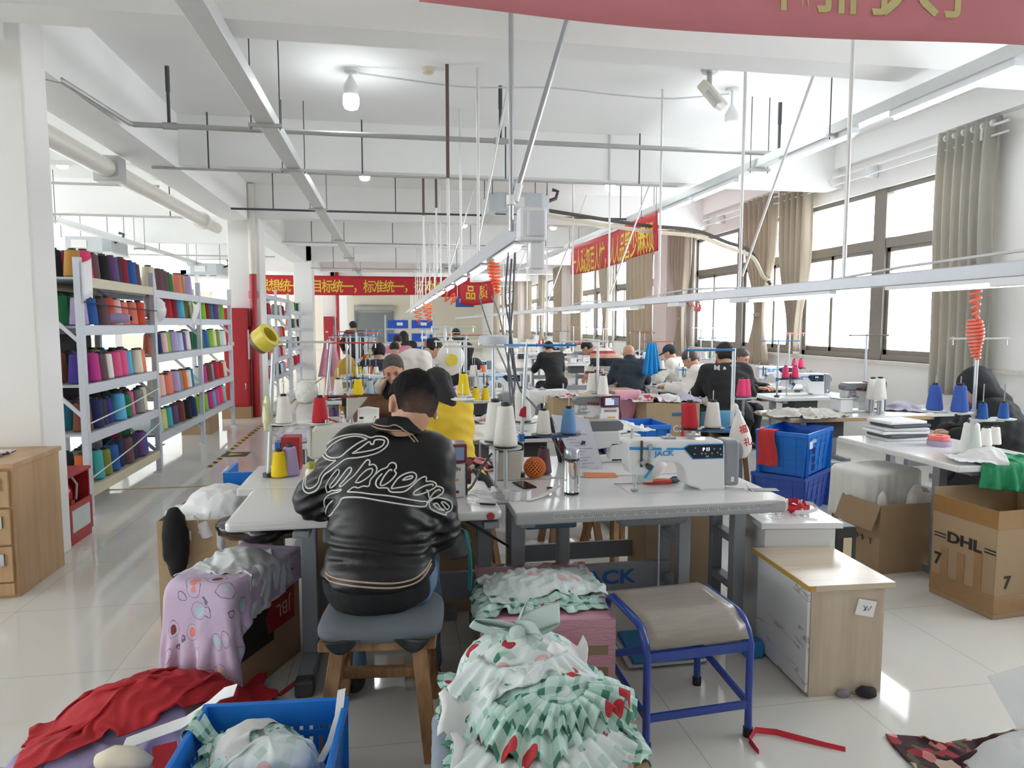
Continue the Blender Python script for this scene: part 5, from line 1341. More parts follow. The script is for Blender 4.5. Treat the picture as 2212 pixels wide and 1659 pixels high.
# stand on the right behind the white and blue machine
p = aty(1578, 1030, 3.72); hC = aty(1570, 752, 3.72).z-.772
stand('blue armed thread stand behind the white and blue machine with a white bag tied on', (p.x, 3.72, .772), hC, [(-.3, .0)], [(.22, -.27, -.02), (.22, -.13, -.02)],
      [(0, CONE_S, 'red', 'red yarn cone on the stand just above the white and blue machine', .85), (1, CONE_S, 'white', 'white yarn cone between red cone and tied white bag', .85)], armb)
# stand at the right desk
p = aty(2098, 985, 3.7); hD = aty(2090, 728, 3.7).z-.772
zb1 = aty(2030, 893, 3.7).z-.772; zb2 = aty(2140, 908, 3.7).z-.772
stand('white thread stand with four blue cones on the right desk', (p.x, 3.7, .772), hD, [(-.17, .02), (.2, -.02)], [(zb1, aty(2018, 890, 3.75).x-p.x, .05), (zb1, aty(2058, 890, 3.7).x-p.x-.0, -.05), (zb2, aty(2113, 905, 3.7).x-p.x, -.03), (zb2, aty(2158, 905, 3.7).x-p.x, -.03)],
      [(0, CONE_BIG, 'royal blue', 'left big royal blue yarn cone on the right desk stand', .76), (1, CONE_BIG, 'royal blue', 'right big royal blue yarn cone on the right desk stand', .78), (2, CONE_S, 'blue', 'left small blue yarn cone on the right desk stand', .55), (3, CONE_S, 'blue', 'rightmost small blue yarn cone on the right desk stand', .55)], armw)
# --- table rows
def table(label, x0, x1, y0, y1, group=None, top=None, edge=None, h=.77, rz=0.0, corner=None):
    t = thing('sewing_table', label, 'table', (x0, y0, 0), rz, group)
    MB().box(0, x1-x0, 0, y1-y0, h-.04, h).build('tabletop', top or ttop, t, bevel=.008)
    if edge: MB().box(-.003, x1-x0+.003, -.003, y1-y0+.003, h-.036, h-.006).build('edge_band', edge, t)
    for x in (.15, x1-x0-.15):
        l = MB(); l.box(x-.03, x+.03, .27, .33, .05, h-.04); l.box(x-.03, x+.03, .03, y1-y0-.03, h-.07, h-.04); l.box(x-.03, x+.03, .0, y1-y0, .0, .05); l.build('leg', tleg, t, bevel=.004)
    MB().box(.15, x1-x0-.15, .29, .31, .2, .3).build('crossbar', tleg, t)
    MB().box(.3, .6, .1, .35, h-.2, h-.041).build('motor_box', dark, t, bevel=.01)
    return t
table('facing white table behind the front left table', -.78, .45, 3.63, 4.22)
table('facing white table behind the white and blue machine', .53, 1.85, 3.63, 4.22)
plym = mat('ply_edge', '#b89a74', .6)
g_ = 'white sewing tables in the middle row'
tabs = []
for k, y in enumerate((4.95, 7.7, 10.6, 13.5, 16.4, 19.3)):
    for j in (0, 1):
        for i, x in enumerate((-.82, .55)):
            lab = '%s sewing table of the %s table block behind the front block, %s side' % (('near', 'far')[j], ORD[k], ('left', 'right')[i])
            tabs.append(table(lab, x, x+1.3, y+j*.62, y+j*.62+.6, g_))
g2 = 'sewing tables by the windows'
table('grey sewing table with wooden edge in front of the windows, cloth rolls on it', 3.45, 4.85, 5.55, 6.15, None, mat('grey_table_laminate', '#bcbdbb', .3), plym)
table('white sewing table against the window wall right of the grey table', 4.87, 5.7, 5.7, 6.3, None)
table('right desk with the blue cones beside the person in the dark hood', 3.26, 4.02, 3.5, 4.62, None)
for k, y in enumerate((8.4, 11.2, 14.0, 17.0, 20.0)):
    for i, x in enumerate((3.4, 4.55)):
        table('%s sewing table of the %s row by the windows beyond the grey table' % (('left', 'right')[i], ORD[k]), x, x+1.1, y, y+.6, g2)
# ============================================================ PEOPLE
def skinmat(name, c): 
    m = mat(name, c, .5, var=.05, scale=25)
    m.node_tree.nodes['Principled BSDF'].inputs['Subsurface Weight'].default_value = .08
    return m
skin1 = skinmat('skin_light', '#c99a80'); skin2 = skinmat('skin_tan', '#c4937a')
hairm = mat('black_hair', '#121112', .65, var=.3, scale=60, bump=.5, bscale=220); hairg = mat('greying_hair', '#4a423e', .55, var=.3, scale=70, bump=.5, bscale=200)
shortm = mat('shaved_hair', '#4a3d38', .8, var=.2, scale=90)
leather = mat('black_leather', '#0f1011', .42, var=.1, scale=10, bump=.12, bscale=35, spec=.4)
knit = mat('black_rib_knit', '#121416', .9, bump=.3, bscale=150); denim = mat('blue_denim', '#5b7690', .85, var=.15, scale=40, bump=.2, bscale=220)
shoe = mat('dark_shoe', '#1c1c1e', .5)
def A3(v): return np.array(v, float)
def unit(v): v = A3(v); return v/np.linalg.norm(v)
def wobble(P, a, k, seed):
    r = np.random.default_rng(seed); w_ = 0
    for i in range(5):
        d = r.normal(size=3); d /= np.linalg.norm(d)
        w_ = w_+np.sin(P@d*k*(.6+.35*i)+r.uniform(0, 6))/(1+.4*i)
    return w_*a
def head_axes(f, u):
    f = unit(f); u = A3(u); u = unit(u-f*(u@f)); s = np.cross(f, u); return s, f, u
def head_sdf(P, c, ax, sc=1.0):
    """skull, jaw, nose, lips, brow, ears; axes: side, forward, up"""
    R = np.stack(ax, 1); q = (P-A3(c))@R/sc
    d = sd_ell(q, (0, -.012, .028), (.075, .095, .085))
    d = smin(d, sd_ell(q, (0, .018, -.035), (.058, .07, .078)), .04)
    d = smin(d, sd_ell(q, (0, .062, -.085), (.028, .022, .022)), .03)
    d = smin(d, sd_caps(q, (0, .088, .0), (0, .105, -.032), .008, .0125), .012)
    for s in (-1, 1):
        d = smin(d, sd_ell(q, (s*.013, .1, -.04), (.009, .009, .007)), .008)
        d = smin(d, sd_caps(q, (s*.012, .088, .016), (s*.045, .074, .016), .009, .008), .012)
        d = smin(d, sd_ell(q, (s*.04, .065, -.032), (.022, .018, .02)), .02)
        d = -smin(-d, sd_ell(q, (s*.03, .094, -.001), (.016, .014, .011)), .008)
        e = sd_ell(q, (s*.079, -.008, -.01), (.011, .02, .034)); e = -smin(-e, sd_ell(q, (s*.088, .0, -.008), (.008, .011, .02)), .004)
        d = smin(d, e, .006)
    d = smin(d, sd_ell(q, (0, .086, -.062), (.024, .01, .006)), .006); d = smin(d, sd_ell(q, (0, .084, -.072), (.02, .01, .006)), .006)
    return d*sc
def hair_sdf(P, c, ax, sc, style):
    R = np.stack(ax, 1); q = (P-A3(c))@R/sc
    n = wobble(q, .0015, 160, 5)+wobble(q, .002, 60, 8)
    d = sd_ell(q, (0, -.014, .033), (.083, .101, .092))+n
    if style == 'short':
        d = smin(d, sd_ell(q, (0, -.045, -.005), (.074, .06, .07))+n, .03)
        cut = np.maximum(q[..., 1]-.05-.8*np.maximum(q[..., 2]-.02, 0)+(q[..., 2] < .02)*.04, -(q[..., 2]+.055+.9*np.minimum(q[..., 1]+.02, 0)*-1*.0))
    elif style == 'bob':
        for s in (-1, 1): d = smin(d, sd_caps(q, (s*.06, -.02, .02), (s*.062, -.02, -.13), .038, .03)+n, .03)
        d = smin(d, sd_caps(q, (0, -.06, .0), (0, -.055, -.15), .062, .05)+n, .03)
        cut = np.where(q[..., 2] > .03, q[..., 1]-.05-1.0*(q[..., 2]-.03), q[..., 1]-.035)
    elif style == 'bun':
        d = smin(d, sd_ell(q, (0, -.115, .03), (.035, .035, .035))+n, .015)
        d = smin(d, sd_ell(q, (0, -.045, -.01), (.074, .055, .06))+n, .03)
        cut = np.maximum(q[..., 1]-.045-.75*np.maximum(q[..., 2]-.03, 0)+(q[..., 2] < .03)*.03, -(q[..., 2]+.06))
    else: cut = -(q[..., 2]-.0)
    return np.maximum(d, cut)*sc
def hand_mesh(wrist, dirv, palm_n, side, curl=.7, size=1.0):
    """palm and five bent fingers as one surface"""
    f = unit(dirv); n = A3(palm_n); n = unit(n-f*(n@f)); s = np.cross(f, n)*side
    w_ = A3(wrist)
    def T(a, b2, c_): return w_+(f*a+s*b2+n*c_)*size
    parts = [('c', T(-.03, 0, 0), T(.03, 0, 0), .022, .026)]
    segs = []
    for k, (b2, L_, r) in enumerate(((-.03, .06, .0075), (-.0105, .075, .0085), (.0105, .083, .0088), (.031, .073, .0085))):
        p0 = T(.075, b2, 0); a = 0; prev = p0
        segs.append((T(.02, b2*.7, 0), p0, .013, .0105))
        for j, q in enumerate((.45, .32, .23)):
            a += curl*(.55+.3*j)
            p1 = prev+(f*math.cos(a)-n*math.sin(a))*L_*q*size
            segs.append((prev, p1, r*(1-.08*j), r*(.94-.08*j))); prev = p1
    b0 = T(.012, .03, -.004); b1 = T(.045, .058, -.018); b3 = T(.075, .062, -.03)
    segs += [(b0, b1, .014, .0105), (b1, b3, .0105, .0085)]
    lo = w_-.13*size; hi = w_+.13*size+f*.1*0
    def fn(P):
        d = sd_caps(P, T(-.03, 0, 0), T(.02, 0, 0), .021, .02)
        d = smin(d, sd_ell((P-T(.045, 0, 0))@np.stack((f, s, n), 1), (0, 0, 0), (.045, .04, .015)), .012)
        for a, b2, r0, r1 in segs: d = smin(d, sd_caps(P, a, b2, r0*size, r1*size), .005)
        return d
    allp = np.array([q for sg in segs for q in sg[:2]]+[T(-.05, 0, 0)])
    return surface_net(fn, allp.min(0)-.03, allp.max(0)+.03, .0055)
def person(label, P, rz, pose, look, group=None):
    """pose: joints in the person's own frame (facing +y); look: clothes, hair, colours"""
    t = thing('person', label, 'person', P, rz, group)
    j = {k: A3(v) for k, v in pose.items() if k not in ('f', 'u', 'sit')}
    ax = head_axes(pose['f'], pose['u']); res = look.get('res', .014); hs = look.get('head', 1.0)
    bw = look.get('wide', 1.0)
    def torso(P, o):
        d = sd_caps(P, j['pelvis']+(-.07, 0, 0), j['pelvis']+(.07, 0, 0), .115*bw+o)
        d = smin(d, sd_caps(P, j['pelvis'], j['chest'], .135*bw+o, .14*bw+o), .06)
        d = smin(d, sd_caps(P, j['chest']+(-.06, 0, 0), j['chest']+(.06, 0, 0), .13*bw+o), .05)
        return smin(d, sd_caps(P, j['shL'], j['shR'], .065+o), .06)
    def arm_(P, s, o, end=1.0):
        sh, el, wr = j['sh'+s], j['el'+s], j['wr'+s]
        return smin(sd_caps(P, sh, el, .055+o, .045+o), sd_caps(P, el, el+(wr-el)*end, .045+o, .03+o), .02)
    def leg_(P, s, o, end=1.0):
        hp, kn, an = j['hip'+s], j['kn'+s], j['an'+s]
        return smin(sd_caps(P, hp, kn, .085+o, .06+o), sd_caps(P, kn, kn+(an-kn)*end, .06+o, .038+o), .03)
    def body(P):
        d = torso(P, 0)
        d = smin(d, sd_caps(P, (j['shL']+j['shR'])/2+(j['head']-(j['shL']+j['shR'])/2)*.1, j['head']-ax[2]*.05*hs-ax[1]*.02, .06, .052), .035)
        for s in 'LR': d = smin(d, arm_(P, s, 0), .03); d = smin(d, leg_(P, s, 0), .03); d = smin(d, sd_caps(P, j['an'+s], j['an'+s]+(0, .14, -.04), .035, .03), .02)
        return smin(d, head_sdf(P, j['head'], ax, hs), .012)
    pts = np.array(list(j.values())); lo = pts.min(0)-.24; hi = pts.max(0)+.24; lo[2] = max(lo[2], -.01)
    V, F = surface_net(body, lo, hi, look.get('bres', res))
    vs, fs = [V], [F]; off = len(V)
    for s, sd in (('L', -1), ('R', 1)):
        hv, hf = hand_mesh(j['wr'+s]+unit(j['wr'+s]-j['el'+s])*.02, j['wr'+s]-j['el'+s]+(0, 0, -.0), (0, 0, 1), -sd, .55)
        vs.append(hv); fs.append(hf+off); off += len(hv)
    np_obj('body', np.concatenate(vs), np.concatenate(fs), look.get('skin', skin1), t)
    o_t = look.get('puff', .022); neck = j['head']-ax[2]*.1*hs
    hem = look.get('hem', .07); up = unit(j['chest']-j['pelvis'])
    def top(P):
        d = torso(P, o_t)
        for s in 'LR': d = smin(d, arm_(P, s, o_t, .93), .05)
        d = d+wobble(P, look.get('wr', .004), 45, 3)
        d = np.maximum(d, -((P-j['pelvis'])@up+hem))
        d = np.maximum(d, -(np.linalg.norm(P-neck, axis=-1)-.062))
        if look.get('collar'): d = smin(d, np.maximum(sd_caps(P, neck-up*.05, neck+up*.0, .085, .09), -sd_caps(P, neck-up*.2, neck+up*.2, .062)), .015)
        return d
    V, F = surface_net(top, lo, hi, res); np_obj(look.get('top_name', 'jacket'), V, F, look['top'], t)
    if look.get('legs') is not None:
        def tr(P):
            d = np.minimum(leg_(P, 'L', .018, .97), leg_(P, 'R', .018, .97))
            d = np.minimum(d, np.maximum(torso(P, .016), (P-j['pelvis'])@up-.1))
            return d+wobble(P, .003, 40, 9)
        V, F = surface_net(tr, lo, hi, max(res, .012)); np_obj('trousers', V, F, look['legs'], t)
        for s in 'LR':
            def sh(P, s=s): return smin(sd_caps(P, j['an'+s]+(0, -.02, -.03), j['an'+s]+(0, .15, -.045), .042, .036), sd_caps(P, j['an'+s], j['an'+s]+(0, 0, .02), .045), .02)
            a = j['an'+s]; V, F = surface_net(sh, a-(.09, .12, .12), a+(.09, .25, .1), .012); np_obj('shoe', V, F, shoe, t)
    hc = j['head']
    if look.get('hair', 'short') != 'none':
        V, F = surface_net(lambda P: hair_sdf(P, hc, ax, hs, look.get('hair', 'short')), hc-.26, hc+.2, look.get('hres', .008)); np_obj('hair', V, F, look.get('hairm', hairm), t)
    if look.get('cap'):
        def cp(P):
            q = (P-hc)@np.stack(ax, 1)/hs
            return np.maximum(np.minimum(sd_ell(q, (0, -.012, .035), (.09, .108, .1)), np.maximum(sd_ell(q, (0, .1, .045), (.07, .075, .012)), -q[..., 1])), -(q[..., 2]-.03))*hs
        V, F = surface_net(cp, hc-.2, hc+.25, .008); np_obj('cap', V, F, look['cap'], t)
    if look.get('hood'):
        def hd(P):
            q = (P-hc)@np.stack(ax, 1)/hs
            d = smin(sd_ell(q, (0, -.02, .03), (.12, .135, .135)), sd_caps(q, (0, -.05, -.08), (0, -.06, -.18), .1, .12), .05)
            return np.maximum(d, -sd_caps(q, (0, .03, -.0), (0, .3, -.02), .085))*hs+wobble(P, .003, 50, 4)
        V, F = surface_net(hd, hc-.36, hc+.3, .012); np_obj('hood', V, F, look['hood'], t)
    if look.get('face'):
        s_, f_, u_ = ax
        for s in (-1, 1):
            e = hc+(s_*s*.03+f_*.0835+u_*.0)*hs
            MB().ball(tuple(e), .0105*hs, 12, 8).build('eye', mat('eye_dark', '#2e2623', .2), t, smooth=180)
            MB().tube([tuple(hc+(s_*s*a+f_*(.0995-.12*abs(a-.012))+u_*z)*hs) for a, z in ((.012, .02), (.028, .026), (.046, .02))], [.0022, .003, .0016], 6).build('eyebrow', hairm, t, smooth=180)
            MB().tube([tuple(hc+(s_*s*a+f_*(.0985-.1*abs(a-.02))+u_*z)*hs) for a, z in ((.017, .002), (.03, .0055), (.043, .001))], .0022, 6).build('eyelid', look.get('skin', skin1), t, smooth=180)
        MB().tube([tuple(hc+(s_*a+f_*(.0955-.35*a*a*10)+u_*(-.0665+2.0*a*a))*hs) for a in (-.022, -.011, 0, .011, .022)], [.001, .003, .0036, .003, .001], 6).build('lips', mat('lip_tone', '#9c5a50', .5), t, smooth=180)
    return t, j, ax
def pose_sit(lean=.15, bow=.5, reach=.42, head=(0, 0), turn=0.0, seat=.45, arms=.83, yawh=0.0):
    p = {'pelvis': (0, 0, seat+.13), 'chest': (0, lean, seat+.47), 'shL': (-.17, lean+.03, seat+.58), 'shR': (.17, lean+.03, seat+.58)}
    p['elL'] = (-.26, lean+.16, seat+.36); p['elR'] = (.26, lean+.16, seat+.36); p['wrL'] = (-.12, lean+reach-.02, arms); p['wrR'] = (.12, lean+reach-.02, arms)
    p['hipL'] = (-.09, .02, seat+.08); p['hipR'] = (.09, .02, seat+.08); p['knL'] = (-.12, .42, seat+.06); p['knR'] = (.12, .42, seat+.06); p['anL'] = (-.12, .4, .09); p['anR'] = (.12, .4, .09)
    p['head'] = (head[0], lean+.07+.1*bow+head[1], seat+.78-.06*bow)
    p['f'] = (math.sin(yawh), math.cos(yawh), -bow); p['u'] = (0, bow*.9, 1)
    return p
def pose_stand(lean=.1, bow=.5, arms=1.0, reach=.4):
    p = pose_sit(lean, bow, reach, seat=.8, arms=arms)
    p['hipL'] = (-.09, 0, .9); p['hipR'] = (.09, 0, .9); p['knL'] = (-.1, .03, .5); p['knR'] = (.1, .03, .5); p['anL'] = (-.1, 0, .09); p['anR'] = (.1, 0, .09)
    return p
def pose_bend(amount=.35, bow=.7, arms=.85):
    p = pose_stand(.1, bow, arms, .4)
    for k in ('chest', 'shL', 'shR', 'head', 'elL', 'elR'):
        v = list(p[k]); h_ = v[2]-.93; v[1] = v[1]+h_*amount*1.3; v[2] = .93+h_*(1-amount*.75); p[k] = tuple(v)
    p['wrL'] = (-.13, p['elL'][1]+.2, arms); p['wrR'] = (.13, p['elR'][1]+.2, arms)
    return p

# ---------------------------------------------------------------- the man in the foreground
mp_ = {'pelvis': (-.05, 2.70, .62), 'chest': (.0, 2.86, .98), 'shL': (-.15, 2.87, 1.085), 'shR': (.155, 2.86, 1.05), 'elL': (-.32, 2.93, .875), 'elR': (.19, 2.83, .75),
       'wrL': (-.10, 3.16, .84), 'wrR': (.17, 3.13, .85), 'hipL': (-.14, 2.72, .58), 'hipR': (.05, 2.72, .58), 'knL': (-.2, 3.1, .52), 'knR': (.13, 3.1, .52), 'anL': (-.18, 3.0, .10), 'anR': (.15, 2.98, .10)}
hcw = aty(891, 878, 2.92); mp_['head'] = tuple(hcw); mp_['f'] = (-.3, .8, -.66); mp_['u'] = (.03, .6, .8)
t = thing('person', 'man from behind in a black leather jacket with white outlined script, on a stool', 'person', (0, 0, 0))
j = {k: A3(v) for k, v in mp_.items()}; ax = head_axes(mp_['f'], mp_['u']); HS = 1.2
def torso_m(P, o):
    d = sd_ell(P, (-.008, 2.885, .985), (.203+o, .135+o, .19+o))
    d = smin(d, sd_ell(P, (-.045, 2.79, .79), (.198+o, .15+o, .2+o)), .08)
    d = smin(d, sd_ell(P, (-.055, 2.72, .625), (.205+o, .165+o, .11+o)), .07)
    d = smin(d, sd_caps(P, j['shL'], j['shR'], .07+o), .07)
    return d
def arm_m(P, s, o, end=1.0):
    sh, el, wr = j['sh'+s], j['el'+s], j['wr'+s]
    return smin(sd_caps(P, sh, el, .06+o, .052+o), sd_caps(P, el, el+(wr-el)*end, .052+o, .033+o), .03)
neckb = (j['shL']+j['shR'])/2+A3((.0, .0, .03))
def body_m(P):
    d = torso_m(P, -.035)
    d = smin(d, sd_caps(P, neckb+A3((.01, .0, .0)), j['head']-ax[2]*.05-ax[1]*.03, .07, .066), .03)
    for s in 'LR':
        d = smin(d, arm_m(P, s, 0), .03)
        d = smin(d, smin(sd_caps(P, j['hip'+s], j['kn'+s], .08, .058), sd_caps(P, j['kn'+s], j['an'+s], .058, .038), .03), .03)
        d = smin(d, sd_caps(P, j['an'+s], j['an'+s]+(0, .14, -.05), .035, .03), .02)
    return smin(d, head_sdf(P, j['head'], ax, HS), .015)
V, F = surface_net(body_m, (-.46, 2.45, 0), (.42, 3.35, 1.5), .0095)
vs, fs, off = [V], [F], len(V)
for s, sd in (('L', -1), ('R', 1)):
    hv, hf = hand_mesh(j['wr'+s]+unit(j['wr'+s]-j['el'+s])*.02, j['wr'+s]-j['el'+s]+A3((0, 0, -.02)), (0, 0, 1), -sd, .5)
    vs.append(hv); fs.append(hf+off); off += len(hv)
np_obj('body', np.concatenate(vs), np.concatenate(fs), skin1, t)
def folds(P):
    """creases of the leather: across the waist, round the elbows"""
    w_ = wobble(P, .0035, 26, 21)
    z = P[..., 2]; x = P[..., 0]
    w_ = w_+.006*np.exp(-((z-.74)/.07)**2)*np.sin(z*150+x*9+2*np.sin(x*14))
    w_ = w_+.007*np.exp(-((z-.85)/.1)**2)*np.exp(-((x-.16)/.09)**2)*np.sin(z*95+x*70)
    w_ = w_+.006*np.exp(-((x+.3)/.09)**2)*np.sin(z*120-x*60)
    return w_
def hemdist(P): return P[..., 2]-(.598+.16*(P[..., 1]-2.56)+.35*np.maximum(P[..., 0]-.05, 0)**1.5*1.6)
def jacket_m(P, o=.028):
    d = torso_m(P, o-.01)
    for s in 'LR': d = smin(d, arm_m(P, s, o, .9), .055)
    d = d+folds(P)
    d = np.maximum(d, -hemdist(P))
    nk = neckb+A3((.02, .02, .085))
    return np.maximum(d, -(np.linalg.norm((P-nk)/A3((1, 1, .9)), axis=-1)-.088))
V, F = surface_net(jacket_m, (-.47, 2.45, .45), (.42, 3.3, 1.3), .0085)
jac = np_obj('jacket', V, F, leather, t)
def band(P):
    d = sd_ell(P, (-.055, 2.725, .585), (.222, .183, .15))+wobble(P, .002, 60, 2)
    return np.maximum(np.maximum(d, hemdist(P)-.012), -(P[..., 2]-.508-.25*np.maximum(P[..., 0]-.02, 0)))
V, F = surface_net(band, (-.4, 2.45, .42), (.3, 3.0, .85), .0085); bandob = np_obj('waistband', V, F, knit, jac)
# collar
col_c = neckb+A3((.022, .01, .066))
def collar(P):
    q = P-col_c; n = unit((.1, .42, .9)); h_ = q@n; r = np.linalg.norm(q-h_[..., None]*n, axis=-1)
    return np.maximum(np.maximum(np.abs(r-(.094-.15*np.maximum(h_, 0)))-.01, np.abs(h_)-.03), -.02-P[..., 2]*0)
V, F = surface_net(collar, col_c-.16, col_c+.16, .006); colob = np_obj('collar', V, F, knit, jac)
def trouser_m(P):
    d = 9
    for s in 'LR': d = np.minimum(d, smin(sd_caps(P, j['hip'+s], j['kn'+s], .1, .075), sd_caps(P, j['kn'+s], j['kn'+s]+(j['an'+s]-j['kn'+s])*.95, .075, .055), .03))
    d = smin(d, sd_caps(P, (-.13, 2.72, .6), (.06, 2.72, .6), .115), .03)
    return d+wobble(P, .004, 45, 12)
V, F = surface_net(trouser_m, (-.4, 2.5, .05), (.35, 3.3, .8), .011); V[:, 2] = np.where((V[:, 1] < 2.86), np.maximum(V[:, 2], .507), V[:, 2])
np_obj('jeans', V, F, denim, t)
for s in 'LR':
    def sh(P, s=s): return sd_caps(P, j['an'+s]+A3((0, -.03, -.045)), j['an'+s]+A3((0, .16, -.055)), .05, .042)
    a = j['an'+s]; V, F = surface_net(sh, a-.2, a+.3, .012); V[:, 2] = np.maximum(V[:, 2], .002); np_obj('shoe', V, F, shoe, t)
def hair_m(P):
    q = (P-j['head'])@np.stack(ax, 1)/HS
    n = wobble(q, .0012, 150, 5)+wobble(q, .002, 55, 8)
    d = smin(sd_ell(q, (0, -.014, .034), (.0815, .104, .094)), sd_ell(q, (0, -.048, -.01), (.068, .056, .07)), .03)+n
    face = np.where(q[..., 2] > .02, q[..., 1]-.062-.6*(q[..., 2]-.02), q[..., 1]-.03+.5*np.maximum(-.02-q[..., 2], 0))
    nape = -(q[..., 2]+.088)-0*q[..., 1]
    earh = .042-np.sqrt(((np.abs(q[..., 0])-.085)/1.2)**2+(q[..., 1]+.002)**2+(q[..., 2]+.012)**2)
    return np.maximum(np.maximum(np.maximum(d, face), nape), earh)*HS
V, F = surface_net(hair_m, j['head']-.2, j['head']+.2, .005); hro = np_obj('hair', V, F, hairm, t)
# faded nape: closely cut hair is greyer where it gets shorter
N, L, b = nodes_of(hairm.copy()); fade = b.id_data; 
hm2 = mat('black_hair_faded_nape', '#0c0b0b', .75, bump=.6, bscale=230, spec=.2)
N, L, b = nodes_of(hm2); tc = N.new('ShaderNodeTexCoord'); vm = N.new('ShaderNodeVectorMath'); vm.operation = 'SUBTRACT'; L.new(tc.outputs['Object'], vm.inputs[0]); vm.inputs[1].default_value = tuple(j['head'])
vd = N.new('ShaderNodeVectorMath'); vd.operation = 'DOT_PRODUCT'; L.new(vm.outputs[0], vd.inputs[0]); vd.inputs[1].default_value = tuple(ax[2]*.9+ax[1]*.45)
mr = N.new('ShaderNodeMapRange'); mr.inputs[1].default_value = -.13; mr.inputs[2].default_value = -.055; L.new(vd.outputs['Value'], mr.inputs[0])
L.new(mix_node(N, L, mr.outputs[0], s2l(hexc('#6d564b')), s2l(hexc('#0c0b0b'))), b.inputs['Base Color'])
hro.data.materials[0] = hm2
tag(MB().ball(tuple(j['head']+ax[0]*.088*HS+ax[1]*.012-ax[2]*.03), .009, 10, 8).build('earpiece', plastw, t, smooth=180))
# stitched lines follow the jacket
def bvh_of(*obs):
    vs, fs, o_ = [], [], 0
    for ob in obs:
        me = ob.data; a = np.empty(len(me.vertices)*3); me.vertices.foreach_get('co', a); a = a.reshape(-1, 3)
        vs += [tuple(q) for q in a]; fs += [tuple(i+o_ for i in p.vertices) for p in me.polygons]; o_ += len(a)
    return BVHTree.FromPolygons(vs, fs)
bj = bvh_of(jac, bandob, colob)
def on_jacket(pts, k=6, lift=.0008, closed=False):
    """smooth the drawn line and lay it on the cloth"""
    p = [np.array(q, float) for q in pts]; out = []
    n = len(p)
    for i in range(n-1):
        p0, p1, p2, p3 = p[max(i-1, 0)], p[i], p[i+1], p[min(i+2, n-1)]
        for m in range(k+(i == n-2)):
            s = m/k; out.append(.5*((2*p1)+(p2-p0)*s+(2*p0-5*p1+4*p2-p3)*s*s+(3*p1-p0-3*p2+p3)*s**3))
    res, cur = [], []
    for q in out:
        h_ = bj.ray_cast(cO, ray(q[0], q[1]).normalized())
        if h_[0] is None or (cur and (h_[0]-cur[-1]).length > .06):
            if len(cur) > 1: res.append(cur)
            cur = []
            if h_[0] is None: continue
        cur.append(h_[0]+h_[1]*lift)
    if len(cur) > 1: res.append(cur)
    return res
zA = lambda L_: [(600+x/5.183, 780+y/5.183) for x, y in L_]
zB = lambda L_: [(920+x/5.027, 800+y/5.027) for x, y in L_]
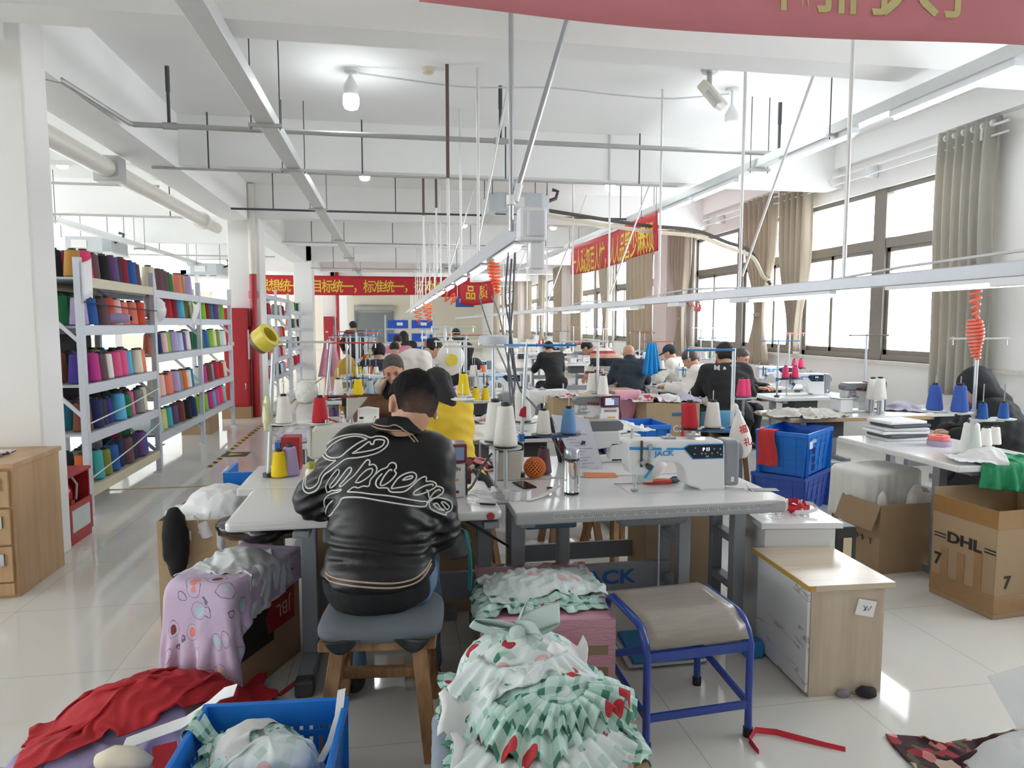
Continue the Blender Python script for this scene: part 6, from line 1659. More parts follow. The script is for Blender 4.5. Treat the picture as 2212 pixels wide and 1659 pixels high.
lines_ = [zA(q) for q in (
 [(655, 1110), (590, 1110), (530, 1085), (500, 1040), (510, 990), (560, 930), (640, 870), (740, 835), (860, 820), (960, 830), (1040, 857), (1100, 843), (1170, 845), (1220, 865), (1238, 905), (1225, 945), (1180, 990), (1110, 1030), (1010, 1060), (900, 1080), (770, 1095), (690, 1150), (600, 1220), (540, 1260), (500, 1310), (480, 1380), (440, 1440), (390, 1470), (340, 1478), (300, 1455), (285, 1400), (300, 1320), (340, 1220), (400, 1130), (455, 1085)],
 [(455, 1088), (400, 1150), (350, 1230), (320, 1320), (312, 1385), (330, 1420), (370, 1425), (420, 1400), (450, 1360), (470, 1300), (500, 1250), (560, 1190), (655, 1110)],
 [(1000, 873), (900, 845), (800, 850), (700, 880), (620, 930), (560, 985), (540, 1030), (560, 1065), (610, 1082), (680, 1078), (720, 1060), (800, 990), (900, 920), (1000, 873)],
 [(835, 1035), (930, 970), (1020, 905), (1045, 930), (1070, 930), (1085, 890), (1130, 880), (1180, 885), (1195, 905), (1170, 950), (1100, 985), (1000, 1010), (835, 1035)],
 [(610, 1445), (560, 1468), (545, 1440), (540, 1400), (570, 1340), (620, 1265), (665, 1215), (688, 1222), (685, 1260), (640, 1330), (590, 1390), (585, 1415), (610, 1410), (660, 1370), (720, 1290), (780, 1210), (810, 1190), (828, 1205), (815, 1250), (760, 1320), (705, 1380), (695, 1400), (725, 1400), (790, 1340), (860, 1280), (930, 1190), (985, 1120), (1015, 1105), (1033, 1125), (1025, 1165), (1060, 1155), (1095, 1170), (1110, 1210), (1090, 1270), (1040, 1330), (1020, 1400), (960, 1400), (900, 1420), (850, 1412), (780, 1465)],
 [(610, 1445), (650, 1450), (715, 1440), (690, 1465), (600, 1490), (545, 1525), (520, 1580), (530, 1640)],
 [(870, 1360), (920, 1290), (990, 1225), (1040, 1205), (1062, 1215), (1050, 1260), (1000, 1310), (920, 1358), (870, 1360)],
 [(1090, 1270), (1150, 1220), (1220, 1190), (1245, 1155), (1280, 1137), (1318, 1150), (1328, 1195), (1308, 1225), (1325, 1265), (1265, 1340), (1190, 1390), (1148, 1385), (1180, 1310), (1230, 1240), (1262, 1215), (1280, 1230)],
 [(1170, 1260), (1110, 1330), (1100, 1385), (1130, 1420), (1180, 1420), (1230, 1425), (1260, 1462), (1330, 1470), (1420, 1460), (1500, 1400), (1570, 1330), (1640, 1295), (1665, 1310), (1660, 1345), (1720, 1345), (1765, 1365), (1770, 1400), (1720, 1440), (1600, 1490), (1530, 1500), (1520, 1475), (1560, 1440), (1650, 1395), (1730, 1380), (1735, 1400)],
 [(1270, 1430), (1290, 1390), (1350, 1310), (1430, 1260), (1510, 1245), (1550, 1275), (1540, 1330), (1480, 1385), (1400, 1410), (1270, 1430)], [(1395, 1335), (1440, 1300), (1500, 1285), (1505, 1305), (1460, 1325), (1395, 1335)],
 [(1770, 1400), (1810, 1405), (1850, 1430), (1840, 1480), (1780, 1520), (1700, 1550), (1672, 1590), (1740, 1480), (1800, 1440), (1820, 1450)],
 [(780, 1465), (900, 1470), (1050, 1490), (1250, 1510), (1450, 1545), (1600, 1570), (1660, 1575), (1665, 1610), (1630, 1630), (1500, 1620), (1300, 1590), (1100, 1555), (950, 1530), (800, 1525), (725, 1540), (690, 1600), (645, 1660), (600, 1720), (560, 1740)],
 [(620, 1560), (570, 1610), (540, 1680), (545, 1720)])]
lines_ += [zB(q) for q in ([(35, 1430), (100, 1385), (180, 1390), (260, 1420), (285, 1470), (268, 1520), (215, 1550), (215, 1572), (130, 1545), (60, 1510), (35, 1470), (35, 1430)], [(75, 1455), (120, 1445), (160, 1500), (200, 1520), (130, 1505), (75, 1455)], [(165, 1430), (200, 1432), (250, 1478), (225, 1510), (165, 1430)], [(0, 1300), (20, 1310), (35, 1385)])]
mb = MB()
for q in lines_:
    for seg in on_jacket(q): mb.tube(seg, .0032, 5)
mb.build('script_outline', mat('white_cord', '#d9d9d6', .7), jac, smooth=60)
beige = mat('beige_stripe', '#b29a86', .85)
sts = []
for dy in (0, 10):
    for seg in on_jacket([(704, 1236+dy), (716, 1246+dy), (750, 1254+dy), (800, 1259+dy), (850, 1260+dy), (890, 1252+dy), (914, 1236+dy), (931, 1210+dy*.8)], 8): sts.append((seg, .0036))
for q in ([(800, 912), (815, 918), (838, 921), (853, 918), (870, 926)], [(803, 920), (820, 926), (845, 929), (865, 930), (882, 940)], [(868, 927), (890, 939), (903, 955)], [(872, 934), (884, 942), (896, 955)]):
    for seg in on_jacket(q, 6): sts.append((seg, .0026))
for seg, r_ in sts: MB().tube(seg, r_, 6).build('knit_stripe', beige, jac, smooth=60)

# ---------------------------------------------------------------- the others
cream = mat('cream_fleece', '#e2d6c0', .95, bump=.6, bscale=90); yellow = mat('yellow_cloth', '#e8c233', .75, var=.06, scale=8); navy = mat('navy_cloth', '#2b3440', .85); blk = mat('black_cloth', '#1e2023', .8)
whitebl = mat('white_blouse', '#e6e2da', .8); brownc = mat('brown_coat', '#6f4c36', .85); pinkc = mat('pink_cloth', '#d98aa0', .8)
def at_head(px, py, y, headz_local, heady_local, rz):
    """ground point so that the head of a figure facing rz shows where the photo has it"""
    p = aty(px, py, y)
    return (p.x+math.sin(rz)*heady_local, y-math.cos(rz)*heady_local, 0), p.z
SEATS = []
def put(px, py, y, rz, pose, dz=None):
    hx, hy, hz = pose['head']; p = aty(px, py, y)
    c_, s_ = math.cos(rz), math.sin(rz)
    off = p.z-hz
    q = dict(pose)
    for k in q:
        if k in ('f', 'u', 'sit') or k[:2] == 'an': continue
        v = q[k]; f_ = .5 if k[:2] in ('kn',) else 1.0
        q[k] = (v[0], v[1], v[2]+off*f_)
    P = (p.x-(c_*hx-s_*hy), y-(s_*hx+c_*hy), 0)
    if q['pelvis'][2] < .85: SEATS.append((P, rz, q['pelvis'][2]-.155, y))
    return P, q
# woman with the cream collar, looking down to the left
ps = pose_sit(.12, .34, .42, yawh=-.35); P, ps = put(850, 800, 5.75, PI-.45, ps)
wt, jw, axw = person('woman with a pale fleece collar and greying pulled back hair looking down at her machine', P, PI-.45, ps, dict(top=brownc, hair='bun', hairm=hairg, res=.011, bres=.0075, hres=.006, face=True, head=1.04, top_name='coat', legs=blk, skin=skin2, wide=1.05))
nk = jw['head']-axw[2]*.1
def fleece(P):
    q = P-nk+A3((0, 0, .045)); r = np.linalg.norm(q[..., :2]*A3((1, .95)), axis=-1)
    return np.maximum(np.sqrt((r-.115)**2+(q[..., 2]*.75)**2)-.05+wobble(P, .003, 120, 3), -(np.abs(P[..., 0]-nk[0])+.0-(.035+.5*np.maximum(-q[..., 2]+.05, 0)))*(q[..., 1] > .05)-9*(q[..., 1] <= .05))
V, F = surface_net(fleece, nk-.26, nk+.26, .009); np_obj('fleece_collar', V, F, cream, wt)
def under(P): return sd_caps(P, nk-A3((0, -.01, .09)), nk+axw[2]*.01+axw[1]*.01, .1, .066)
V, F = surface_net(under, nk-.25, nk+.2, .01); np_obj('roll_neck', V, F, blk, wt)
# yellow jacket, seen from behind
ps = pose_sit(.2, .8, .4); ps['shL'] = (-.12, .23, 1.03); ps['shR'] = (.12, .23, 1.03); ps['elL'] = (-.19, .36, .8); ps['elR'] = (.19, .36, .8); P, ps = put(944, 838, 4.75, .45, ps)
yt, jy, axy = person('person in a bright yellow jacket with black hair bent over behind the man in black', P, .45, ps, dict(top=yellow, hair='bob', res=.012, collar=True, legs=blk, wide=.84, puff=.015, head=1.1, wr=.006))
# white blouse, bending over to the left
ps = pose_bend(.45, .8); P, ps = put(938, 752, 8.6, -1.2, ps)
person('woman in a white blouse bending over the tables with a dark strap on her back', P, -1.2+0, ps, dict(top=whitebl, hair='bun', legs=mat('taupe_trousers', '#6b5a54', .85), top_name='blouse', wr=.006))
ps = pose_sit(.15, .5); P, ps = put(818, 762, 9.2, .1, ps)
person('man in a dark cap and navy sweatshirt seen from behind at the left tables', P, .1, ps, dict(top=navy, cap=blk, legs=blk, top_name='sweatshirt'))
for k, (px, py, y, lab, tp, rz) in enumerate(((858, 738, 13.2, 'dark haired worker in pink in the middle distance under the blue shelves', pinkc, 2.9), (872, 728, 14.6, 'dark haired worker right under the lower blue shelf in the distance', blk, .1), (852, 755, 11.8, 'worker with bangs looking down behind the woman with the fleece collar', whitebl, PI),
        (1010, 760, 9.6, 'dark haired worker sitting behind the hanging white bag with a yellow print', blk, -.6), (985, 722, 15, 'worker with dark hair far away under the orange hoses', blk, .3))):
    ps = pose_sit(.15, .6); P, ps = put(px, py, y, rz, ps)
    person(lab, P, rz, ps, dict(top=tp, hair='bob' if k % 2 else 'short', legs=blk, res=.017, bres=.017, hres=.01))
ps = pose_stand(.05, .3, 1.0); P, ps = put(762, 705, 17, .5, ps)
person('dark clothed person standing far off by the red pipe at the end of the aisle', P, .5, ps, dict(top=mat('dark_brown_coat', '#3d352f', .85), hair='short', legs=blk, res=.018, bres=.018, hres=.012))
# bald man in a dark suit
ps = pose_sit(.16, .75); P, ps = put(1358, 764, 9.3, -.12, ps)
person('bald man in a dark navy suit jacket seen from behind at a table', P, -.12, ps, dict(top=navy, hair='none', legs=blk, skin=skin2, top_name='suit_jacket', wide=1.08, wr=.003, collar=True, head=1.05))
# black jacket with white letters
ps = pose_sit(.15, .45); P, ps = put(1566, 768, 6.7, -.25, ps)
mt, jm, axm = person('person in a black jacket with white letters on the back on a pale blue chair', P, -.25, ps, dict(top=blk, hair='short', legs=blk, wide=1.15, puff=.03, res=.012, cap=None, skin=skin1, head=1.1))
jk = [c for c in mt.children if c.name.startswith('jacket')][0]
for ch, px in (('M', 1549), ('&', 1565), ('Y', 1583)):
    bz = bvh_of(jk); R_ = Matrix.Translation(mt.location) @ Matrix.Rotation(mt.rotation_euler[2], 4, 'Z'); Ri = R_.inverted()
    d = (Ri.to_3x3() @ ray(px, 797)).normalized(); h_ = bz.ray_cast(Ri @ cO, d)
    if h_[0] is not None:
        n = h_[1]; q = h_[0]+n*.006
        MB().text(ch, .085 if ch != '&' else .045, frame(q, Vector((0, 0, 1)).cross(n), (0, 0, 1)), .003, 1, .003).build('letter', mat('white_letters', '#dcdcd8', .8), jk)
# white shirt, bent to the left; others by the windows
ps = pose_sit(.28, .8); P, ps = put(1490, 776, 8.2, .9, ps)
person('worker in a white shirt bent low beside the person with letters on the jacket', P, .9, ps, dict(top=whitebl, hair='short', hairm=hairg, legs=blk, top_name='shirt'))
ps = pose_sit(.25, .6); P, ps = put(1446, 762, 10.4, .8, ps)
person('worker in a dark cap and white top bending at a machine by the windows', P, .8, ps, dict(top=whitebl, cap=navy, legs=blk, top_name='shirt'))
strm = mat('striped_knit', '#2a2c38', .9)
N, L, b = nodes_of(strm); tc = N.new('ShaderNodeTexCoord'); sx = N.new('ShaderNodeSeparateXYZ'); L.new(tc.outputs['Object'], sx.inputs[0])
L.new(ramp_node(N, L, math_node(N, L, 'FRACT', math_node(N, L, 'MULTIPLY_ADD', sx.outputs['Z'], 3.0, .25)), [(0, s2l(hexc('#2a2c38'))), (.4, s2l(hexc('#caa08c'))), (.62, s2l(hexc('#a83a44'))), (.75, s2l(hexc('#d8d4cc')))], 'CONSTANT'), b.inputs['Base Color'])
ps = pose_bend(.5, .9); P, ps = put(1268, 752, 11.2, .95, ps)
person('worker in a striped pink and navy sweater bending down in the middle distance', P, .95, ps, dict(top=strm, hair='short', legs=blk, top_name='sweater'))
ps = pose_sit(.15, .4); P, ps = put(1603, 772, 8.4, -2.6, ps)
person('worker half hidden behind the pink cones near the windows', P, -2.6, ps, dict(top=blk, hair='short', hairm=hairg, legs=blk, skin=skin2, face=True, res=.013))
ps = pose_sit(.2, .7); P, ps = put(1185, 752, 12.2, .2, ps)
person('worker in black with a green collar far back in the middle', P, .2, ps, dict(top=blk, hair='short', legs=blk, res=.017, bres=.017, hres=.01))
# dark hooded person at the right edge
ps = pose_sit(.16, .55, .3); P, ps = put(2108, 838, 4.75, 1.15, ps)
person('person in a dark hooded coat hunched behind the blue cones at the right edge', P, 1.15, ps, dict(top=blk, hood=blk, hair='short', legs=blk, wide=1.15, puff=.04, top_name='coat', res=.012))
# ============================================================ CLOTH, PAPER AND CLUTTER
def plaidmat(name, base, c1, c2, dots, per=.045):
    m = mat(name, base, .8, bump=.1, bscale=200); N, L, b = nodes_of(m)
    tc = N.new('ShaderNodeTexCoord'); sx = N.new('ShaderNodeSeparateXYZ'); L.new(tc.outputs['UV'], sx.inputs[0])
    def band(ax, w_, off):
        fr = math_node(N, L, 'FRACT', math_node(N, L, 'MULTIPLY_ADD', sx.outputs[ax], 1/per, off)); return math_node(N, L, 'LESS_THAN', fr, w_)
    a, b2 = band('X', .36, 0), band('Y', .36, .3)
    t1 = mix_node(N, L, math_node(N, L, 'MULTIPLY', math_node(N, L, 'ADD', a, b2), .5), s2l(hexc(base)), s2l(hexc(c1)))
    t1 = mix_node(N, L, math_node(N, L, 'MULTIPLY', a, b2), t1, s2l(hexc(c2)))
    vo = N.new('ShaderNodeTexVoronoi'); vo.inputs['Scale'].default_value = 8; L.new(tc.outputs['UV'], vo.inputs['Vector'])
    t1 = mix_node(N, L, math_node(N, L, 'LESS_THAN', vo.outputs['Distance'], .2), t1, s2l(hexc(dots)))
    # the reverse of the cloth is nearly white
    g = N.new('ShaderNodeNewGeometry')
    L.new(mix_node(N, L, g.outputs['Backfacing'], t1, s2l(hexc('#dbe2e1'))), b.inputs['Base Color'])
    return m
plaid = plaidmat('green_plaid_cloth', '#c6dfd8', '#7fb09d', '#3f7d68', '#b8303a', .062)
plaidw = plaidmat('pale_plaid_lining', '#dfe6e6', '#cfdcda', '#bcd0ca', '#d9b3b3', .09)
lilacp = mat('lilac_print_cloth', '#c9b6cf', .8, bump=.08, bscale=200)
N, L, b = nodes_of(lilacp); tc = N.new('ShaderNodeTexCoord'); vo = N.new('ShaderNodeTexVoronoi'); vo.inputs['Scale'].default_value = 13; L.new(tc.outputs['UV'], vo.inputs['Vector'])
nz = N.new('ShaderNodeTexNoise'); nz.inputs['Scale'].default_value = 30; L.new(tc.outputs['UV'], nz.inputs['Vector'])
dist = math_node(N, L, 'MULTIPLY_ADD', nz.outputs['Fac'], .22, vo.outputs['Distance'])
sx = N.new('ShaderNodeSeparateColor'); L.new(vo.outputs['Color'], sx.inputs[0])
fl = ramp_node(N, L, sx.outputs[0], [(0, s2l(hexc('#7a3a36'))), (.25, s2l(hexc('#d98a80'))), (.5, s2l(hexc('#e6c9a8'))), (.75, s2l(hexc('#a9d0d6')))], 'CONSTANT')
t1 = mix_node(N, L, math_node(N, L, 'LESS_THAN', dist, .36), s2l(hexc('#c9b6cf')), fl)
ring = math_node(N, L, 'LESS_THAN', math_node(N, L, 'ABSOLUTE', math_node(N, L, 'SUBTRACT', dist, .5)), .012)
t1 = mix_node(N, L, ring, t1, s2l(hexc('#6f6a86'))); L.new(t1, b.inputs['Base Color'])
redc = mat('red_jersey', '#b3222b', .85, var=.08, scale=8, bump=.1, bscale=150); lil = mat('lilac_jersey', '#a79cc4', .85, bump=.1, bscale=150)
greyc = mat('pale_grey_cloth', '#d3d5d6', .85, var=.05, bump=.1, bscale=120); whc = mat('white_cloth', '#e6e6e6', .85, var=.03, bump=.1, bscale=120); blub = mat('denim_cloth', '#50688c', .85)
greenc = mat('green_cloth', '#1f8a5c', .8, var=.1, scale=8); floral = mat('dark_floral_cloth', '#5a2630', .8)
N, L, b = nodes_of(floral); tc = N.new('ShaderNodeTexCoord'); vo = N.new('ShaderNodeTexVoronoi'); vo.inputs['Scale'].default_value = 22; L.new(tc.outputs['UV'], vo.inputs['Vector']); sx = N.new('ShaderNodeSeparateColor'); L.new(vo.outputs['Color'], sx.inputs[0])
L.new(ramp_node(N, L, sx.outputs[0], [(0, s2l(hexc('#3a1c22'))), (.35, s2l(hexc('#9c2f3a'))), (.55, s2l(hexc('#d8c4b4'))), (.7, s2l(hexc('#55553a'))), (.85, s2l(hexc('#d98a8a')))], 'CONSTANT'), b.inputs['Base Color'])
printm = mat('pink_grey_print', '#d8c9c8', .85)
N, L, b = nodes_of(printm); tc = N.new('ShaderNodeTexCoord'); vo = N.new('ShaderNodeTexVoronoi'); vo.inputs['Scale'].default_value = 26; L.new(tc.outputs['UV'], vo.inputs['Vector']); sx = N.new('ShaderNodeSeparateColor'); L.new(vo.outputs['Color'], sx.inputs[0])
L.new(ramp_node(N, L, sx.outputs[1], [(0, s2l(hexc('#e2dcdc'))), (.6, s2l(hexc('#e2dcdc'))), (.72, s2l(hexc('#c98f96'))), (.82, s2l(hexc('#6b6f88'))), (.92, s2l(hexc('#c23a48')))], 'CONSTANT'), b.inputs['Base Color'])
def scrunch(c, w_, h_, z, rz=0.0, amp=.05, waves=(3, 2), seed=0, zfn=None):
    r = np.random.default_rng(seed); ph = r.uniform(0, 6, 8); cs, sn = math.cos(rz), math.sin(rz)
    def f(U, V):
        x = (U-.5)*w_+.03*w_*np.sin(V*waves[1]*5+ph[0]); y = (V-.5)*h_+.03*h_*np.sin(U*waves[0]*5+ph[1])
        zz = z+amp*np.sin(U*waves[0]*2*PI+ph[2]+1.5*np.sin(V*4+ph[3]))+amp*.8*np.sin(V*waves[1]*2*PI+ph[4]+1.2*np.sin(U*5+ph[5]))
        if zfn is not None: zz = zz+zfn(U, V)
        return np.stack([c[0]+x*cs-y*sn, c[1]+x*sn+y*cs, zz], -1)
    return f
def sheet(name, label, cat, m, nx, ny, sx_, sy_, start, cols, floor=0.0, steps=80, seed=1, thick=.003, sub=1, group=None, parent=None, **k):
    k.setdefault('fric', .85); k.setdefault('wrinkle', (.010, 24)); off = k.pop('off', .005)
    o = cloth_obj(name, settle(nx, ny, sx_, sy_, start, cols, steps=int(steps*.75), floor=floor, seed=seed, thick=off, **k), m, None, thick, sub)
    if parent is not None: place_in(o, parent) if parent.location.length else setattr(o, 'parent', parent)
    else: tag(o, label, cat, group)
    return o
# --- lilac cloth over the big carton
bigc = Matrix.Translation((-.95, 3.07, 0)) @ Matrix.Rotation(math.radians(-25), 4, 'Z'); cc = bigc @ Vector((.15, .26, .25))
boxcol = col_box(tuple(cc), (.15, .26, .25), math.radians(-25))
near = bigc @ Vector((.12, .14, 0))
sheet('draped_cloth', 'lilac printed cloth draped over the big carton left of the stool', 'cloth', lilacp, 56, 60, .62, .86, scrunch((near.x-.0, near.y-.02), .56, .78, .56, math.radians(-25), .012, (2, 2), 3), [boxcol], 0, 150, 3, .003, 1, off=.021, wrinkle=(.006, 16), fric=.5)
cs_ = bigc @ Vector((.16, .28, .0))
sheet('white_garment', 'crumpled white garment lying on the lilac cloth', 'garment', greyc, 44, 34, .58, .36, scrunch((cs_.x+.02, cs_.y-.03), .46, .26, .62, math.radians(-15), .035, (3, 2), 8), [boxcol, col_ell((cs_.x, cs_.y, .5), (.11, .09, .06))], 0, 90, 8, .003, off=.02, wrinkle=(.02, 18))
# black bags, paper bags in the tall carton
gloss = mat('black_bin_bag', '#16171a', .18, bump=.6, bscale=20, coat=.4)
q = aty(575, 1160, 3.62)
tag(lumpy((q.x, 3.62, .585), (.2, .14, .07), .25, 8, 36, 18).build('bin_bag', gloss, smooth=180), 'shiny black bin bag under the left end of the front table', 'bag')
q = aty(380, 1180, 3.66)
tag(lumpy((q.x, 3.66, q.z+.02), (.06, .045, .17), .12, 9, 24, 20).build('black_garment', mat('black_cotton', '#121214', .9), smooth=180), 'black garment hanging over the side of the tall carton', 'garment')
tcol = col_box((-.96, 3.94, .3), (.23, .22, .3), math.radians(-4))
sheet('paper_bag', 'white paper like bag spilling over the tall carton', 'bag', whc, 40, 34, .55, .45, scrunch((-.93, 3.86), .42, .34, .72, .2, .05, (2, 2), 12), [tcol, col_ell((-.93, 3.95, .62), (.17, .14, .1))], 0, 90, 12, .002)
sheet('paper_bag', 'white crumpled bag hanging toward the camera from the tall carton', 'bag', greyc, 34, 30, .42, .34, scrunch((-.82, 3.74), .32, .24, .76, -.5, .045, (2, 3), 14), [tcol, col_ell((-.85, 3.85, .62), (.13, .12, .09)), col_box((-.06, 3.31, .38), (.59, .31, .4))], 0, 90, 14, .002)
tag(MB().box(-.97, -.70, 4.19, 4.21, .3, .74).box(-.97, -.95, 4.21, 4.5, .3, .74).build('tray', crate_b), 'bright blue plastic tray behind the paper bags at the left table end', 'tray')
# --- red and lilac heap on the floor
heap = col_ell((-.93, 2.80, -.02), (.36, .24, .2)); tail = col_ell((-1.13, 2.58, -.02), (.24, .17, .12))
cr = col_box((-.43, 2.17, .15), (.25, .21, .16), math.radians(-4)); hcols = [heap, tail, boxcol, cr]
sheet('lilac_garment', 'lilac jersey garment under the red pile on the floor', 'garment', lil, 54, 44, .95, .62, scrunch((-1.14, 2.47), .72, .42, .22, .35, .05, (4, 3), 21), [heap, tail, cr], 0, 100, 21)
sheet('red_garment', 'big heap of red jersey on the floor at the lower left', 'garment', redc, 74, 46, 1.05, .52, scrunch((-.93, 2.82), .80, .30, .30, .42, .045, (4, 3), 22), [heap, tail, cr], .012, 110, 22, off=.03, wrinkle=(.016, 20))
sheet('denim_garment', 'blue denim scrap at the bottom edge under the red heap', 'garment', blub, 26, 20, .4, .25, scrunch((-.84, 2.3), .3, .18, .2, .2, .03, (2, 2), 23), hcols, 0, 80, 23)
pts = [(-.92, 2.45, .17), (-.84, 2.47, .185), (-.74, 2.50, .2), (-.66, 2.50, .25), (-.6, 2.47, .31), (-.55, 2.44, .335)]
tag(MB().ribbon(pts, (.1, 1, .4), .05, .003).build('white_strap', whc, smooth=60), 'white strap lying over the red heap toward the blue basket', 'strap')
tag(MB().tube([(-.98, 2.40, .15), (-.93, 2.39, .165), (-.86, 2.375, .165), (-.8, 2.36, .15)], [.025, .036, .034, .015], 12).build('cream_sock', mat('cream_cotton', '#ddd3bd', .9), smooth=180), 'cream coloured padded piece on the red heap', 'padding')
tag(MB().ribbon([(-.78, 2.42, .175), (-.75, 2.33, .15), (-.73, 2.22, .1), (-.72, 2.14, .04)], (1, .3, 0), .075, .003).build('red_band', redc, smooth=60), 'red cloth band hanging down beside the blue basket', 'cloth band')
# --- plaid things in the blue basket
bcol = [col_ell((-.45, 2.18, .13), (.19, .16, .17))]
def clampbox(X, Pv, fric, th, W):
    c_, s_ = math.cos(math.radians(-4)), math.sin(math.radians(-4))
    x = X[..., 0]+.66; y = X[..., 1]-2.0
    lx = x*c_+y*s_; ly = -x*s_+y*c_
    low = X[..., 2] < .33
    lx2 = np.where(low, np.clip(lx, .04, .42), lx); ly2 = np.where(low, np.clip(ly, .04, .35), ly)
    X[..., 0] = -.66+lx2*c_-ly2*s_; X[..., 1] = 2.0+lx2*s_+ly2*c_
    return X
sheet('plaid_garment', 'green plaid fabric filling the bright blue basket', 'garment', plaid, 56, 48, .85, .68, scrunch((-.44, 2.17), .38, .3, .38, .2, .05, (4, 4), 31), bcol+[clampbox], .06, 80, 31, wrinkle=(.02, 26))
sheet('lining_garment', 'pale lining cloth on top of the plaid fabric in the blue basket', 'garment', plaidw, 40, 34, .5, .4, scrunch((-.37, 2.11), .28, .2, .42, -.3, .05, (3, 3), 32), bcol+[clampbox, col_ell((-.38, 2.13, .24), (.1, .08, .07))], .1, 60, 32, off=.015, wrinkle=(.022, 30))
sheet('grey_fabric', 'grey stiff fabric strip standing in the blue basket', 'fabric strip', mat('stiff_grey_cloth', '#c9c9c6', .8), 16, 34, .15, .42, lambda U, V: np.stack([-.53+.17*V*.6+(U-.5)*.14, 2.08+V*.26, .27+.12*V+.02*np.sin(U*9)], -1), bcol+[col_ell((-.45, 2.2, .2), (.13, .14, .13))], .1, 40, 33)
tag(MB().ribbon([(-.24, 2.14, .23), (-.21, 2.2, .26), (-.19, 2.28, .3), (-.185, 2.35, .345), (-.185, 2.37, .34)], (1, -.2, .3), .028, .003).build('grey_strap', greyc, smooth=60), 'grey strap hanging over the back right rim of the blue basket', 'strap')
sheet('plaid_cuff', 'plaid cuff draped over the left rim of the blue basket', 'garment', plaid, 20, 24, .12, .28, lambda U, V: np.stack([-.68+.2*V, 2.3+(U-.5)*.11-.02*V, .36+.01*np.sin(U*8)], -1), [col_box((-.655, 2.2, .16), (.008, .2, .16), math.radians(-4))]+bcol, 0, 60, 34)
# --- tied plaid bundle on the front carton
pc = col_box((.43, 2.13, .15), (.31, .31, .155), math.radians(-3)); core = col_ell((.46, 2.1, .35), (.23, .18, .13)); upc = col_ell((.41, 2.25, .42), (.18, .13, .115))
bt = thing('plaid_bundle', 'big bundle of green plaid garments tied with cloth on the front carton', 'garment bundle', (0, 0, 0))
B_ = [pc, core, upc]
sheet('lower_garment', None, None, plaid, 64, 46, .95, .68, scrunch((.46, 2.08), .56, .42, .5, .1, .06, (4, 3), 41), B_, 0, 60, 41, wrinkle=(.036, 15), parent=bt)
sheet('ruffle', None, None, plaid, 90, 18, 1.0, .2, scrunch((.45, 1.96), .54, .16, .42, -.1, .03, (7, 1), 42), B_, 0, 60, 42, off=.02, wrinkle=(.012, 40), parent=bt)
sheet('lining', None, None, plaidw, 46, 36, .6, .42, scrunch((.38, 2.2), .42, .28, .56, .3, .04, (4, 3), 43), B_, 0, 70, 43, off=.02, wrinkle=(.024, 22), parent=bt)
sheet('side_sleeve', None, None, plaidw, 24, 44, .16, .5, lambda U, V: np.stack([.46+.1*V+(U-.5)*.12, 2.24-.34*V, .6-.1*V+.02*np.sin(U*14)], -1), B_, 0, 70, 44, parent=bt)
sheet('upper_garment', None, None, plaid, 50, 36, .66, .4, scrunch((.37, 2.27), .42, .24, .58, -.2, .04, (4, 3), 45), B_, 0, 60, 45, off=.012, wrinkle=(.024, 24), parent=bt)
sheet('right_sleeve', None, None, plaid, 26, 40, .2, .45, lambda U, V: np.stack([.58+.1*V+(U-.5)*.13, 2.28-.3*V, .52-.06*V+.025*np.sin(U*16)], -1), B_, 0, 80, 46, parent=bt)
def ruffle(c, r0, a0, a1, z0, wd, m, seed, drop=.05):
    def f(u, v):
        a = a0+(a1-a0)*u; n = (a1-a0)*6.5
        r = r0+wd*v*(.8+.25*math.sin(a*3+seed)); w_ = math.sin(u*n*2*PI/1.6+seed)
        return (c[0]+r*math.cos(a)*1.15, c[1]+r*math.sin(a)*.9, z0-drop*v-.03*v*v+.026*w_*v+.012*math.sin(a*2.3+seed))
    MB().grid(90, 8, f, (r0*(a1-a0)*2, wd)).build('ruffle', m, bt, smooth=180, solid=.003)
ruffle((.46, 2.06), .15, -3.3, .5, .44, .12, plaid, 1); ruffle((.5, 2.02), .08, -2.9, .9, .47, .11, plaid, 2.2, .02); ruffle((.42, 2.0), .17, -2.8, -.2, .37, .12, plaidw, 3.1); ruffle((.42, 2.2), .13, -3.0, .3, .52, .1, plaidw, 4.0, .07)
kn = Vector((.405, 2.24, .565))
def loop(a, L_, wd, up, m, name):
    pts = []
    for k in range(15):
        s = k/14*PI
        pts.append(kn+Vector((math.cos(a)*math.sin(s)*L_, math.sin(a)*math.sin(s)*L_*.6, up*math.sin(s*.8)*1.1-.02-.06*(1-math.cos(2*s))*.5*0+.03*math.cos(s))))
    o = MB().ribbon(pts, (math.sin(a)*.6, math.cos(a), .8), wd, .004).build(name, m, bt, smooth=60, sub=1)
for a, L_, wd, up in ((.35, .17, .09, .05), (2.8, .16, .08, .04), (1.2, .1, .07, .07), (-.8, .1, .06, .03)): loop(a, L_, wd, up, plaidw, 'bow_loop')
MB().ball(tuple(kn+Vector((0, -.02, 0))), (.03, .028, .026), 14, 10).build('knot', plaidw, bt, smooth=180)
MB().ribbon([kn, kn+Vector((.04, -.06, -.02)), kn+Vector((.1, -.13, -.08)), kn+Vector((.15, -.2, -.16)), kn+Vector((.19, -.27, -.24)), kn+Vector((.2, -.3, -.27))], (1, .3, .3), .075, .003).build('bow_tail', plaidw, bt, smooth=60, sub=1)
for k, (x, y, z, a) in enumerate(((.56, 2.18, .53, .4), (.2, 2.1, .44, -.3), (.23, 1.98, .38, .1))):
    o = MB().grid(8, 6, lambda u, v: (x+(u-.5)*.15*math.cos(a)+.01*math.sin(v*5), y-.08*v+(u-.5)*.05, z-.09*v+.02*math.sin(u*7+k)+.01*math.sin(u*13))).build('white_pad', paper, bt, smooth=180, solid=.003)
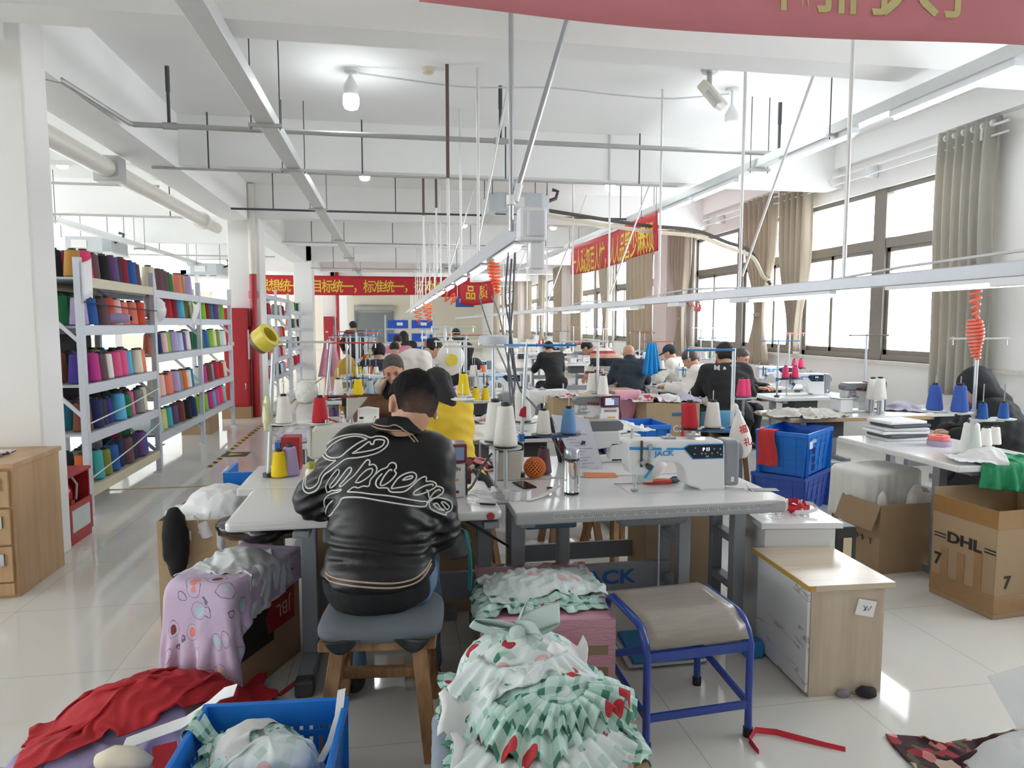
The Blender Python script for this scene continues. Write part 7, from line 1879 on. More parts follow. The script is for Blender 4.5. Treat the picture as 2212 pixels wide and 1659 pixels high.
# felt piece on the carton
sheet('felt_sheet', 'blue grey felt sheet with a white edge under the plaid bundle', 'cloth', mat('blue_grey_felt', '#8f9aa6', .95), 30, 30, .42, .42, scrunch((.24, 2.03), .4, .4, .33, .3, .004, (1, 1), 51), [pc], 0, 60, 51, .004)
# --- plaid cloth on the pink carton
pk = col_box((.62, 2.91, .219), (.267, .332, .22), math.radians(-5))
sheet('plaid_dress', 'green plaid garment spread on top of the pink taped carton', 'garment', plaid, 60, 42, .8, .52, scrunch((.62, 2.83), .58, .36, .5, 0, .03, (4, 3), 52), [pk, col_ell((.62, 2.85, .44), (.2, .13, .04))], 0, 80, 52, wrinkle=(.018, 24))
sheet('plaid_dress', 'pale lining cloth bunched over the plaid garment on the pink carton', 'garment', plaidw, 46, 32, .58, .36, scrunch((.63, 2.9), .46, .26, .56, .1, .03, (4, 3), 53), [pk, col_ell((.62, 2.87, .45), (.19, .13, .05))], 0, 70, 53, off=.018, wrinkle=(.022, 26))
sheet('plaid_sleeve', 'plaid sleeve hanging off the right side of the pink carton', 'garment', plaidw, 20, 34, .13, .36, lambda U, V: np.stack([.8+.12*V, 2.86-.16*V+(U-.5)*.12, .51+.01*np.sin(U*12)-.02*V], -1), [pk], 0, 70, 54)
q = aty(1012, 1200, 3.02)
tag(MB().ribbon([(q.x-.05, 3.03, .70), (q.x-.01, 3.03, .68), (q.x+.002, 3.0, .60), (q.x+.004, 2.98, .50), (q.x+.0, 2.98, .42)], (.6, -1, 0), .025, .002).build('teal_ribbon', mat('teal_ribbon', '#4bb0b4', .6), smooth=60), 'teal ribbon hanging down between the seated man and the pink carton', 'ribbon')
q = aty(985, 1190, 3.2)
tag(lumpy((q.x, 3.2, .58), (.06, .05, .07), .3, 14, 20, 12).build('scrap_bag', mat('grey_scraps', '#8c8c8c', .7, var=.4, scale=40), smooth=180), 'grey bunch of scraps in a bag under the table beside the seated man', 'bag')
tag(MB().cyl((q.x-.02, 3.1, .74), (q.x+.28, 3.3, .5), .006, n=8).build('steel_rod', dark, smooth=60), 'thin dark rod slanting under the table beside the seated man', 'rod')
# --- lower right floral heap
sheet('floral_heap', 'dark floral fabric heap on the floor at the bottom right corner', 'cloth', floral, 50, 36, .95, .5, scrunch((2.24, 1.97), .66, .36, .28, -.2, .05, (5, 3), 61), [col_ell((2.25, 1.94, 0), (.32, .17, .15))], 0, 100, 61)
sheet('grey_lining', 'white and grey striped garment on the floral heap at the lower right', 'garment', greyc, 36, 24, .5, .26, scrunch((2.2, 1.95), .4, .22, .34, -.25, .03, (4, 2), 62), [col_ell((2.25, 1.94, 0), (.32, .17, .16))], 0, 80, 62)
tag(MB().cbox((2.3, 2.08, .2), (.16, .004, .26), -.5, -.5, -.5).build('clear_sheet', plasbag), 'clear plastic sheet sticking up from the floral heap', 'plastic sheet')
tag(MB().tube([(2.26, 1.86, .19), (2.29, 1.84, .21), (2.33, 1.86, .18)], .014, 8).build('lime_tie', mat('lime_band', '#c8d84a', .6), smooth=60), 'lime green band on the floral heap at the lower right', 'band')
# --- on the white cabinet: straps and clear plastic
rng2 = random.Random(4)
w0 = aty(1710, 1105, 3.28)
pts = [(w0.x+.11*math.cos(k*.55)*(.6+.4*math.sin(k*.31)), 3.27+.06*math.sin(k*.55), .635+.012*math.sin(k*1.3)+.014*(k % 3)) for k in range(34)]
tag(MB().ribbon(pts, (.1, .2, 1), .02, .003).build('red_straps', rs, smooth=60), 'tangle of red straps on top of the white cabinet', 'straps')
tag(MB().ribbon([(w0.x-.03, 3.2, .635), (w0.x+.03, 3.18, .64), (w0.x+.09, 3.19, .65), (w0.x+.1, 3.25, .66), (w0.x+.03, 3.27, .67)], (.1, .2, 1), .02, .003).build('white_strap', whc, smooth=60), 'white strap loop among the red straps on the white cabinet', 'strap')
tag(MB().grid(16, 14, lambda u, v: (1.83+u*.2+.04*v, 3.14+v*.22, .623+.006*math.sin(u*19+v*7)*math.sin(v*15))).build('plastic_film', plasbag, smooth=180), 'crinkled clear plastic bag lying flat on the white cabinet', 'plastic bag')
# --- red cloth over the crate
def overc(u, v):
    s = v*.36; lx = .0+u*.13+.02*math.sin(v*5); m = Matrix.Translation((3.33, 5.10, .34)) @ Matrix.Rotation(math.radians(38), 4, 'Z')
    w_ = .012*math.sin(u*11+v*4)
    if s < .05: p = (-.02+w_*.2, .22+lx*1.2, .372+.004*math.sin(u*9))
    y = .25+u*.14+.012*math.sin(v*6)
    if s < .06: return m @ Vector((.05-s, y, .372))
    return m @ Vector((-.022-w_-.012*v, y+.03*v*(u-.5), .372-(s-.06)))
tag(MB().grid(14, 24, overc).build('red_cloth', mat('coral_red_cloth', '#cf3f42', .85, bump=.1), smooth=180, solid=.004), 'red cloth hanging over the left side of the upper blue crate', 'cloth')
# --- things on the two front tables
t = thing('glass_bottle', 'clear glass water bottle with a steel lid on the front right table', 'bottle', (.86, 3.24, .772))
gm = bpy.data.materials.new('clear_glass'); gm.use_nodes = True; b = gm.node_tree.nodes['Principled BSDF']; b.inputs['Transmission Weight'].default_value = 1; b.inputs['Roughness'].default_value = .02; b.inputs['IOR'].default_value = 1.35; b.inputs['Base Color'].default_value = (.97, .99, .99, 1)
MB().lathe([(.028, .0), (.036, .004), (.038, .02), (.038, .165), (.034, .178)], 28).build('glass_body', gm, t, smooth=40)
MB().lathe([(.031, .012), (.031, .16)], 24).build('water', mat('water_clear', '#f4fbfb', .02, trans=1), t, smooth=40)
MB().lathe([(.034, .178), (.036, .18), (.036, .187), (.0365, .189), (.0365, .218), (.034, .222)], 28).build('lid', steel, t, smooth=40)
MB().lathe([(.0345, .166), (.0355, .17), (.0355, .177), (.0345, .179)], 28).build('strainer', dark, t, smooth=40)
t = thing('phone', 'dark smartphone lying on the table left of the glass bottle', 'phone', (.665, 3.45, .772), .25)
MB().box(-.036, .036, -.075, .075, 0, .008).build('case', black, t, bevel=.006); MB().box(-.033, .033, -.071, .071, .0081, .0086).build('screen', mat('dark_glass', '#14161a', .05), t)
eb = mat('white_elastic', '#e9e9ea', .8)
pts = []
for k in range(40):
    a = k*.42; r = .022+.0009*k
    pts.append((.56+r*math.cos(a), 3.17+r*math.sin(a)*.8, .794))
o = MB().ribbon(pts[:24]+[(.62, 3.15, .793), (.65, 3.2, .79)], (0, 0, 1), .042, .0015).build('elastic_band', eb, smooth=60); tag(o, 'loose roll of wide white elastic band on the front table', 'elastic band')
tag(MB().ribbon([(.62, 3.14, .775), (.69, 3.19, .776), (.76, 3.26, .785), (.82, 3.31, .80)], (.5, -.8, .1), .036, .0015).build('elastic_band', eb, smooth=60), 'flat strip of white elastic beside the phone', 'elastic band')
t = thing('thread_snips', 'small black thread snips on the left table near the elastic band', 'snips', (.425, 3.1, .773), -.5)
MB().prism([(-.04, .0), (.03, .012), (.04, .006), (.03, -.004), (-.03, -.008)], 0, .008).build('handle', black, t, bevel=.002); MB().prism([(-.06, .012), (-.02, .01), (-.02, .004)], .002, .005).build('blade', steel, t)
tag(MB().tube([(.775+.012*math.cos(a), 3.35+.008*math.sin(a), .78) for a in np.linspace(0, 2*PI, 12)], .004, 6).build('black_clip', black, smooth=60), 'tiny black clip left of the glass bottle', 'clip')
orm = mat('orange_net', '#e0813a', .6)
q = aty(1155, 1030, 3.62)
t = thing('orange_net_ball', 'orange netted ball beside the beige paper bag on the front table', 'net ball', (q.x, 3.62, .772))
mb = MB()
for k in range(18):
    for s in (-1, 1):
        mb.tube([(.058*math.cos(ph)*math.cos(k*PI/9+s*ph*.9), .058*math.cos(ph)*math.sin(k*PI/9+s*ph*.9), .056+.056*math.sin(ph)) for ph in np.linspace(-1.4, 1.4, 11)], .0036, 4)
mb.build('net', orm, t, smooth=60); MB().ball((0, 0, .056), .05, 16, 10).build('filling', mat('dark_orange', '#8f4a1e', .8), t, smooth=180)
q = aty(1172, 1000, 3.66); cone(CONE_S, (q.x+.02, 3.72, .776), 'mauve', 'dark brown thread spool behind the orange net ball', None, 0, .8)
q = aty(1105, 1040, 3.55)
t = thing('paper_bag', 'beige folded paper bag standing behind the phone on the front table', 'paper bag', (q.x, 3.6, .772), -.1)
MB().prism_y([(-.068, 0), (.055, 0), (.07, .16), (-.062, .15)][::-1], -.02, .03).build('bag_body', mat('beige_paper', '#d9d2c4', .7), t, bevel=.006); MB().prism_y([(-.062, .151), (.07, .161), (.072, .19), (.03, .21), (-.03, .18)][::-1], -.015, .025).build('black_top', black, t)
a, b2, c_ = aty(1215, 900, 3.78), aty(1262, 905, 3.78), aty(1295, 1022, 3.62)
t = thing('instruction_sheet', 'printed paper sheet leaning up behind the glass bottle', 'paper', (0, 0, 0))
c0, c1, c2, c3 = aty(1190, 895, 3.93), aty(1272, 905, 3.93), aty(1306, 1022, 3.78), aty(1252, 1032, 3.78)
MB().raw([c3, c2, c1, c0], [(0, 1, 2, 3)]).build('sheet', mat('bluish_paper', '#d3d6e2', .6), t, solid=.002)
fx = (c2-c3).normalized(); fy = (c0-c3).normalized(); nn = fx.cross(fy).normalized()
mb = MB(); rr = random.Random(2)
for k in range(16):
    s = .1+.8*k/16; p0 = c3.lerp(c0, s); p1 = c2.lerp(c1, s)
    u0, u1 = .12+rr.random()*.2, .4+rr.random()*.45
    mb.bar(p0.lerp(p1, u0)+nn*.0015, p0.lerp(p1, u1)+nn*.0015, .0025, .0006, tuple(nn))
mb.build('print_lines', mat('grey_print', '#8d92a6', .7), t)
pm = c3.lerp(c0, .55).lerp(c2.lerp(c1, .55), .6); MB().prism_y([(-.015, -.012), (.012, -.012), (.015, .008), (-.005, .012)], -.001, .001).build('picture', mat('dark_print', '#4c4a58', .7), t, loc=pm+nn*.003)
MB().bar(c0+Vector((0, .02, -.02)), (c0.x+.08, 4.02, .772), .02, .01).build('prop', black, t)
tag(MB().prism([(1.02, 3.56), (1.2, 3.55), (1.22, 3.66), (1.05, 3.70)], .7725, .775).build('orange_mat', mat('orange_sheet', '#e08a50', .45)), 'orange plastic sheet lying left of the white and blue machine', 'mat')
t = thing('scissors', 'scissors with orange and red handles lying on the bed of the white and blue machine', 'scissors', (1.27, 3.36, .778), -.05)
MB().prism([(-.15, .012), (.0, .006), (.0, -.006), (-.14, .0)], 0, .004).build('blade', steel, t); MB().prism([(-.15, .0), (.0, .01), (.0, -.002), (-.13, -.006)], .004, .008).build('blade', steel, t)
for s, c_ in ((1, 'orange_handle'), (-1, 'red_handle')):
    MB().tube([(0, 0, .006), (.04, s*.012, .008), (.09, s*.03, .012), (.14, s*.028, .012), (.15, s*.008, .012), (.1, s*.004, .01), (.04, s*.002, .008)], .008, 8).build('handle', mat(c_, '#c9802e' if s > 0 else '#d23c2c', .4), t, smooth=60)
for k, (x, y, c_) in enumerate(((1.44, 3.37, '#4f6a78'), (1.47, 3.41, '#3f5866'), (1.52, 3.34, '#4f6a78'))):
    tag(lumpy((x, y, .785), (.028, .018, .012), .3, 30, 14, 8).build('cloth_scrap', mat('blue_grey_scrap_%d' % (k % 2), c_, .9), smooth=180), '%s blue grey cloth scrap from the left beside the scissors' % ORD[k], 'cloth scrap')
o = lumpy((1.36, 3.52, .84), (.09, .05, .06), .2, 10, 26, 16).build('floral_garment', printm, smooth=180); tag(o, 'white printed garment bunched behind the arm of the white and blue machine', 'garment')
tag(MB().box(1.22, 1.3, 3.3, 3.304, .8, .9).build('mint_card', mat('mint_card', '#cfe6dc', .6), rz=None), 'mint coloured card behind the needle of the white and blue machine', 'card')
q0 = atz(1650, 1058, .773)
t = thing('photo_card', 'dark printed card with curled white edge at the right end of the front table', 'card', (q0.x, q0.y, .7725), -.2)
MB().box(-.07, .07, -.03, .03, 0, .002).build('card', mat('dark_photo', '#3d3b40', .3, var=.8, scale=30), t); MB().grid(6, 4, lambda u, v: (-.09+u*.03, -.035+v*.06, .03*(1-u)**2+.001)).build('curled_edge', paper, t, smooth=180, solid=.001)
tag(MB().grid(14, 12, lambda u, v: (.33+u*.2, 3.12+v*.3, .7735+.006*abs(math.sin(u*9+v*6)*math.sin(v*11)))).build('plastic_film', plasbag, smooth=180), 'crinkled clear plastic film beside the overlock machine', 'plastic film')
# white bag tied to the stand behind the machine
q = aty(1588, 935, 3.66); top = aty(1572, 880, 3.7)
bg_ = thing('tied_plastic_bag', 'white plastic bag with red characters tied to the stand behind the machine', 'plastic bag', (q.x, 3.63, q.z))
mb = MB()
def bagfn(p):
    k = max(0, (p.z+.14)/.28); r = (1-.8*k**1.5)
    return Vector((p.x*r+.03*(1-k), p.y*r, p.z))*(1+.08*mnoise.noise(p*22))
mb.ball((0, 0, 0), (.085, .05, .14), 26, 20, bagfn); mb.build('bag_body', mat('white_bag_plastic', '#eae8e2', .4, bump=.4, bscale=30), bg_, smooth=180)
MB().ball((-.022, 0, .145), (.022, .018, .03), 12, 8).build('knot', mat('white_bag_plastic', '#eae8e2', .4), bg_, smooth=180)
MB().text('福', .05, frame((.005, -.056, .03), (1, 0, .25), (-.25, 0, 1)), .001, 1, .001).text('礼', .05, frame((.03, -.062, -.04), (1, 0, .25), (-.25, 0, 1)), .001, 1, .001).build('lettering', mat('bag_red', '#d0404a', .6), bg_)
# small cones and bottles round the left machine
for k, (px, py, y, c, s_, lab) in enumerate(((604, 1030, 3.7, 'bright yellow', .8, 'yellow thread cone standing at the left end of the front table'), (627, 1026, 3.72, 'lilac', .9, 'lilac thread cone right of the yellow cone on the left table'), (614, 1010, 4.05, 'purple', .7, 'small purple cone behind the lilac cone'))):
    q = atz(px, py, .772); cone(CONE_S, (q.x, q.y, .776), c, lab, None, 0, s_)
q = aty(630, 970, 4.1); tag(MB().prism([(q.x-.05, 4.05), (q.x+.05, 4.05), (q.x+.05, 4.17), (q.x-.05, 4.17)], .772, .96).build('red_box', mat('red_card', '#a82a30', .5)), 'red box behind the thread cones at the left table end', 'box')
tag(MB().prism([(q.x-.085, 4.06), (q.x-.055, 4.06), (q.x-.055, 4.17), (q.x-.085, 4.17)], .772, .93).build('blue_box', mat('blue_card', '#2f6fc0', .5)), 'narrow blue box beside the red box on the left table', 'box')
t = thing('oil_bottle', 'clear bottle with an olive cap in front of the beige machine', 'bottle', (aty(671, 1000, 3.72).x, 3.74, .772)); MB().lathe([(.03, 0), (.032, .01), (.032, .05), (.024, .07)], 18).build('bottle_body', mat('pale_oil', '#d9d8b8', .2), t, smooth=50); MB().lathe([(.022, .07), (.022, .1), (.018, .105)], 16).build('cap', mat('olive_cap', '#a8a23a', .4), t, smooth=50)
coverlock('overlock_machine', 'small overlock machine seen from behind left of the white and blue machine', (1.42, 4.02, .772), PI, None, False)
# fold-up cloth, tape rolls and cloth on the right desk
q = atz(2060, 965, .77)
tag(MB().lathe([(.028, 0), (.075, 0), (.075, .036), (.028, .036), (.028, 0)], 32).build('tape_roll', mat('lilac_tape', '#a79ab8', .6), smooth=40, loc=(q.x-.06, q.y+.06, .771)), 'lilac ribbon roll under the coral roll on the right desk', 'ribbon roll')
tag(MB().lathe([(.028, 0), (.066, 0), (.066, .032), (.028, .032), (.028, 0)], 32).build('tape_roll', mat('coral_tape', '#e8776e', .6), smooth=40, loc=(q.x-.06, q.y+.065, .808)), 'coral ribbon roll lying on the lilac roll on the right desk', 'ribbon roll')
for k, (px, py, s_) in enumerate(((2118, 985, 1.15), (2150, 968, .7), (2170, 965, .7))):
    q = atz(px, py, .77); cone(CONE_S, (q.x, q.y+.08, .775), 'white', ['tall white cone', 'short white cone', 'rightmost short white cone'][k]+' behind the green cloth on the right desk', None, 0, s_)
dk = col_box((3.58, 4.06, .385), (.32, .56, .385), 0)
sheet('green_cloth', 'green cloth hanging over the front edge of the right desk', 'cloth', greenc, 44, 40, .56, .46, scrunch((3.66, 3.58), .44, .38, .84, -.1, .025, (3, 3), 71), [dk], 0, 60, 71, fric=.95)
sheet('white_cloth', 'white cloth lying over the green cloth on the right desk', 'cloth', whc, 36, 30, .3, .26, scrunch((3.46, 3.6), .26, .22, .9, -.3, .02, (2, 2), 72), [dk, col_ell((3.6, 3.6, .78), (.16, .12, .05))], 0, 60, 72, off=.02, fric=.95)
for k in range(6):
    m = (greyc, mat('slate_cloth', '#5a606a', .85), whc)[k % 3]
    tag(MB().cbox((3.62+.02*math.sin(k*2), 4.45, .78+k*.024), (.34+.03*math.sin(k), .24, .022), .1*math.sin(k*1.7)).build('folded_cloth', m, bevel=.008), '%s folded cloth from the bottom of the pile on the desk behind the covered stool' % ORD[k], 'folded cloth', 'folded cloth pile on the desk')
# ============================================================ THE ROWS FURTHER BACK
for k, (P, rz, z, y) in enumerate(SEATS):
    t = thing('wooden_stool', 'plain wooden stool under the %s background worker, nearest ones first' % ORD[k], 'stool', P, rz, 'stools of the workers further back')
    MB().box(-.17, .17, -.15, .15, z-.04, z).build('seat', rough_wood, t)
    for a in (-1, 1):
        for b2 in (-1, 1): MB().bar((a*.12, b2*.1, z-.04), (a*.16, b2*.15, 0), .04, .04, (0, 1, 0)).build('leg', rough_wood, t)
# wooden stools seen below the front tables
for k, (px, py, y) in enumerate(((1232, 1100, 4.75), (1335, 1100, 4.6))):
    q = aty(px, py, y); t = thing('wooden_stool', ['left wooden stool seen under the right front table', 'right wooden stool seen under the right front table'][k], 'stool', (q.x, y, 0), .4*k)
    MB().box(-.17, .17, -.15, .15, .42, .455).build('seat', rough_wood, t)
    for a in (-1, 1):
        for b2 in (-1, 1): MB().bar((a*.12, b2*.1, .42), (a*.18, b2*.17, 0), .045, .045, (0, 1, 0)).build('leg', rough_wood, t)
# prototypes of cloth piles
PILES = []
for k, (m, sx_, sy_) in enumerate(((greyc, .5, .42), (printm, .55, .42), (whc, .45, .4), (mat('lilac_grey_cloth', '#b9b6c6', .85), .5, .4))):
    d = settle(32, 28, sx_, sy_, scrunch((0, 0), sx_*.66, sy_*.6, .12, 0, .04, (3, 3), 80+k), [col_ell((0, 0, 0), (.13, .09, .06))], steps=60, floor=0, seed=80+k, fric=.85, wrinkle=(.018, 26))
    PILES.append(cloth_obj('cloth_pile', d, m, None, .003, 1))
def pile(k, P, rz, label, group=None, sc_=1.0, m=None):
    o = dup(PILES[k % 4], P, rz, label, group, sc_); o['category'] = 'cloth pile'
    if m: o.material_slots[0].link = 'OBJECT'; o.material_slots[0].material = m
    return o
LS = JM; FM = FM1
CV = coverlock('overlock_machine', 'overlock machine with maroon screen on the middle table, its front to the camera', (1.38, 5.35, .772), 0)
def machine(kind, P, rz, label, group=None):
    return dup({'l': LS, 'f': FM, 'c': CV}[kind], P, rz, label, group)
def simple_stand(label, P, h, rz, m, cols_, group=None, sc_=.7):
    ex = .26
    c_, s_ = math.cos(rz), math.sin(rz)
    ends = [(c_*ex, s_*ex), (-c_*ex*.8, -s_*ex*.8)]
    z = .2
    t = stand(label, P, h, ends, [(z, c_*.1, s_*.1), (z, c_*.22, s_*.22)][:max(1, len(cols_))], [(i, CONE_S, c, '%s %s cone on %s' % (('left', 'right')[i], c, label), sc_) for i, c in enumerate(cols_[:2])], m, (0, 0), group, False)
    return t
# the middle row, block by block
sides = ('left', 'right')
kinds = {(0, 0, 0): None, (0, 0, 1): None}
rr = random.Random(11)
BY = (4.95, 7.7, 10.6, 13.5, 16.4, 19.3)
scol = [armr, armb, armw, armb, armw, armr]
for k, y in enumerate(BY):
    for j in (0, 1):
        for i, x in enumerate((-.82, .55)):
            ad = '%s %s table, %s block of the middle row' % (('near', 'far')[j], sides[i], ORD[k+1])
            yy = y+j*.62+.3; rz = 0 if j == 0 else PI
            if not (k == 0 and (j == 0)):
                kd = rr.choice('lfc') if k else ('f' if i == 0 else 'l')
                mx_ = x+.45 if j == 0 else x+.95
                machine(kd, (mx_, yy, .772), rz, 'machine on the %s' % ad, 'machines in the middle row')
            if not (k == 0):
                simple_stand('thread stand, %s' % ad, (x+.3+.1*rr.random(), y+.6+(.03 if j else -.05), .772), .62+.1*rr.random(), rr.uniform(-.3, .3), scol[(k*3+j+i) % 6], rr.sample(['white', 'white', 'red', 'orange', 'bright yellow', 'pale blue'], 2 if k < 3 else 1), 'thread stands in the middle row')
            pile(rr.randrange(4), (x+.22 if j == 0 else x+.3, yy-.03, .772), rr.uniform(0, 6), 'crumpled cloth, %s' % ad, 'cloth piles in the middle row', rr.uniform(.8, 1.05))
            if k > 0: pile(rr.randrange(4), (x+1.08, yy-.02, .772), rr.uniform(0, 6), 'bunched fabric at the right end, %s' % ad, 'cloth piles in the middle row', rr.uniform(.7, .95))
# near block of the middle row, as the photograph shows it
q = aty(795, 885, 5.2)
t = thing('tissue_box', 'open white tissue box on the table behind the red cone', 'tissue box', (aty(790, 880, 5.25).x, 5.25, .772), .1)
MB().box(-.17, .17, -.09, .09, 0, .09).build('carton', mat('pale_green_card', '#d3dcd6', .6), t, bevel=.003); MB().grid(8, 8, lambda u, v: (-.06+u*.16, .02*math.sin(v*4)+.04*(u-.5), .09+.13*v-.03*abs(u-.4)*v)).build('tissue', paper, t, smooth=180, solid=.002)
q = aty(742, 880, 5.1)
t = thing('lotion_bottle', 'amber pump bottle in front of the tissue box', 'bottle', (aty(742, 880, 5.1).x, 5.1, .772)); MB().lathe([(.03, 0), (.034, .01), (.034, .09), (.014, .12)], 18).build('bottle_body', mat('amber_liquid', '#d3a04e', .2), t, smooth=50); MB().lathe([(.014, .12), (.014, .145), (.006, .15), (.006, .17)], 12).box(-.03, .006, -.005, .005, .165, .175).build('pump', plastw, t)
for n_, (px, py, y, c, pr, s_, lab) in enumerate(((780, 905, 5.2, 'white', CONE_S, .75, 'white thread cone right of the tissue box'), (808, 900, 5.3, 'bright yellow', CONE_S, .7, 'yellow thread cone beside the white cone right of the tissue box'), (720, 862, 5.9, 'purple', CONE_S, .7, 'purple thread cone behind the amber bottle'))):
    cone(pr, (aty(px, 860, y).x, y, .776), c, lab, None, 0, s_)
tp_ = aty(716, 738, 5.55); bs = aty(698, 900, 5.55)
stand('white thread stand with a red top arm left of the woman with the fleece collar', (bs.x, 5.55, .772), tp_.z-.772, [(.36, 0), (-.03, 0)], [(aty(740, 858, 5.55).z-.772, .12, 0), (aty(740, 858, 5.55).z-.772, .27, 0), (aty(740, 858, 5.55).z-.772, .36, .06)],
      [(0, CONE_S, 'white', 'white cone on the red armed stand left of the fleece collar woman', .72), (1, CONE_S, 'bright yellow', 'yellow cone on the red armed stand left of the fleece collar woman', .72), (2, CONE_S, 'pale blue', 'pale blue cone on the red armed stand beside the yellow one', .62)], armr, ((tp_.x-bs.x)/(tp_.z-.772), 0))
bs = aty(1000, 880, 5.5); stand('white thread stand right of the yellow jacket with big yellow cones', (bs.x-.02, 5.5, .772), aty(1000, 735, 5.5).z-.772, [(-.2, .05), (.16, 0)], [(.26, .02, -.06), (.2, .12, -.02), (.2, .2, .0)],
      [(0, CONE_BIG, 'bright yellow', 'big yellow cone right of the person in the yellow jacket', .8), (1, CONE_S, 'bright yellow', 'slim yellow cone right of the big yellow cone', .6), (2, CONE_S, 'bright yellow', 'rightmost slim yellow cone behind the big white cones', .6)], armw)
bs = aty(1290, 905, 5.35); stand('grey thread stand with two white cones right of the overlock machine with maroon screen', (bs.x, 5.35, .772), aty(1290, 735, 5.35).z-.772, [(-.3, 0), (.1, .05)], [(aty(1275, 850, 5.35).z-.772, -.04, .02), (aty(1295, 855, 5.35).z-.772, .03, -.05)],
      [(0, CONE_BIG, 'white', 'left of two white cones by the overlock with maroon screen', .72), (1, CONE_BIG, 'white', 'right of two white cones by the overlock with maroon screen', .74)], armw)
pile(1, (aty(1232, 850, 5.6).x, 5.62, .99), .3, 'red and white printed cloth behind the maroon screen of the overlock', None, .55)
tag(MB().box(1.32, 1.75, 5.58, 5.9, .772, .99).build('storage_box', card2), 'small brown box on the table behind the overlock with maroon screen', 'box')
o = pile(2, (aty(1040, 890, 5.1).x, 5.05, .772), .8, 'big heap of white cloth behind the tall white cones', None, 1.25)
o = pile(1, (aty(1020, 945, 4.0).x, 3.95, .772), .2, 'dark flowered cloth on the facing table between the man and the big white cones', None, .8, floral)
o = pile(2, (1.75, 5.2, .772), .2, 'white cloth heap right of the overlock with the maroon screen', None, 1.1)
bgx = aty(975, 772, 6.03)
t = thing('hanging_bag', 'white hanging plastic bag with a round yellow print above the middle tables', 'plastic bag', (bgx.x, 6.03, bgx.z))
MB().ball((0, 0, 0), (.12, .05, .16), 20, 16, lambda p: Vector((p.x*(1-.5*max(0, p.z/.16)**2), p.y, p.z))*(1+.1*mnoise.noise(p*14))).build('bag_body', mat('white_bag_plastic', '#eae8e2', .4), t, smooth=180)
MB().lathe([(.0, 0), (.052, .002)], 20).build('print', mat('yellow_print', '#e3cf4a', .5), t).matrix_local = Matrix.Translation((0, -.062, -.02)) @ Matrix.Rotation(PI/2, 4, 'X')
MB().cyl((0, 0, .14), (0, 0, .26), .006, n=6).build('handle', plastw, t)
bs = aty(962, 850, 6.1); stand('grey thread stand that carries the hanging bag with the yellow print', (bs.x, 6.09, .772), bgx.z+.27-.772, [(.26, -.06), (-.12, .02)], [(.25, -.17, -.02), (.25, -.06, -.04)], [(0, CONE_S, 'white', 'left white cone left of the hanging bag with yellow print', .75), (1, CONE_S, 'white', 'right white cone left of the hanging bag with yellow print', .75)], armw)
bs = aty(770, 760, 8.2); simple_stand('white thread stand left of the man with the dark cap', (bs.x, 8.15, .772), .75, .1, armr, ['white', 'white'])
# rows by the windows
for k, y in enumerate((8.4, 11.2, 14.0, 17.0, 20.0)):
    for i, x in enumerate((3.4, 4.55)):
        ad = '%s table, %s window row' % (sides[i], ORD[k])
        machine('lfc'[(k+i) % 3] if (k, i) != (0, 1) else 'l', (x+.35, y+.3, .772), 0 if k % 2 == 0 else PI if False else 0, 'machine on the %s' % ad, 'machines by the windows')
        simple_stand('thread stand, %s' % ad, (x+.9, y+.45, .772), .65+.06*((k+i) % 3), .2, (armb, armr, armk, armw)[(k*2+i) % 4], [('red', 'red'), ('white', 'white'), ('rose', 'rose'), ('white', 'green')][(k+2*i) % 4], 'thread stands by the windows')
        pile(k+i, (x+.18, y+.25, .772), k+i*2., 'crumpled cloth, %s' % ad, 'cloth piles by the windows', .85)
# grey table by the windows
rollm = mat('grey_striped_cloth', '#c9c7bf', .85, var=.25, scale=18, stretch=(1, 1, 6))
for k, (px, py, y, rx) in enumerate(((1700, 868, 5.75, .1), (1745, 872, 5.7, -.5), (1775, 880, 5.68, -.7))):
    q = aty(px, py, y); o = pile(k, (q.x, y, .772), k*1.7, '%s of three grey cloth rolls on the grey table' % ['left', 'middle', 'right'][k], 'cloth rolls on the grey table', 1.0, rollm)
tail = aty(1790, 905, 5.55)
q = aty(1855, 885, 5.85); CV2 = coverlock('overlock_machine', 'overlock machine on the grey table by the windows', (q.x-.2, 5.9, .772), 0); CV2.scale = (1.1,)*3
for k, (px, dx_) in enumerate(((1884, 0), (1900, .0))):
    q = aty(px, 862, 5.8-.12*k); cone(CONE_BIG, (q.x, 5.8-.12*k, q.z), 'white', ['left', 'right'][k]+' white cone beside the overlock on the grey table', None, 0, .95)
    s_ = thing('cone_holder', '%s cone holder on the grey table' % ['left', 'right'][k], 'cone holder', (q.x, 5.8-.12*k, .772)); MB().cyl((0, 0, 0), (0, 0, max(.02, q.z-.785)), .02, n=10).build('post', steel, s_, smooth=60)
q = aty(1872, 850, 6.1); simple_stand('dark armed thread stand in front of the nearest window', (q.x-.1, 6.0, .772), aty(1872, 722, 6.0).z-.772, .15, armk, [])
pile(3, (aty(1945, 880, 6.0).x, 6.0, .772), 1.0, 'grey and lilac fabric heap at the right end of the grey table', None, 1.1)
machine('l', (aty(1690, 830, 8.75).x+.95, 6.0, .772), 0, 'white and blue machine by the window right of the grey table') if False else None
q = aty(1720, 830, 7.3)
table('white table with a white and blue machine right under the windows behind the grey table', q.x-.35, q.x+.75, 7.15, 7.7, None)
machine('l', (q.x-.1, 7.4, .772), 0, 'white and blue machine on the table under the windows behind the grey table')
q2 = aty(1625, 838, 7.1); simple_stand('blue thread stand left of the machine under the windows', (q.x-.27, 7.25, .772), aty(1625, 735, 7.2).z-.772, 0, armb, ['rose', 'rose'], None, .75)
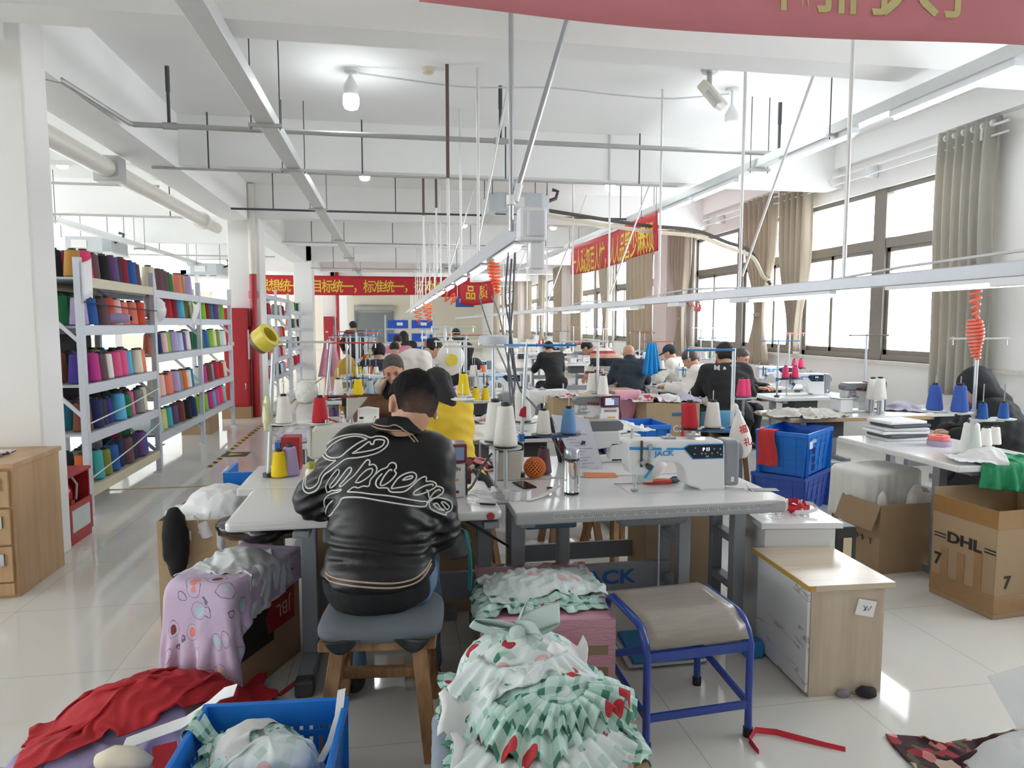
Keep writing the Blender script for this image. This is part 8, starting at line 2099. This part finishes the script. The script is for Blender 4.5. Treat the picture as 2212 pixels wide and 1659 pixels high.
for k, px in enumerate((1603, 1612)):
    q = aty(px, 820, 6.0); cone(CONE_BIG, (q.x, 6.0, .93), 'rose', ['left', 'right'][k]+' of the two tall pink cones beside the person with letters', None, 0, .8)
s_ = thing('cone_holder', 'holder plate under the two tall pink cones', 'cone holder', (aty(1607, 820, 6.0).x, 6.0, .772)); MB().box(-.1, .1, -.06, .06, .13, .145).build('plate', steel, s_); MB().cyl((0, 0, -.772), (0, 0, .13), .012, n=8).build('post', steel, s_)
# pale blue chair
q = aty(1552, 900, 6.35)
t = thing('chair', 'pale blue plastic chair back behind the person with letters on the jacket', 'chair', (q.x, 6.25, 0), -.15)
bc = mat('pale_blue_plastic', '#6fb2dc', .4)
MB().grid(14, 8, lambda u, v: (-.22+u*.44, .05-.1*(1-(2*u-1)**2), .55+v*.22-.03*abs(2*u-1)**2*v)).build('backrest', bc, t, smooth=180, solid=.012); MB().box(-.21, .21, .05, .42, .42, .44).build('seat', bc, t, bevel=.01)
for a in (-1, 1):
    for b2 in (.07, .4): MB().cyl((a*.18, b2, .42), (a*.2, b2+(.02 if b2 > .2 else -.03), 0), .013, n=8).build('leg', steel, t, smooth=60)
# cartons and cloth in the middle
q = aty(1395, 950, 6.1); q2 = aty(1510, 950, 6.1)
ct = carton('big_carton', 'big tan carton with blue print in front of the person with letters on the jacket', q2.x-q.x, .5, aty(1450, 872, 6.1).z, (q.x, 6.1, 0), 0, (None,)*4, card2, top=True)
zt = aty(1450, 872, 6.1).z; ww = q2.x-q.x
MB().box(ww*.48, ww*.86, -.002, -.0005, zt*.86, zt*.9).build('print', blueink, ct)
panel_text('CD', .09, (ww*.62, -.003, zt*.72), (1, 0, 0), (0, 0, 1), paper, ct)
for k in range(4): MB().box(ww*.45, ww*.62, -.002, -.0005, zt*(.58-.07*k), zt*(.6-.07*k)).build('print', mat('brown_ink', '#7a5c3c', .7), ct)
MB().box(ww*.66, ww*.71, -.004, -.0005, zt*.5, zt*1.0).build('red_ribbon', rs, ct)
for k in range(3): pile(k+1, (q.x+.12+.17*k, 6.3, zt+.008), k*2.1, '%s of three cloth bunches on top of the big tan carton' % ['left', 'middle', 'right'][k], 'cloth on the big tan carton', .95)
q = aty(1326, 950, 6.4); q2 = aty(1393, 950, 6.4); zt2 = aty(1360, 848, 6.4).z
ct = carton('printed_carton', 'brown carton with orange print left of the big tan carton', q2.x-q.x, .45, zt2, (q.x, 6.4, 0), .06, (None,)*4, card, top=True)
panel_text('山东', .13, (.2, -.003, zt2*.72), (0, 0, 1), (-1, 0, 0), mat('orange_ink', '#c05a2c', .7), ct)
pinkcl = mat('pink_cotton', '#e3a5b8', .85)
tag(MB().grid(12, 14, lambda u, v: (q.x+.0+u*.3*(1-.45*v), 6.385-.012*math.sin(u*7+v*3)-.01 if v > .25 else 6.385+.15*(1-v/.25), zt2+.012 if v <= .25 else zt2+.01-(v-.25)*.42)).build('pink_cloth', pinkcl, smooth=180, solid=.004), 'pink cloth hanging over the front of the orange printed carton', 'cloth')
q = aty(1408, 740, 8.9)
bh = thing('hanging_cloth', 'bright blue cloth hanging from a red stand arm by the windows', 'cloth', (q.x, 8.9, q.z))
MB().grid(24, 14, lambda u, v: ((u-.5)*(.12+.14*v), .02*math.sin(u*22)*(.4+v), -v*.46*(1-.25*abs(u-.4)))).build('drape', mat('bright_blue_cloth', '#2396d8', .8), bh, smooth=180, solid=.004)
simple_stand('red armed thread stand that holds the bright blue cloth', (q.x+.06, 8.93, .772), q.z+.02-.772, .0, armr, ['white'], None)
# orange air hoses
def coil(label, P0, P1, rad, turns, m, tr=.008, bend=0.0):
    P0, P1 = Vector(P0), Vector(P1); d = P1-P0; L_ = d.length; d.normalize(); a = d.orthogonal().normalized(); b2 = d.cross(a)
    pts = []
    for k in range(int(turns*14)+1):
        s = k/(turns*14); an = s*turns*2*PI
        pts.append(P0+d*(L_*s)+(a*math.cos(an)+b2*math.sin(an))*rad*(.8+.3*math.sin(s*5))+Vector((bend*math.sin(s*PI), 0, -abs(bend)*math.sin(s*PI))))
    return tag(MB().tube(pts, tr, 6).build('air_hose', m, smooth=60), label, 'air hose')
oh = mat('orange_hose', '#f2642c', .35); ph = mat('coral_hose', '#ef7a66', .35)
coil('orange coiled air hose hanging from the middle light bar near its switch box', aty(1066, 565, 5.6), aty(1074, 632, 5.6), .045, 9, oh)
coil('small orange hose coil below the middle light bar left of the hanging coil', aty(958, 632, 10.6), aty(982, 646, 10.6), .08, 3, oh, .013, .06)
coil('orange hose cluster far down the middle light bar', aty(922, 655, 15), aty(928, 695, 15), .1, 5, oh, .012)
coil('orange hose coil farthest down the middle light bar', aty(903, 665, 19), aty(906, 700, 19), .1, 4, oh, .012)
coil('long coral coiled hose hanging at the right by the grey curtain', aty(2106, 604, 3.25), aty(2108, 690, 3.25), .024, 6, ph, .007)
coil('bunched coral hose at the lower end of the long coral coil', aty(2106, 690, 3.25), aty(2108, 775, 3.25), .036, 11, ph, .007)
coil('looped coral hose hanging from the low light bar between two windows', aty(1474, 650, 6.6), aty(1508, 648, 6.6), .022, 8, ph, .006, .09)
coil('small red hose knot under the low light bar near the tied curtain', aty(1672, 640, 5.0), aty(1686, 646, 5.0), .02, 5, mat('red_hose', '#e0483c', .4), .005)
# dark cables from the switch box down to the front machines
cm = mat('dark_cable', '#5b5d62', .5)
for k, pts in enumerate(([(1098, 545, 4.2), (1092, 640, 4.15), (1101, 720, 4.05), (1098, 800, 3.95), (1104, 870, 3.9)], [(1112, 545, 4.2), (1108, 650, 4.15), (1102, 740, 4.05), (1112, 830, 3.9), (1096, 900, 3.8)], [(1105, 560, 4.2), (1100, 660, 4.1), (1108, 760, 4.0), (1122, 838, 3.9), (1160, 885, 3.8), (1213, 985, 3.62)],
        [(1062, 640, 5.5), (1078, 680, 5.0), (1090, 740, 4.5), (1106, 830, 4.0), (1112, 930, 3.85), (1108, 1000, 3.7)], [(1035, 640, 6.3), (1060, 720, 5.6), (1095, 800, 4.6), (1110, 860, 4.1)])):
    wire('power_cable', '%s dark power cable hanging from the middle light bar' % ORD[k], [aty(*p) for p in pts], .006, cm)
pts = [(1000, 1065, 3.3), (1020, 1050, 3.4), (1040, 1012, 3.6), (1062, 980, 3.7)]
wire('machine_cable', 'black cable behind the overlock machine beside the seated man', [aty(*p) for p in pts], .007, black)
# blue shelving far down the aisle
q = aty(832, 690, 24); q2 = aty(935, 690, 24)
t = thing('bin_shelf', 'far steel shelf with blue storage bins at the end of the middle row', 'shelving rack', (q.x, 24, 0))
wv_ = q2.x-q.x
for x in (0, wv_): MB().box(x-.03, x+.03, -.25, .25, 0, 1.9).build('upright', rackm, t)
for z in (.55, 1.0, 1.45): MB().box(0, wv_, -.25, .25, z-.04, z).build('shelf_board', rackm, t)
for k in range(6):
    x = .08+(k % 2)*wv_/2; z = (.552, 1.002, 1.452)[k//2]
    tt = thing('storage_bin', 'blue storage bin, %s on the %s shelf at the far end' % (('left', 'right')[k % 2], ('low', 'middle', 'high')[k//2]), 'storage bin', (q.x+x, 23.95, z), 0, 'blue bins on the far shelf')
    MB().box(0, wv_/2-.12, -.2, .2, 0, .28).build('bin_body', mat('deep_blue_plastic', '#1f56c0', .4), tt); MB().box(.3, .5, -.205, -.2005, .1, .2).build('label_plate', paper, tt)
pile(2, (q.x+.7, 23.95, 1.738), 1, 'white fabric heap on top of the far blue storage bins', None, 1.3)
# pink garment hanging at the far racks, yellow sacks, white bag on the floor
q = aty(712, 745, 18.0)
o = MB().grid(16, 14, lambda u, v: ((u-.5)*(.25+.35*v), .05*math.sin(u*14), -v*.9)).build('pink_garment', pinkcl, smooth=180, solid=.006, loc=(q.x, 18, q.z+.1)); tag(MB().cyl((q.x, 18.02, 0), (q.x, 18.02, q.z+.14), .015, n=8).build('garment_pole', steel, smooth=60), 'thin pole with the pale pink garment at the far racks', 'pole'); tag(o, 'pale pink garment hanging at the end of the far yarn rack', 'garment')
tag(lumpy((aty(752, 790, 12.9).x, 12.9, .5), (.25, .2, .5), .12, 5, 20, 16).build('sack', mat('mustard_sack', '#b99434', .7), smooth=180), 'mustard yellow sack standing at the left of the far tables', 'sack')
q = atz(662, 850, .2); tag(lumpy((q.x, q.y, .22), (.2, .17, .22), .2, 6, 22, 16).build('white_bag', mat('white_bag_plastic', '#eae8e2', .4), smooth=180), 'white plastic bag standing on the floor beside the far yarn racks', 'bag')
# patterned garment on the drawer cabinet, carton below the near rack, crate at the wall
sheet('printed_garment', 'printed pink and black garment heap on the drawer cabinet at the left edge', 'garment', printm, 30, 26, .4, .34, scrunch((-2.5, 4.66), .28, .22, .9, .2, .04, (3, 3), 91), [col_box((-2.48, 4.685, .4), (.33, .32, .4)), col_ell((-2.5, 4.68, .8), (.12, .1, .07))], 0, 70, 91)
carton('carton', 'brown carton on the floor under the farthest bay of the near yarn rack', .4, .5, .3, (-3.0, 10.6, 0), 0, (None,)*4, card)
# tables further left hold nothing more; signs hang from rods
for x in (1.85, 2.5): tag(MB().cyl((x, 24.615, 2.95), (x, 24.615, ZC-.001), .008, n=6).build('sign_rod', whm, smooth=60), 'thin rod holding the plain red sign, %s side' % ('left' if x < 2 else 'right'), 'rod')
for x in (1.8, 2.2): tag(MB().cyl((x, 19.015, 2.34), (x, 19.015, ZC-.001), .006, n=6).build('sign_rod', whm, smooth=60), 'thin rod holding the blue sign, %s side' % ('left' if x < 2 else 'right'), 'rod')
for o in PILES+PROTOS: bpy.data.objects.remove(o) if not o.children else [bpy.data.objects.remove(c) for c in list(o.children)]+[bpy.data.objects.remove(o)]
tag(lumpy((3.74, 3.06, .3), (.075, .07, .3), .07, 13, 22, 30, False).build('grey_bundle', mat('grey_fleece', '#a9abb0', .95), smooth=180), 'lumpy grey bundle standing at the right edge beside the courier carton', 'bundle')
